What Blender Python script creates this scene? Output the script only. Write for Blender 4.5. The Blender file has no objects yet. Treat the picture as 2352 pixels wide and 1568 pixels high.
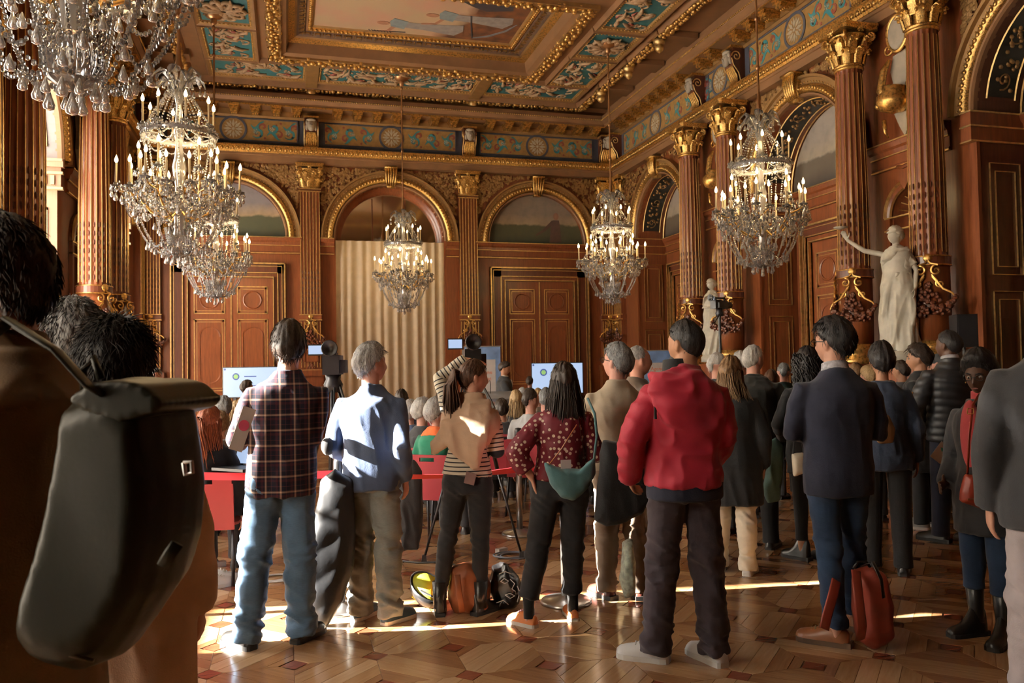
import bpy, bmesh, math, random
import numpy as np
from mathutils import Vector, Matrix, Euler, noise as mnoise
random.seed(7); RNG = np.random.default_rng(7)
SC = bpy.context.scene; COL = SC.collection
PI = math.pi
# ------------------------------------------------------------------ camera
CAM_H = 1.56; FPX = 1867.0
YAW, PITCH, ROLL = math.radians(15.55), math.radians(1.78), math.radians(.95)
fw = Vector((math.sin(YAW)*math.cos(PITCH), math.cos(YAW)*math.cos(PITCH), math.sin(PITCH)))
rt = Vector((math.cos(YAW), -math.sin(YAW), 0)); dn = fw.cross(rt)
rr = rt*math.cos(ROLL) + dn*math.sin(ROLL); dd = dn*math.cos(ROLL) - rt*math.sin(ROLL)
cd = bpy.data.cameras.new('camera'); cam = bpy.data.objects.new('camera', cd); COL.objects.link(cam)
Mc = Matrix((rr, -dd, -fw)).transposed().to_4x4(); Mc.translation = (0, 0, CAM_H)
cam.matrix_world = Mc
cd.sensor_width = 36; cd.lens = FPX/2352*36; cd.clip_start = .05; cd.clip_end = 200
cd.dof.use_dof = True; cd.dof.focus_distance = 4.7; cd.dof.aperture_fstop = 6.3
SC.camera = cam
def ray(x, y):
    return rr*((x-1176)/FPX) + dd*((y-784)/FPX) + fw
def at_depth(x, y, d):            # world point seen at a photo pixel, d metres along the view axis
    return Vector((0, 0, CAM_H)) + ray(x, y)*d
def on_z(x, y, z=0.):
    r = ray(x, y); return Vector((0, 0, CAM_H)) + r*((z-CAM_H)/r.z)
# ------------------------------------------------------------------ world, sun, exposure
W = bpy.data.worlds.new('sky'); SC.world = W; W.use_nodes = True
bg = W.node_tree.nodes['Background']
sky = W.node_tree.nodes.new('ShaderNodeTexSky'); sky.sky_type = 'NISHITA'; sky.sun_disc = False
sky.sun_elevation = math.radians(27); sky.sun_rotation = math.radians(-95)
W.node_tree.links.new(sky.outputs[0], bg.inputs[0]); bg.inputs[1].default_value = 1.5
SUN_EL = 22.5; SUN_DIR = Vector((1, -.17, 0)).normalized()*math.cos(math.radians(SUN_EL)) + Vector((0, 0, -math.sin(math.radians(SUN_EL))))
sd = bpy.data.lights.new('sun', 'SUN'); sd.energy = 120; sd.angle = math.radians(.7); sd.color = (1, .93, .82)
so = bpy.data.objects.new('sun', sd); COL.objects.link(so); so.location = (-12, 6, 9)
so.rotation_euler = SUN_DIR.to_track_quat('-Z', 'Y').to_euler()
SC.view_settings.view_transform = 'Standard'; SC.view_settings.look = 'None'
SC.view_settings.gamma = 1; SC.view_settings.use_curve_mapping = False
SC.view_settings.exposure = 0.15
cy = SC.cycles
cy.max_bounces = 6; cy.diffuse_bounces = 3; cy.glossy_bounces = 3; cy.transmission_bounces = 5; cy.use_adaptive_sampling = True; cy.adaptive_threshold = .05; cy.transparent_max_bounces = 12
cy.caustics_reflective = False; cy.caustics_refractive = False; cy.sample_clamp_indirect = 4; cy.use_denoising = True
# ------------------------------------------------------------------ materials
MATS = {}
def srgb(r, g, b):
    f = lambda c: c/12.92 if c <= .04045 else ((c+.055)/1.055)**2.4
    return (f(r/255), f(g/255), f(b/255), 1)
class NT:
    def __init__(s, name):
        s.m = bpy.data.materials.new(name); s.m.use_nodes = True; s.t = s.m.node_tree; s.n = s.t.nodes; s.p = s.n['Principled BSDF']
        MATS[name] = s.m
    def node(s, ty, **k):
        n = s.n.new(ty)
        for a, v in k.items():
            if a.startswith('i_'):
                key = a[2:]; key = int(key) if key.isdigit() else key.replace('_', ' ')
                n.inputs[key].default_value = v
            else: setattr(n, a, v)
        return n
    def link(s, a, b): s.t.links.new(a, b)
    def co(s, scale=(1, 1, 1), kind='Object', rot=(0, 0, 0)):
        tc = s.node('ShaderNodeTexCoord'); mp = s.node('ShaderNodeMapping'); s.link(tc.outputs[kind], mp.inputs[0])
        mp.inputs['Scale'].default_value = scale; mp.inputs['Rotation'].default_value = rot
        return mp.outputs[0]
    def math(s, op, a, b=None, c=None):
        n = s.node('ShaderNodeMath', operation=op)
        for i, v in enumerate((a, b, c)):
            if v is None: continue
            if isinstance(v, (int, float)): n.inputs[i].default_value = v
            else: s.link(v, n.inputs[i])
        return n.outputs[0]
    def ramp(s, fac, stops, interp='LINEAR'):
        n = s.node('ShaderNodeValToRGB'); s.link(fac, n.inputs[0]); e = n.color_ramp.elements; n.color_ramp.interpolation = interp
        while len(e) < len(stops): e.new(.5)
        for el, (p, c) in zip(e, stops): el.position = p; el.color = c
        return n.outputs[0]
    def mix(s, fac, a, b, bt='MIX'):
        n = s.node('ShaderNodeMixRGB', blend_type=bt)
        for i, v in enumerate((fac, a, b)):
            if isinstance(v, (int, float)): n.inputs[i].default_value = v
            elif isinstance(v, tuple): n.inputs[i].default_value = v
            else: s.link(v, n.inputs[i])
        return n.outputs[0]
    def noise(s, vec, scale, detail=3, rough=.5):
        n = s.node('ShaderNodeTexNoise'); s.link(vec, n.inputs[0]); n.inputs['Scale'].default_value = scale
        n.inputs['Detail'].default_value = detail; n.inputs['Roughness'].default_value = rough
        return n.outputs[0]
    def bump(s, h, strength=.3, dist=.01):
        n = s.node('ShaderNodeBump'); s.link(h, n.inputs['Height']); n.inputs['Strength'].default_value = strength; n.inputs['Distance'].default_value = dist
        s.link(n.outputs[0], s.p.inputs['Normal'])
    def base(s, c):
        if isinstance(c, tuple): s.p.inputs['Base Color'].default_value = c
        else: s.link(c, s.p.inputs['Base Color'])
    def set(s, rough=None, metal=None, spec=None, sheen=None, trans=None, ior=None):
        for k, v in (('Roughness', rough), ('Metallic', metal), ('Specular IOR Level', spec), ('Sheen Weight', sheen), ('Transmission Weight', trans), ('IOR', ior)):
            if v is not None: s.p.inputs[k].default_value = v
def plain(name, c, rough=.6, metal=0, var=.12, scale=8, bump=0, bscale=60, spec=None, stretch=(1, 1, 1)):
    if name in MATS: return MATS[name]
    t = NT(name); v = t.co(stretch); n = t.noise(v, scale, 4)
    lo = tuple(max(0, x*(1-var*1.6)) for x in c[:3])+(1,); hi = tuple(min(1, x*(1+var*1.6)) for x in c[:3])+(1,)
    t.base(t.ramp(n, [(.3, lo), (.7, hi)])); t.set(rough, metal, spec)
    if bump: t.bump(t.noise(v, bscale, 3), bump, .004)
    return t.m
def cloth(name, c, rough=.85, var=.1, weave=.25, sheen=.15):
    if name in MATS: return MATS[name]
    t = NT(name); v = t.co(); n = t.noise(v, 5, 4)
    lo = tuple(x*(1-var*2) for x in c[:3])+(1,); hi = tuple(min(1, x*(1+var*2)) for x in c[:3])+(1,)
    t.base(t.ramp(n, [(.3, lo), (.7, hi)])); t.set(rough, 0, .25, sheen)
    t.bump(t.math('ADD', t.noise(v, 260, 2), t.math('MULTIPLY', t.noise(v, 22, 3), 2.2)), weave, .004)
    return t.m
def wood(name, c1, c2, scale=1., rough=.38, axis='z'):
    t = NT(name); st = {'z': (9, 9, .8), 'x': (.8, 9, 9), 'y': (9, .8, 9)}[axis]
    v = t.co(tuple(a*scale for a in st)); n = t.noise(v, 3, 5, .6); n2 = t.noise(t.co(), 1.3, 2)
    t.base(t.mix(t.math('MULTIPLY', n2, .35), t.ramp(n, [(.3, c1), (.72, c2)]), c1)); t.set(rough, 0, .45)
    t.bump(n, .08, .003); return t.m
MAHOG = wood('mahogany', (.115, .030, .010, 1), (.245, .074, .024, 1), 1., .30)
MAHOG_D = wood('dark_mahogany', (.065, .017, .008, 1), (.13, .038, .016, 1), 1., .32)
OAKP = wood('honey_wood', (.36, .155, .052, 1), (.52, .26, .10, 1))
BROWNC = plain('brown_paint', (.20, .098, .042, 1), .45, 0, .1, 3)
def gold_mat(name, c, rough, bscale, bstr, dark=.35):
    t = NT(name); v = t.co(); n = t.noise(v, bscale, 4); n2 = t.noise(v, 2.2, 3)
    t.base(t.mix(t.ramp(n, [(.32, (1, 1, 1, 1)), (.55, (0, 0, 0, 1))]), c, tuple(x*dark for x in c[:3])+(1,)))
    t.set(rough, .85); t.bump(n, bstr, .006); return t.m
GOLD = gold_mat('gilding', (.86, .53, .17, 1), .34, 30, .25)
GOLDR = gold_mat('carved_gilding', (.90, .57, .19, 1), .28, 55, .8, .25)
GOLDL = gold_mat('pale_gold_line', (.88, .62, .27, 1), .40, 14, .08, .7)
GOLDP = plain('ochre_gold_paint', (.30, .165, .058, 1), .45, .35, .12, 6)
BRONZE = plain('bronze_rod', (.36, .19, .085, 1), .35, .8, .1, 9)
STONEW = plain('painted_stone', (.46, .40, .32, 1), .6, 0, .12, 6, .2, 30)
MARBLE = plain('white_marble', (.72, .69, .60, 1), .45, 0, .12, 5, .15, 40)
CURT = None
# ------------------------------------------------------------------ mesh collector
class MB:
    def __init__(s): s.v = []; s.f = []
    def add(s, vs, fs, M=None):
        o = len(s.v)
        if M is not None: vs = [M @ Vector(p) for p in vs]
        s.v += [tuple(p) for p in vs]; s.f += [tuple(i+o for i in f) for f in fs]; return s
    def box(s, x0, x1, y0, y1, z0, z1, M=None):
        return s.add([(x0,y0,z0),(x1,y0,z0),(x1,y1,z0),(x0,y1,z0),(x0,y0,z1),(x1,y0,z1),(x1,y1,z1),(x0,y1,z1)],
                     [(0,3,2,1),(4,5,6,7),(0,1,5,4),(1,2,6,5),(2,3,7,6),(3,0,4,7)], M)
    def cbox(s, c, sx, sy, sz, M=None):
        return s.box(c[0]-sx/2, c[0]+sx/2, c[1]-sy/2, c[1]+sy/2, c[2]-sz/2, c[2]+sz/2, M)
    def frustum(s, c, a, b, h, M=None):   # box tapering a=(sx,sy) bottom to b top
        x, y, z = c
        return s.add([(x+i*a[0]/2, y+j*a[1]/2, z) for i, j in ((-1,-1),(1,-1),(1,1),(-1,1))]+[(x+i*b[0]/2, y+j*b[1]/2, z+h) for i, j in ((-1,-1),(1,-1),(1,1),(-1,1))],
                     [(0,3,2,1),(4,5,6,7),(0,1,5,4),(1,2,6,5),(2,3,7,6),(3,0,4,7)], M)
    def lathe(s, prof, n=16, M=None, a0=0, a1=2*PI, flute=0, nf=0):
        full = abs(a1-a0-2*PI) < 1e-6; m = n if full else n+1; vs = []; fs = []
        for r, z in prof:
            for i in range(m):
                a = a0+(a1-a0)*i/n; q = r*(1+flute*math.cos(a*nf)) if flute else r
                vs.append((q*math.cos(a), q*math.sin(a), z))
        for j in range(len(prof)-1):
            for i in range(n):
                k = (i+1) % m; fs.append((j*m+i, j*m+k, (j+1)*m+k, (j+1)*m+i))
        if full:
            if prof[0][0] > 1e-5: fs.append(tuple(range(m-1, -1, -1)))
            if prof[-1][0] > 1e-5: fs.append(tuple((len(prof)-1)*m+i for i in range(m)))
        return s.add(vs, fs, M)
    def tube(s, pts, rad, n=8, M=None, cap=True, up=None):
        pts = [Vector(p) for p in pts]; vs = []; fs = []
        if not isinstance(rad, (list, tuple)): rad = [rad]*len(pts)
        u = None
        for i, p in enumerate(pts):
            t = (pts[min(i+1, len(pts)-1)]-pts[max(i-1, 0)])
            t = t.normalized() if t.length > 1e-9 else Vector((0, 0, 1))
            if u is None:
                u = Vector(up) if up else (Vector((1, 0, 0)) if abs(t.x) < .8 else Vector((0, 1, 0)))
            u = (u - t*u.dot(t)).normalized(); w = t.cross(u)
            r = rad[i]; ra, rb = r if isinstance(r, tuple) else (r, r)
            for k in range(n):
                a = 2*PI*k/n; vs.append(p+u*(ra*math.cos(a))+w*(rb*math.sin(a)))
        for i in range(len(pts)-1):
            for k in range(n):
                l = (k+1) % n; fs.append((i*n+k, i*n+l, (i+1)*n+l, (i+1)*n+k))
        if cap: fs.append(tuple(range(n-1, -1, -1))); fs.append(tuple((len(pts)-1)*n+k for k in range(n)))
        return s.add(vs, fs, M)
    def ell(s, c, r, n=8, m=6, M=None):
        vs = [(c[0], c[1], c[2]-r[2])]; fs = []
        for j in range(1, m):
            ph = -PI/2+PI*j/m
            for i in range(n):
                a = 2*PI*i/n; vs.append((c[0]+r[0]*math.cos(ph)*math.cos(a), c[1]+r[1]*math.cos(ph)*math.sin(a), c[2]+r[2]*math.sin(ph)))
        vs.append((c[0], c[1], c[2]+r[2]))
        for i in range(n):
            fs.append((0, 1+(i+1) % n, 1+i)); fs.append((len(vs)-1, 1+(m-2)*n+i, 1+(m-2)*n+(i+1) % n))
        for j in range(m-2):
            for i in range(n):
                k = (i+1) % n; fs.append((1+j*n+i, 1+j*n+k, 1+(j+1)*n+k, 1+(j+1)*n+i))
        return s.add(vs, fs, M)
    def prism(s, poly, d0, d1, M=None, axis='y'):   # polygon in (x,z) pushed along y
        n = len(poly); mk = (lambda p, d: (p[0], d, p[1])) if axis == 'y' else (lambda p, d: (p[0], p[1], d)) if axis == 'z' else (lambda p, d: (d, p[0], p[1]))
        return s.add([mk(p, d0) for p in poly]+[mk(p, d1) for p in poly],
                     [tuple(range(n)), tuple(range(2*n-1, n-1, -1))]+[(i, i+n, (i+1) % n+n, (i+1) % n) for i in range(n)], M)
    def ribbon(s, pts, w, d0, d1, M=None):           # flat band in the (x,z) plane with width list
        n = len(pts); vs = []
        for i, (x, z) in enumerate(pts):
            a = pts[max(i-1, 0)]; b = pts[min(i+1, n-1)]; tx, tz = b[0]-a[0], b[1]-a[1]; L = math.hypot(tx, tz) or 1
            ww = (w[i] if isinstance(w, (list, tuple)) else w)/2
            for q in (1, -1): vs.append((x-tz/L*ww*q, d0, z+tx/L*ww*q))
        m = len(vs); vs += [(x, d1, z) for x, y, z in vs]; fs = []
        for i in range(n-1):
            a = 2*i; fs += [(a, a+1, a+3, a+2), (a+m, a+2+m, a+3+m, a+1+m), (a, a+2, a+2+m, a+m), (a+1, a+1+m, a+3+m, a+3)]
        return s.add(vs, fs, M)
    def sweep(s, prof, x0, x1, M=None):              # profile [(y,z)] run along x
        n = len(prof)
        return s.add([(x0, y, z) for y, z in prof]+[(x1, y, z) for y, z in prof],
                     [(i, i+1, i+1+n, i+n) for i in range(n-1)]+[tuple(range(n-1, -1, -1)), tuple(range(n, 2*n))], M)
    def arch(s, prof, uc, zs, n=32, a0=0., a1=PI, M=None):   # profile [(radius,y)] swept round an arch
        m = len(prof); vs = []; fs = []
        for i in range(n+1):
            a = a0+(a1-a0)*i/n
            for r, y in prof: vs.append((uc+r*math.cos(a), y, zs+r*math.sin(a)))
        for i in range(n):
            for j in range(m-1): fs.append((i*m+j, i*m+j+1, (i+1)*m+j+1, (i+1)*m+j))
        return s.add(vs, fs, M)
    def mesh(s, name, smooth=False):
        me = bpy.data.meshes.new(name); me.from_pydata(s.v, [], s.f); me.update()
        if smooth: me.shade_smooth()
        return me
    def build(s, name, mat, parent=None, smooth=False, **k):
        return obj(name, s.mesh(name, smooth), mat, parent, **k)
def obj(name, me, mat=None, parent=None, loc=None, rot=None, label=None, cat=None, group=None, kind=None):
    o = bpy.data.objects.new(name, me); COL.objects.link(o)
    if mat is not None and me is not None:
        if len(me.materials) == 0: me.materials.append(mat)
        elif me.materials[0] != mat: o.material_slots[0].link = 'OBJECT'; o.material_slots[0].material = mat
    if parent: o.parent = parent
    if loc is not None: o.location = loc
    if rot is not None: o.rotation_euler = rot
    tag(o, label, cat, group, kind); return o
def tag(o, label=None, cat=None, group=None, kind=None):
    for k, v in (('label', label), ('category', cat), ('group', group), ('kind', kind)):
        if v: o[k] = v
    return o
def thing(name, loc=(0, 0, 0), rz=0, label=None, cat=None, group=None, kind=None):
    o = bpy.data.objects.new(name, None); COL.objects.link(o); o.location = loc; o.rotation_euler = (0, 0, rz); o.empty_display_size = .1
    return tag(o, label, cat, group, kind)
def copy_tree(o, parent=None):
    c = o.copy(); COL.objects.link(c); c.parent = parent
    for ch in o.children: copy_tree(ch, c)
    return c
def smooth_angle(me, deg=35):
    me.shade_smooth()
    try: me.set_sharp_from_angle(angle=math.radians(deg))
    except Exception: pass
    return me
def T(x=0, y=0, z=0): return Matrix.Translation((x, y, z))
def RZ(a): return Matrix.Rotation(a, 4, 'Z')
def RX(a): return Matrix.Rotation(a, 4, 'X')
def RY(a): return Matrix.Rotation(a, 4, 'Y')
def S(x, y=None, z=None):
    y = x if y is None else y; z = x if z is None else z
    return Matrix.Diagonal((x, y, z, 1))
# ================================================================== ROOM
YF, XR, XL, YB = 19.5, 8.3, -3.15, -5.0
ZS, ZC = 4.65, 8.1
HALFP = PI/2
FRIEZE = plain('slate_frieze', (.050, .052, .072, 1), .55)
OCHRE = plain('ochre_panel', (.34, .19, .055, 1), .55, 0, .15, 12)
TEALP = plain('teal_paint', (.045, .22, .25, 1), .5); RUST = plain('rust_paint', (.22, .05, .03, 1), .5); CREAMP = plain('cream_paint', (.62, .56, .44, 1), .5)
GREYL = plain('grey_lilac_paint', (.21, .185, .185, 1), .6, 0, .05, 3)
PALEW = wood('pale_rose_wood', (.27, .14, .085, 1), (.35, .19, .12, 1), .7, .5)
CREAMG = plain('cream_gold', (.55, .44, .25, 1), .45, .2, .08, 5)
def wallroot(name, side):
    M = {'far': (0, YF, 0, 0), 'right': (XR, 0, 0, -HALFP), 'left': (XL, 0, 0, HALFP), 'back': (0, YB, 0, PI)}[side]
    return M
def wall_face(mb, u0, u1, z0, z1, ops, y=0., n=36):
    us = u0
    for uc, hw, zs, zb in sorted(ops):
        mb.add([(us, y, z0), (uc-hw, y, z0), (uc-hw, y, z1), (us, y, z1)], [(0, 1, 2, 3)])
        if zb > z0: mb.add([(uc-hw, y, z0), (uc+hw, y, z0), (uc+hw, y, zb), (uc-hw, y, zb)], [(0, 1, 2, 3)])
        p = [(uc-hw*math.cos(PI*i/n), zs+hw*math.sin(PI*i/n)) for i in range(n+1)]
        for a, b in zip(p, p[1:]): mb.add([(a[0], y, a[1]), (b[0], y, b[1]), (b[0], y, z1), (a[0], y, z1)], [(0, 1, 2, 3)])
        us = uc+hw
    mb.add([(us, y, z0), (u1, y, z0), (u1, y, z1), (us, y, z1)], [(0, 1, 2, 3)])
    return mb
def soffit(mb, uc, hw, zs, zb, y0, y1, n=32):      # jambs and barrel of an opening
    p = [(uc-hw, zb)]+[(uc-hw*math.cos(PI*i/n), zs+hw*math.sin(PI*i/n)) for i in range(n+1)]+[(uc+hw, zb)]
    for a, b in zip(p, p[1:]): mb.add([(a[0], y0, a[1]), (b[0], y0, b[1]), (b[0], y1, b[1]), (a[0], y1, a[1])], [(0, 1, 2, 3)])
    return mb
def rmould(mb, u0, u1, z0, z1, w=.03, h=.02, y=0.):   # raised rectangular moulding
    for a, b, c, d in ((u0, u1, z1-w, z1), (u0, u1, z0, z0+w), (u0, u0+w, z0, z1), (u1-w, u1, z0, z1)):
        mb.box(a, b, y-h, y+.004, c, d)
    return mb
def half_disc(r, n=36, zs=0): return [(r*math.cos(PI*i/n), zs+r*math.sin(PI*i/n)) for i in range(n+1)]
def spiral(cx, cz, r0, turns, hand=1, a0=0, n=28, shrink=.12):
    return [(cx+hand*r0*(1-(1-shrink)*i/n)*math.cos(a0+turns*2*PI*i/n), cz+r0*(1-(1-shrink)*i/n)*math.sin(a0+turns*2*PI*i/n)) for i in range(n+1)]
# ---- shared ornament meshes
def capital_mesh(flat=1.):
    mb = MB(); F = S(1, flat, 1)
    mb.lathe([(.185, 0), (.20, .03), (.19, .05), (.185, .2), (.20, .36), (.25, .46)], 20, F)
    for row, (n, z, r, h, off) in enumerate(((8, .04, .215, .20, 0), (8, .16, .235, .24, PI/8))):
        for i in range(n):
            a = off+2*PI*i/n; M = F @ RZ(a)
            mb.tube([(r-.02, 0, z), (r+.005, 0, z+h*.5), (r+.03, 0, z+h*.85), (r+.075, 0, z+h), (r+.095, 0, z+h*.86)],
                    [(.028, .058), (.024, .068), (.02, .06), (.02, .045), (.012, .02)], 7, M, up=(1, 0, 0))
            for q in (-1, 1): mb.ell((r+.05, q*.045, z+h*.8), (.026, .022, .03), 6, 4, M)
    for i in range(4):
        M = F @ RZ(PI/4+i*PI/2)
        pts = spiral(.30, .42, .062, 1.6, -1, PI*.5, 20); mb.tube([(.20, 0, .22), (.235, 0, .38)]+[(x, 0, z) for x, z in pts], [.02, .02]+[.021]*21, 6, M)
        for q in (-1, 1): mb.tube([(.22, q*.02, .25), (.25, q*.06, .40), (.235, q*.085, .43), (.22, q*.07, .41)], .014, 5, M)
    for i in range(4):
        M = F @ RZ(i*PI/2)
        mb.ell((.27, 0, .52), (.045, .05, .05), 8, 6, M)
        for k in range(6): mb.ell((.285, .05*math.cos(k*PI/3), .52+.05*math.sin(k*PI/3)), (.02, .022, .022), 6, 4, M)
    pl = []
    for i in range(4):                    # concave-sided abacus
        c = PI/4+i*PI/2; pl.append((.40*math.cos(c-.09), .40*math.sin(c-.09))); pl.append((.40*math.cos(c+.09), .40*math.sin(c+.09)))
        for k in (-.3, 0, .3): pl.append((.29*math.cos(c+PI/4+k)/math.cos(k)*(1+.0*k), .29*math.sin(c+PI/4+k)/math.cos(k)))
    mb.prism(pl, .50, .55, F, 'z'); mb.prism([(x*1.04, y*1.04) for x, y in pl], .55, .585, F, 'z')
    return smooth_angle(mb.mesh('capital'), 40)
CAPM = capital_mesh(); CAPF = capital_mesh(.42)
def garland_mesh():       # fruit swag with gilded ribbon, hung on a drum or pilaster (local -y is out)
    fr = MB(); rnd = random.Random(3)
    for i in range(80):
        t = rnd.uniform(-1, 1); z = -.52-.10*(1-t*t)+rnd.gauss(0, .035); x = t*.30
        fr.ell((x, -.03-rnd.uniform(0, .05), z), tuple(rnd.uniform(.022, .04) for _ in range(3)), 6, 4)
    for i in range(34):
        t = rnd.random(); x = rnd.gauss(0, .05+.02*t); fr.ell((x, -.03-rnd.uniform(0, .03), -.28-.28*t), (.03, .025, .03), 6, 4)
    gd = MB(); gd.lathe([(.045, 0), (.055, .015), (.045, .03), (.02, .035)], 14, T(0, -.01, .03) @ RX(HALFP))
    for q in (-1, 1):
        pts = spiral(q*.09, -.13, .07, 1.3, q, 1.2, 18); gd.tube([(0, -.03, 0), (q*.03, -.045, -.04)]+[(x, -.045, z) for x, z in pts], .013, 5)
        pts = spiral(q*.13, -.30, .05, 1.4, q, 2.2, 16); gd.tube([(q*.04, -.04, -.18)]+[(x, -.045, z) for x, z in pts], .012, 5)
        gd.tube([(q*.05, -.04, -.2), (q*.16, -.05, -.36), (q*.26, -.05, -.42), (q*.30, -.04, -.5)], [.02, .016, .014, .008], 5)
    pl = MB(); pl.box(-.14, .14, -.03, 0, -1.0, -.78); rmould(pl, -.16, .16, -1.02, -.76, .02, .05)
    for q in (-1, 1): pl.box(q*.17-.012, q*.17+.012, -.03, 0, -.97, -.81)
    for i in range(5): pl.tube([(0, -.03, -1.05), ((i-2)*.045, -.035, -1.16-(2-abs(i-2))*.04), ((i-2)*.03, -.03, -1.25-(2-abs(i-2))*.05)], .012, 5)
    return [smooth_angle(m.mesh(n), 50) for m, n in ((fr, 'fruit_garland'), (gd, 'gilded_scroll'), (pl, 'tablet'))]
GARL = garland_mesh()
def fluted_shaft(r0, r1, z0, z1, n=18):
    mb = MB(); m = n*6; vs = []
    for (r, z) in ((r0, z0), (r0, z0+.06), (r0*.985, z0+(z1-z0)*.4), (r1, z1-.06), (r1, z1)):
        fl = .0 if z in (z0, z1) else .07
        vs.append([(r*(1-fl*(.5-.5*math.cos(2*PI*(i % 6)/6)))*math.cos(2*PI*i/m), r*(1-fl*(.5-.5*math.cos(2*PI*(i % 6)/6)))*math.sin(2*PI*i/m), z) for i in range(m)])
    V = [p for ring in vs for p in ring]; fs = [(j*m+i, j*m+(i+1) % m, (j+1)*m+(i+1) % m, (j+1)*m+i) for j in range(4) for i in range(m)]
    mb.add(V, fs); g = MB(); hk = MB()
    for k in range(n):
        a = 2*PI*k/n
        g.tube([(r0*1.004*math.cos(a), r0*1.004*math.sin(a), z0+.05), (r0*.99*math.cos(a), r0*.99*math.sin(a), z0+(z1-z0)*.4), (r1*1.004*math.cos(a), r1*1.004*math.sin(a), z1-.06)], .0068, 5)
        for j in range(7):            # little husks in the lower flutes
            b = a+PI/n; z = z0+.12+j*.13; hk.ell((r0*.965*math.cos(b), r0*.965*math.sin(b), z), (.014, .014, .045), 5, 3)
    return smooth_angle(mb.mesh('shaft'), 40), smooth_angle(g.mesh('gilded_fillet'), 50), smooth_angle(hk.mesh('husk'), 50)
SHAFT = fluted_shaft(.215, .185, 2.86, 5.74)
def column(loc, rz, label, parts=True):
    t = thing('column', loc, rz, label, 'column', 'fluted mahogany columns')
    mb = MB(); mb.box(-.33, .33, -.33, .36, 0, .9); mb.box(-.30, .30, -.30, .36, .9, 1.42); mb.box(-.34, .34, -.34, .36, 1.42, 1.52); mb.build('pedestal', MAHOG, t)
    mb = MB(); mb.lathe([(.30, 1.52), (.31, 1.55), (.30, 1.6), (.26, 1.62), (.255, 1.68), (.275, 1.70), (.27, 1.75), (.24, 1.77), (.235, 1.8)], 28); o = mb.build('base_ring', GOLD, t, True)
    mb = MB(); mb.lathe([(.232, 1.8), (.235, 2.2), (.232, 2.74)], 32); mb.build('drum', MAHOG, t, True)
    mb = MB(); mb.lathe([(.232, 2.74), (.25, 2.75), (.25, 2.85), (.235, 2.86)], 32); mb.build('band', MAHOG_D, t)
    mb = MB(); mb.lathe([(.237, 2.735), (.258, 2.742), (.258, 2.752), (.24, 2.757)], 32); mb.lathe([(.24, 2.85), (.258, 2.856), (.25, 2.866)], 32); mb.lathe([(.19, 5.74), (.205, 5.755), (.205, 5.775), (.19, 5.79)], 32); mb.build('gilded_ring', GOLD, t, True)
    obj('shaft', SHAFT[0], MAHOG, t); obj('fluting', SHAFT[1], GOLDL, t, kind='stuff'); obj('husk', SHAFT[2], MAHOG_D, t, kind='stuff')
    obj('capital', CAPM, GOLDR, t, loc=(0, 0, 5.78))
    for k, da in enumerate((-.75, .75)):
        for m, mat in zip(GARL, (MAHOG_D, GOLD, MAHOG)):
            if m.name.startswith('tablet') and k == 1: continue
            obj(m.name.split('.')[0], m, mat, t, loc=(.22*math.sin(da), -.22*math.cos(da), 2.80), rot=(0, 0, da))
    return t
def pilaster(root, u, w=.45, out=.14, plain_low=False):
    p = MB(); p.box(u-w/2-.05, u+w/2+.05, -out-.05, 0, 0, 1.5); p.box(u-w/2-.08, u+w/2+.08, -out-.08, 0, 1.42, 1.56); p.box(u-w/2, u+w/2, -out, 0, 1.56, 5.8)
    p.box(u-w/2-.02, u+w/2+.02, -out-.025, 0, 2.72, 2.83)
    P = p.build('pilaster', MAHOG, root)
    g = MB(); hk = MB(); n = 7
    for i in range(n):
        x = u-w/2+.012+(w-.024)*i/(n-1)
        g.box(x-.009, x+.009, -out-.014, -out, 2.86, 5.70); g.box(x-.009, x+.009, -out-.014, -out, 1.62, 2.68)
    for z in (2.71, 2.83, 5.70, 5.76, 1.55, 1.42): g.box(u-w/2-.03, u+w/2+.03, -out-.05, -out+.02, z, z+.022)
    for i in range(n-1):
        x = u-w/2+.012+(w-.024)*(i+.5)/(n-1)
        for k in range(8): hk.ell((x, -out-.002, 2.98+k*.12), (.012, .010, .040), 5, 3)
    g.build('fluting', GOLDL, P, kind='stuff'); hk.build('husk', MAHOG_D, P, True, kind='stuff')
    obj('capital', CAPF, GOLDR, P, loc=(u, -out+.06, 5.79))
    for m, mat in zip(GARL, (MAHOG_D, GOLD, MAHOG)):
        obj(m.name.split('.')[0], m, mat, P, loc=(u, -out, 2.77))
    return P
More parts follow.
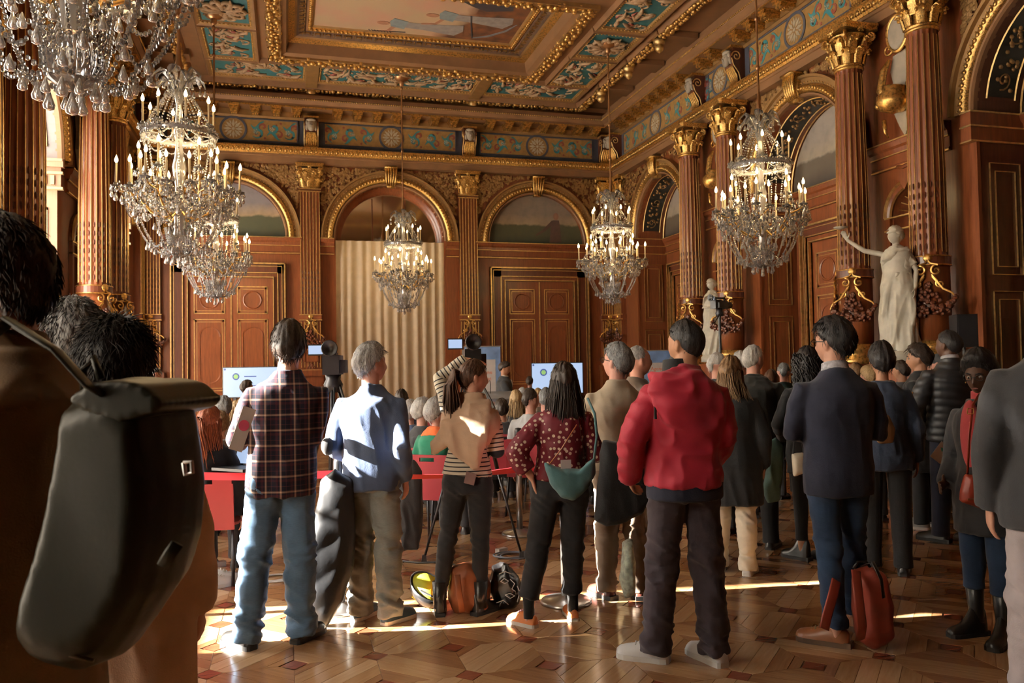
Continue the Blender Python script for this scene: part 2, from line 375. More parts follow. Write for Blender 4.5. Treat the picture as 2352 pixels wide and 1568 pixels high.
def console_mesh():
    a = MB(); pts = [(-.30, .62), (-.36, .55), (-.34, .42), (-.25, .28), (-.17, .12), (-.15, .02), (-.04, .0), (-.04, .66), (-.30, .66)]
    a.prism(pts, -.15, .15, axis='x')
    s = MB()
    for q in (-1, 1):
        s.tube([(q*.155, y, z) for y, z in spiral(-.24, .50, .10, 1.5, -1, 0, 22)], .012, 5)
        s.tube([(q*.155, y, z) for y, z in [(-.34, .46), (-.30, .33), (-.20, .2), (-.16, .04)]], .012, 5)
    f = MB(); f.ell((0, -.36, .47), (.10, .07, .13), 12, 8); f.ell((0, -.435, .455), (.018, .02, .03), 6, 5)
    for q in (-1, 1):
        f.ell((q*.085, -.34, .54), (.05, .05, .07), 8, 6); f.ell((q*.10, -.33, .44), (.035, .045, .08), 8, 6); f.ell((q*.035, -.425, .49), (.02, .012, .012), 6, 4)
    f.ell((0, -.36, .60), (.11, .06, .045), 10, 6); f.ell((0, -.42, .41), (.03, .014, .012), 6, 4)
    g = MB()
    for i in range(5):
        x = (i-2)*.05; g.tube([(x*.8, -.30, .33), (x, -.27, .24), (x*1.1, -.22, .14), (x, -.21, .05), (x, -.24, .02)], [(.026, .02), (.034, .02), (.03, .02), (.028, .02), .02], 6)
    g.tube([(-.15, -.18, .0), (.15, -.18, .0)], .045, 10); g.box(-.17, .17, -.36, -.02, .66, .70)
    return [smooth_angle(m.mesh(n), 40) for m, n in ((a, 'console'), (s, 'volute'), (f, 'mask_face'), (g, 'acanthus'))]
CONS = console_mesh()
def modillion_mesh():
    m = MB(); m.box(-.085, .085, -.46, -.14, .09, .14); m.box(-.065, .065, -.42, -.14, .03, .09); m.tube([(-.06, -.38, .05), (.06, -.38, .05)], .035, 8); m.box(-.1, .1, -.48, -.14, .14, .165)
    for q in (-1, 0, 1): m.ell((q*.04, -.30, .015), (.022, .05, .025), 6, 4)
    return smooth_angle(m.mesh('modillion'), 40)
MODM = modillion_mesh()
def rosette(mb, u, z, r, y, n=8):
    for k in range(n):
        a = 2*PI*k/n; M = T(u, y, z) @ RY(-a)
        mb.prism([(.18*r, 0), (.5*r, .15*r), (.85*r, .05*r), (.95*r, 0), (.85*r, -.05*r), (.5*r, -.15*r)], -.006, .004, M)
        M2 = T(u, y, z) @ RY(-a-PI/n); mb.prism([(.5*r, 0), (.7*r, .09*r), (.92*r, 0), (.7*r, -.09*r)], -.005, .004, M2)
    mb.prism([(.14*r*math.cos(k*PI/5), .14*r*math.sin(k*PI/5)) for k in range(10)], -.01, .004, T(u, y, z))
def frieze_panel(root, u0, u1, z0=6.86, z1=7.34, y=-.075, seed=0, cr=True):
    p = MB(); p.box(u0, u1, y, 0, z0, z1); P = p.build('frieze_panel', OCHRE, root)
    uc, zc, hh = (u0+u1)/2, (z0+z1)/2, (z1-z0)/2; R0 = hh*1.04
    b = MB(); rmould(b, u0-.03, u1+.03, z0-.03, z1+.03, .03, .012, y); b.arch([(R0+.0, y+.002), (R0, y-.014), (R0+.05, y-.014), (R0+.05, y+.002)], uc, zc, 40, 0, 2*PI); b.build('panel_border', FRIEZE, P)
    d = MB(); d.prism([(R0*math.cos(k*PI/18), R0*math.sin(k*PI/18)) for k in range(36)], y-.008, y, T(uc, 0, zc)); d.build('roundel', OCHRE, P)
    w = MB(); rosette(w, uc, zc, R0*.92, y-.008)
    te, ru = MB(), MB(); L = (u1-u0)/2-R0-.08
    for q in (-1, 1):
        for k in range(3):
            cx = uc+q*(R0+.10+L*(k+.5)/3); s = 1 if k % 2 else -1
            te.ribbon(spiral(cx, zc+s*hh*.25, hh*.55, 1.2, q, s*PI*.8+seed, 22), [.012+.05*math.sin(PI*i/22) for i in range(23)], y-.006, y+.002)
            te.ribbon([(cx-q*.15+q*.3*t, zc-s*hh*.5+s*hh*.35*math.sin(t*5)) for t in [i/10 for i in range(11)]], [.01+.06*math.sin(PI*i/10) for i in range(11)], y-.005, y+.002)
            ru.ribbon(spiral(cx+q*.12, zc-s*hh*.35, hh*.38, 1., -q, s*PI*.3, 18), [.010+.04*math.sin(PI*i/18) for i in range(19)], y-.007, y+.002)
            rosette(w, cx-q*.04, zc+s*hh*.12, hh*.30, y-.004, 5)
            for j in range(3): ru.prism([(.028*math.cos(a*PI/3), .028*math.sin(a*PI/3)) for a in range(6)], y-.006, y, T(cx+q*(.16-.1*j), 0, zc+s*hh*(.75-.2*j)))
    w.build('white_rosette', CREAMP, P); te.build('teal_arabesque', TEALP, P); ru.build('rust_arabesque', RUST, P)
    return P
def entablature(root, u0, u1, cons, gaps):
    mb = MB(); mb.sweep([(0, 6.36), (-.15, 6.37), (-.15, 6.50), (-.17, 6.51), (-.17, 6.555), (0, 6.556)], u0, u1); A = mb.build('architrave', BROWNC, root)
    mb = MB(); mb.sweep([(0, 6.555), (-.19, 6.556), (-.215, 6.60), (-.25, 6.66), (-.25, 6.685), (-.27, 6.69), (-.27, 6.72), (0, 6.722)], u0, u1); E_ = mb.build('egg_moulding', GOLD, root)
    mb = MB(); k = int((u1-u0)/.115)
    for i in range(k):
        u = u0+(u1-u0)*(i+.5)/k; mb.ell((u, -.235, 6.625), (.042, .035, .04), 6, 5)
        mb.box(u+.05, u+.064, -.25, -.2, 6.59, 6.67)
    mb.build('egg_and_dart', GOLDR, E_, True, kind='stuff')
    mb = MB(); mb.box(u0, u1, -.06, 0, 6.72, 7.42); mb.build('frieze_ground', FRIEZE, root)
    for i, (a, b) in enumerate(gaps): frieze_panel(root, a, b, seed=i*1.1)
    mb = MB(); mb.sweep([(0, 7.38), (-.08, 7.385), (-.12, 7.42), (-.14, 7.425), (-.14, 7.56), (0, 7.565)], u0, u1); B = mb.build('bed_moulding', GOLDP, root)
    mb = MB(); mb.sweep([(-.02, 7.555), (-.50, 7.556), (-.50, 7.64), (-.53, 7.66), (-.58, 7.70), (-.60, 7.75), (-.60, 7.79), (-.02, 7.80)], u0, u1); C_ = mb.build('corona', BROWNC, root)
    mb = MB(); n = int((u1-u0)/.05)
    for i in range(n): mb.ell((u0+(u1-u0)*(i+.5)/n, -.605, 7.72), (.02, .016, .018), 5, 4)
    mb.build('pearl_moulding', GOLDR, C_, True, kind='stuff')
    mb = MB(); mb.sweep([(-.5, 7.555), (-.51, 7.55), (-.51, 7.585), (-.5, 7.59)], u0, u1); mb.build('gilded_edge', GOLD, C_)
    mb = MB(); mb.sweep([(-.02, 7.79), (-.585, 7.795), (-.585, 7.83), (-.56, 7.85), (-.40, 7.96), (-.36, 7.98), (-.36, 8.09), (-.02, 8.095)], u0, u1); mb.build('cove', BROWNC, root)
    cu = sorted(cons); n = int((u1-u0)/.45)
    for i in range(n):
        u = u0+(u1-u0)*(i+.5)/n
        if min([abs(u-c) for c in cu]+[9]) < .27: continue
        obj('modillion', MODM, GOLD, C_, loc=(u, 0, 7.385)).scale = (1.2, 1.02, 1.08)
    for c in cu:
        K = thing('console_bracket', (c, 0, 6.73)); K.parent = root
        for m, mat in zip(CONS, (MAHOG_D, GOLDL, STONEW, GOLDR)): obj(m.name.split('.')[0], m, mat, K)
def arch_trim(root, uc, r, zs=ZS, out=.10, wide=.34, key=True):
    mb = MB(); R1 = r+wide
    mb.arch([(r, .02), (r, -out*.6), (r+.02, -out*.9), (r+.05, -out*.9), (r+.06, -out*.5)], uc, zs, 40); a = mb.build('arch_moulding', BROWNC, root)
    m2 = MB(); m2.arch([(r+.055, -out*.5), (r+.07, -out), (r+.11, -out*1.35), (r+.15, -out*1.35), (r+.19, -out), (r+.20, -out*.6)], uc, zs, 40); m2.build('gilded_torus', GOLDR, a, True)
    m3 = MB(); m3.arch([(r+.20, -out*.6), (R1-.05, -out*.75), (R1-.04, -out*1.3), (R1, -out*1.35), (R1, 0)], uc, zs, 40); m3.build('outer_band', GOLDP, a)
    k = MB(); n = int(PI*(r+.13)/.075)
    for i in range(n):
        t = PI*(i+.5)/n; k.ell((uc+(r+.13)*math.cos(t), -out*1.35, zs+(r+.13)*math.sin(t)), (.032, .022, .032), 5, 4)
        k.ell((uc+(r+.225)*math.cos(t), -out*.85, zs+(r+.225)*math.sin(t)), (.014, .012, .014), 5, 3)
    k.build('leaf_carving', GOLDR, a, True, kind='stuff')
    if key:
        q = MB(); zt = zs+R1
        for i in range(5):
            x = (i-2)*.055; q.tube([(uc+x*.8, -out-.04, zt-.36), (uc+x, -out-.10, zt-.22), (uc+x*1.1, -out-.13, zt-.06), (uc+x*1.2, -out-.10, zt+.05)], [(.028, .03)]*4, 6)
        q.box(uc-.15, uc+.15, -out-.18, 0, zt+.04, zt+.08); q.prism([(uc-.09, zt-.40), (uc+.09, zt-.40), (uc+.14, zt+.05), (uc-.14, zt+.05)], -out-.04, 0)
        q.build('keystone', GOLDR, root, True)
    return a
def spandrel(root, u0, u1, uc, r, z1, zs=ZS):      # gilded oak-leaf carving between arch and architrave
    rnd = random.Random(int(u0*100)); mb = MB()
    tries = 0; cnt = 0
    while cnt < 260 and tries < 4000:
        tries += 1; u = rnd.uniform(u0+.03, u1-.03); z = rnd.uniform(zs+.15, z1-.03)
        if math.hypot(u-uc, z-zs) < r+.05: continue
        cnt += 1; a = rnd.uniform(0, PI); M = T(u, -.012, z) @ RY(a) @ RX(rnd.uniform(-.3, .3))
        mb.add([(-.055, 0, 0), (-.02, -.02, .024), (.02, -.025, .022), (.06, -.005, 0), (.02, -.02, -.024), (-.02, -.022, -.022), (0, -.03, 0)], [(0, 1, 6), (1, 2, 6), (2, 3, 6), (3, 4, 6), (4, 5, 6), (5, 0, 6)], M)
        if cnt % 4 == 0: mb.ell((u, -.02, z), (.022, .02, .022), 6, 4)
    mb.build('leaf_carving', GOLDP, root, True, kind='stuff')
def impost(root, u0, u1, y=0., mat=None):
    mb = MB(); mb.sweep([(y, 4.26), (y-.05, 4.265), (y-.05, 4.30), (y-.035, 4.31), (y-.035, 4.44), (y-.06, 4.46), (y-.07, 4.52), (y-.10, 4.55), (y-.12, 4.61), (y-.12, 4.64), (y, 4.645)], u0, u1)
    o = mb.build('impost', mat or MAHOG, root)
    g = MB()
    for z, d in ((4.262, .056), (4.445, .06), (4.625, .125)): g.box(u0, u1, y-d, y-.02, z, z+.018)
    g.build('gilded_line', GOLDL, o); return o
def dentil(root, u0, u1, y): pass
def lunette(name, label, root_mat, uc, r, y, z, sky1, sky2, land, dark, fig=0, tree=True):
    t = NT(name+'_paint%d' % len(MATS)); v = t.co(); sep = t.node('ShaderNodeSeparateXYZ'); t.link(v, sep.inputs[0])
    n = t.noise(v, 2.2, 4); h = t.math('ADD', sep.outputs[2], t.math('MULTIPLY', t.math('SUBTRACT', n, .5), .28))
    c = t.ramp(t.math('DIVIDE', h, r), [(.0, dark), (.18, land), (.38, land), (.42, sky2), (.62, sky1), (1, sky1)])
    n2 = t.noise(v, 5, 5); t.base(t.mix(t.ramp(n2, [(.45, (0, 0, 0, 1)), (.7, (.28, .28, .28, 1))]), c, dark)); t.set(.55)
    o = thing(name, (0, 0, 0), 0, label, 'painting', 'arched paintings over the wall panels'); o.matrix_world = root_mat @ T(uc, y, z)
    mb = MB(); mb.prism(half_disc(r+.017), -.015, .01); mb.build('canvas', t.m, o)
    if fig:
        f = MB(); x0 = fig*.42*r
        f.prism([(x0-.16, .05), (x0+.16, .05), (x0+.13, .45), (x0+.10, .62), (x0-.06, .62), (x0-.12, .4)], -.022, -.012)
        f.ribbon([(x0-.05, .58), (x0-.3*fig, .36), (x0-.52*fig, .22)], [.1, .07, .05], -.023, -.012)
        f.build('painted_figure', plain('painted_dark_clothes', (.07, .035, .025, 1), .6), o)
        s = MB(); s.prism([(x0+.02+.075*math.cos(k*PI/6), .72+.095*math.sin(k*PI/6)) for k in range(12)], -.022, -.012); s.build('painted_head', plain('painted_skin', (.24, .12, .07, 1), .6), o)
    return o
LUN_S1, LUN_S2 = (.26, .23, .24, 1), (.50, .36, .22, 1); LUN_L, LUN_D = (.060, .060, .028, 1), (.025, .030, .018, 1)
def door_unit(name, root, u0, u1, ztop, iu0, iu1, iztop, y=0., arch_panel=True, mat=None):
    d = thing(name, kind='structure'); d.parent = root
    mat = mat or MAHOG
    f = MB(); f.box(u0, iu0-.1, y-.06, y, 0, ztop); f.box(iu1+.1, u1, y-.06, y, 0, ztop); f.box(u0, u1, y-.06, y, iztop+.1, ztop); F_ = f.build('door_frame', MAHOG_D, d)
    j = MB(); j.box(iu0-.1, iu0, y-.03, y+.06, 0, iztop+.1); j.box(iu1, iu1+.1, y-.03, y+.06, 0, iztop+.1); j.box(iu0, iu1, y-.03, y+.06, iztop, iztop+.1); j.build('door_jamb', mat, d)
    g = MB()
    for o_, w, h in ((0, .032, .11), (.07, .014, .08)):
        for a, b, c, e in ((u0+o_, u1-o_, ztop-o_-w, ztop-o_), (u0+o_, u0+o_+w, 0, ztop-o_), (u1-o_-w, u1-o_, 0, ztop-o_)): g.box(a, b, y-h, y, c, e)
    for a, b, c, e in ((iu0-.12, iu1+.12, iztop+.10, iztop+.12), (iu0-.12, iu0-.10, 0, iztop+.12), (iu1+.10, iu1+.12, 0, iztop+.12), (iu0-.02, iu1+.02, iztop, iztop+.02), (iu0-.02, iu0, 0, iztop), (iu1, iu1+.02, 0, iztop)): g.box(a, b, y-.085, y, c, e)
    g.build('gilded_moulding', GOLDL, F_)
    um = (iu0+iu1)/2
    for q, (a, b) in enumerate(((iu0, um-.012), (um+.012, iu1))):
        L = MB(); L.box(a, b, y+.02, y+.07, .02, iztop-.02); leaf = L.build('door_leaf', mat, d)
        w = b-a; pa, pb = a+w*.13, b-w*.13; m = MB(); m2 = MB(); pn = MB()
        zt1, zt0, zl1, zl0 = iztop-.20, iztop-.83, iztop-.95, 1.12
        for z0, z1 in ((zt0, zt1), (zl0, zl1), (.15, .95)):
            rmould(m, pa, pb, z0, z1, .020, .03, y+.02); rmould(m, pa+.06, pb-.06, z0+.06, z1-.06, .012, .026, y+.02); rmould(m2, pa+.02, pb-.02, z0+.02, z1-.02, .04, .022, y+.02)
            pn.box(pa+.09, pb-.09, y+.005, y+.02, z0+.09, z1-.09)
        m.arch([(.172, y+.0), (.172, y-.006), (.180, y-.006)], (pa+pb)/2, (zt0+zt1)/2, 32, 0, 2*PI)
        m2.arch([(.17, y+.01), (.17, y-.012), (.195, y-.02), (.21, y-.012), (.21, y+.01)], (pa+pb)/2, (zt0+zt1)/2, 32, 0, 2*PI)
        c = (pa+pb)/2; ra = (pb-pa)/2-.13
        m2.arch([(ra, y+.01), (ra, y-.01), (ra+.03, y-.015), (ra+.03, y+.01)], c, zl1-.20-ra, 20)
        for s in (-1, 1): m2.box(c+s*(ra+.015)-.015, c+s*(ra+.015)+.015, y-.013, y+.01, zl0+.3, zl1-.2-ra)
        m2.arch([(ra, y+.01), (ra, y-.01), (ra+.03, y-.015), (ra+.03, y+.01)], c, zl0+.20+ra, 20, PI, 2*PI)
        m2.build('panel_relief', mat, leaf)
        m.build('panel_moulding', GOLDL, leaf); pn.build('panel', mat, leaf)
    m = MB(); m.box(um-.03, um+.03, y-.008, y+.03, .02, iztop-.02); ms = m.build('meeting_stile', mat, d); m = MB(); m.box(um-.012, um+.012, y-.016, y, .02, iztop-.02); m.build('gilded_line', GOLDL, ms)
    return d
# ---------------------------------------------------------------- far wall
M_FAR = T(0, YF, 0); M_R = T(XR, 0, 0) @ RZ(-HALFP); M_L = T(XL, 0, 0) @ RZ(HALFP); M_B = T(0, YB, 0) @ RZ(PI)
FC, FS = 2.445, 3.68
mb = wall_face(MB(), XL, XR, -.1, ZC, [(FC, 1.30, ZS, 0), (FC-FS, 1.24, ZS, ZS-.02), (FC+FS, 1.24, ZS, ZS-.02)])
soffit(mb, FC, 1.30, ZS, 0, 0, .5); soffit(mb, FC-FS, 1.24, ZS, ZS-.02, 0, .1); soffit(mb, FC+FS, 1.24, ZS, ZS-.02, 0, .1)
wf = mb.build('wall_far', MAHOG, kind='structure'); wf.matrix_world = M_FAR
MB().box(XL-1.2, XR+1, YF+.56, YF+.66, -.1, 9.1).build('wall_far_leak_backing', MAHOG_D, kind='structure')  # added backing that stops sky light leaking through gaps in the far wall
entablature(wf, XL, XR, (.60, 4.36, -2.85, 7.95), ((-2.52, .28), (.92, 4.04), (4.68, 7.62)))
for u in (.56, 4.33): pilaster(wf, u)
for u in (XL+.28, XR-.30): pilaster(wf, u, .40)
for c, r in ((FC, 1.30), (FC-FS, 1.24), (FC+FS, 1.24)): arch_trim(wf, c, r)
for a, b, c in ((.79, FC, FC), (FC, 4.1, FC), (XL+.5, FC-FS, FC-FS), (FC-FS, .33, FC-FS), (4.56, FC+FS, FC+FS), (FC+FS, XR-.5, FC+FS)): spandrel(wf, a, b, c, 1.62, 6.36)
for a, b in ((XL+.48, .34), (4.55, XR-.5)):
    impost(wf, a, b)
    for q in (a+.16, b-.16): impost(wf, q-.2, q+.2, -.04)
for a in (.95, 3.94): impost(wf, a-.16, a+.16, -.02)
door_unit('door_1', wf, -2.48, .0, 4.04, -2.11, -.28, 3.70)
door_unit('door_2', wf, 4.88, 7.46, 4.04, 5.26, 7.06, 3.70)
lunette('lunette_painting', 'arched landscape painting with a standing reaper, above the left far door', M_FAR, FC-FS, 1.22, .08, ZS, LUN_S1, LUN_S2, LUN_L, LUN_D, -.75)
lunette('lunette_painting', 'dark arched painting of a sower reaching down, above the right far door', M_FAR, FC+FS, 1.22, .08, ZS, (.22, .17, .13, 1), (.34, .25, .16, 1), LUN_L, LUN_D, 1)
# central bay: arched mirror with mahogany reveal, curtain underneath
mb = MB(); mb.arch([(1.30, 0), (1.30, .2), (1.22, .22), (1.18, .28), (1.15, .30), (1.15, .36)], FC, ZS, 40); mb.build('mirror_reveal', MAHOG, wf, True)
t = NT('antique_mirror'); t.base((.82, .76, .62, 1)); t.set(.06, 1); v = t.co(); t.bump(t.noise(v, 1.5, 2), .03, .02)
mr = thing('arched_mirror', (0, 0, 0), 0, 'arched mirror with glazing bars above the beige curtain', 'mirror'); mr.matrix_world = M_FAR @ T(FC, .36, ZS)
MB().prism(half_disc(1.16), 0, .02).build('glass', t.m, mr)
for q in (-.40, .40): MB().box(q-.012, q+.012, -.02, .01, 0, 1.05).build('glazing_bar', MAHOG_D, mr)
MB().box(FC-1.3, FC+1.3, .40, .5, 0, 6.2).build('recess_back', MAHOG_D, wf)
CURTM = cloth('beige_curtain', (.64, .52, .38, 1), .85, .04)
def curtain(name, mat, w, h, folds, amp, seed, zbot=.03):
    nx = folds*10; nz = 14; vs = []; rnd = random.Random(seed); ph = [rnd.uniform(-.9, .9) for _ in range(folds+2)]; am = [rnd.uniform(.5, 1.3) for _ in range(folds+2)]
    for j in range(nz+1):
        z = zbot+(h-zbot)*j/nz; k = 1-.35*j/nz
        for i in range(nx+1):
            s = i/nx*folds; f = int(s); g = s-f; a = am[f]*(1-g)+am[f+1]*g; p = ph[f]*(1-g)+ph[f+1]*g
            vs.append((-w/2+w*i/nx+.02*math.sin(s*PI+p), amp*a*k*math.sin(s*2*PI+p+.35*math.sin(j*.25)), z))
    fs = [(j*(nx+1)+i, j*(nx+1)+i+1, (j+1)*(nx+1)+i+1, (j+1)*(nx+1)+i) for j in range(nz) for i in range(nx)]
    me = bpy.data.meshes.new(name); me.from_pydata(vs, [], fs); me.shade_smooth(); me.materials.append(mat); return me
for q in (-1, 1):
    o = obj('curtain', curtain('curtain', CURTM, 1.33, 4.62, 6, .040, 5+q), None, label='%s half of the long beige curtain under the arched mirror' % ('left' if q < 0 else 'right'), cat='curtain', group='beige curtains on the far wall')
    o.matrix_world = M_FAR @ T(FC+q*.662, .06, 0)
# ---------------------------------------------------------------- side walls
PAIRS = [(3.28, 4.66), (8.51, 9.92), (13.33, 14.80)]
BAYS = [(6.80, 1.28), (11.64, 1.28), (16.95, 1.24), (1.75, 1.25), (-2.6, 1.28)]
BAYS_L = [(6.60, 1.28)]+BAYS[1:]
def niche(root, uc, hw=.36, zb=1.55, zs=3.58):
    mb = MB(); n = 16
    rows = []
    for z in [zb+(zs-zb)*i/6 for i in range(7)]+[zs+hw*math.sin(PI/2*i/8) for i in range(1, 9)]:
        r = hw if z <= zs else math.sqrt(max(0, hw*hw-(z-zs)**2)); rows.append([(uc-r*math.cos(PI*i/n), .9*r*math.sin(PI*i/n), z) for i in range(n+1)])
    m = n+1; mb.add([p for r in rows for p in r], [(j*m+i, j*m+i+1, (j+1)*m+i+1, (j+1)*m+i) for j in range(len(rows)-1) for i in range(n)])
    N = mb.build('niche', MAHOG, root, True)
    g = MB(); g.arch([(hw+.01, .0), (hw+.015, -.05), (hw+.05, -.07), (hw+.10, -.05), (hw+.12, 0)], uc, zs, 24); g.build('niche_arch', MAHOG, N)
    g = MB(); g.arch([(hw+.10, -.045), (hw+.12, -.075), (hw+.135, -.04)], uc, zs, 24); g.arch([(hw, -.03), (hw+.012, -.06), (hw+.025, -.03)], uc, zs, 24)
    for k in range(9):
        a = PI*(k+1)/10; g.tube([(uc, hw*.85, zs+.02), (uc-hw*.6*math.cos(a), hw*.55, zs+hw*.6*math.sin(a)), (uc-hw*.93*math.cos(a), .06, zs+hw*.93*math.sin(a))], [.004, .008, .010], 4)
    for z in (zs-.02, zs-.2): g.box(uc-hw-.12, uc+hw+.12, -.06, .0, z, z+.02)
    g.build('gilded_line', GOLDL, N)
    for q in (-1, 1): MB().box(uc+q*(hw+.07)-.05, uc+q*(hw+.07)+.05, -.05, 0, 1.5, zs).build('niche_jamb', MAHOG, N)
    sh = MB(); sh.prism([(-.10, .18), (.10, .18), (.10, 0), (0, -.14), (-.10, 0)], -.12, -.02, T(uc, 0, zs+hw+.10)); sh.tube([(uc-.13, -.1, zs+hw+.30), (uc, -.13, zs+hw+.27), (uc+.13, -.1, zs+hw+.30)], .03, 6); sh.build('shield_keystone', MAHOG, N)
    return N
def cartouche(root, uc, z0=4.85):                   # gilded vase and shell between two capitals
    C_ = thing('cartouche', (uc, 0, z0)); C_.parent = root
    mb = MB(); mb.prism([(-.16, .95), (.13, .98), (.16, .55), (.25, .2), (.10, -.05), (.02, -.22), (-.08, -.05), (-.2, .2), (-.15, .5), (-.22, .75)], -.10, -.02); mb.build('shield', STONEW, C_)
    g = MB(); g.lathe([(.02, -.02), (.16, .02), (.22, .12), (.22, .2), (.15, .28), (.16, .34), (.13, .36)], 18, T(-.05, -.24, .12) @ RY(.2))
    g.tube([(-.18, -.2, .3), (-.28, -.22, .5), (-.24, -.2, .75), (-.16, -.16, .9)], [(.06, .05), (.07, .05), (.06, .05), .02], 7)
    g.tube([(.15, -.15, .0), (.22, -.18, .2), (.20, -.15, .42), (.1, -.12, .5)], [.03, .05, .05, .02], 7)
    for q in (-1, 1): g.tube([(x, -.3, z) for x, z in spiral(q*.12-.05, .22, .10, 1.2, q, .6, 16)], .014, 5)
    g.tube([(-.2, -.25, .05), (-.19, -.24, -.12), (-.17, -.2, -.2)], [.03, .025, .01], 6); g.ell((-.27, -.26, .27), (.06, .06, .05), 8, 6)
    for q in (-1, 1): g.tube([(x, -.14, z) for x, z in spiral(q*.20, 1.06, .10, 1.1, q, PI, 16)], .016, 5)
    g.build('gilded_vase', GOLD, C_, True)
    m = MB(); m.ell((0, -.16, 1.22), (.17, .05, .23), 16, 10); m.build('medallion', STONEW, C_, True)
    m = MB(); m.arch([(.95, -.15), (1.05, -.19), (1.15, -.15)], 0, 0, 30, 0, 2*PI, T(0, 0, 1.22) @ S(.18, 1, .24)); m.build('medallion_rim', GOLD, C_, True)
def side_wall(name, M, sgn, is_window):
    U = lambda y: sgn*y; BAYS = BAYS_L if is_window else globals()['BAYS']
    ops = [(U(c), r, ZS, 0) for c, r in BAYS]+[(U((a+b)/2), .36, 3.58, 1.55) for a, b in PAIRS]
    u0, u1 = sorted((U(YB), U(YF)))
    # two skins: bays + niches
    mb = wall_face(MB(), u0, u1, -.1, ZC, ops)
    w = mb.build(name, MAHOG, kind='structure'); w.matrix_world = M
    if not is_window: MB().box(XR+.82, XR+.92, YB-.7, YF+.7, -.1, 9.1).build('wall_right_leak_backing', MAHOG_D, kind='structure')  # backing added behind the recesses to keep outside light from leaking in
    cons = sorted([U(p) for pr in PAIRS for p in pr]+[U(YF-.42), U(.2), U(-1.2)])
    gaps = [(a+.33, b-.33) for a, b in zip(cons, cons[1:]) if b-a > 1.]
    entablature(w, u0, u1, cons, gaps)
    for a, b in PAIRS:
        uc = U((a+b)/2); niche(w, uc); cartouche(w, uc); impost(w, uc-.72, uc+.72)
        mb = MB(); mb.box(uc-.34, uc+.34, -.5, 0, 1.2, 1.55); mb.box(uc-.30, uc+.30, -.46, 0, 0, 1.2); mb.build('niche_sill', MAHOG, w)
    pilaster(w, U(YF-.30), .42)
    for c, r in BAYS:
        if c < 4: continue
        arch_trim(w, U(c), r)
    sp = [5.05, 8.51, 9.92, 13.33, 14.80, YF-.5]
    for c, a, b in ((BAYS[0][0], 4.9, 8.28), (11.64, 10.15, 13.1), (16.95, 15.02, YF-.52)):
        for s, e in ((a, c), (c, b)): x, y = sorted((U(s), U(e))); spandrel(w, x, y, U(c), 1.62, 6.36)
    return w
wr = side_wall('wall_right', M_R, -1, False); wl = side_wall('wall_left', M_L, 1, True)
for side, M, sgn in (('right', M_R, -1), ('left', M_L, 1)):
    for i, (a, b) in enumerate(PAIRS):
        for j, y in enumerate((a, b)):
            if i == 0 and side == 'right': pass
            p = M @ Vector((sgn*y, -.40, 0))
            pos = ['nearest', 'middle', 'farthest'][i]
            column(p, -HALFP if side == 'right' else HALFP, 'fluted mahogany column with gilded capital on the %s wall, %s column of the %s pair' % (side, 'nearer' if j == 0 else 'farther', pos))
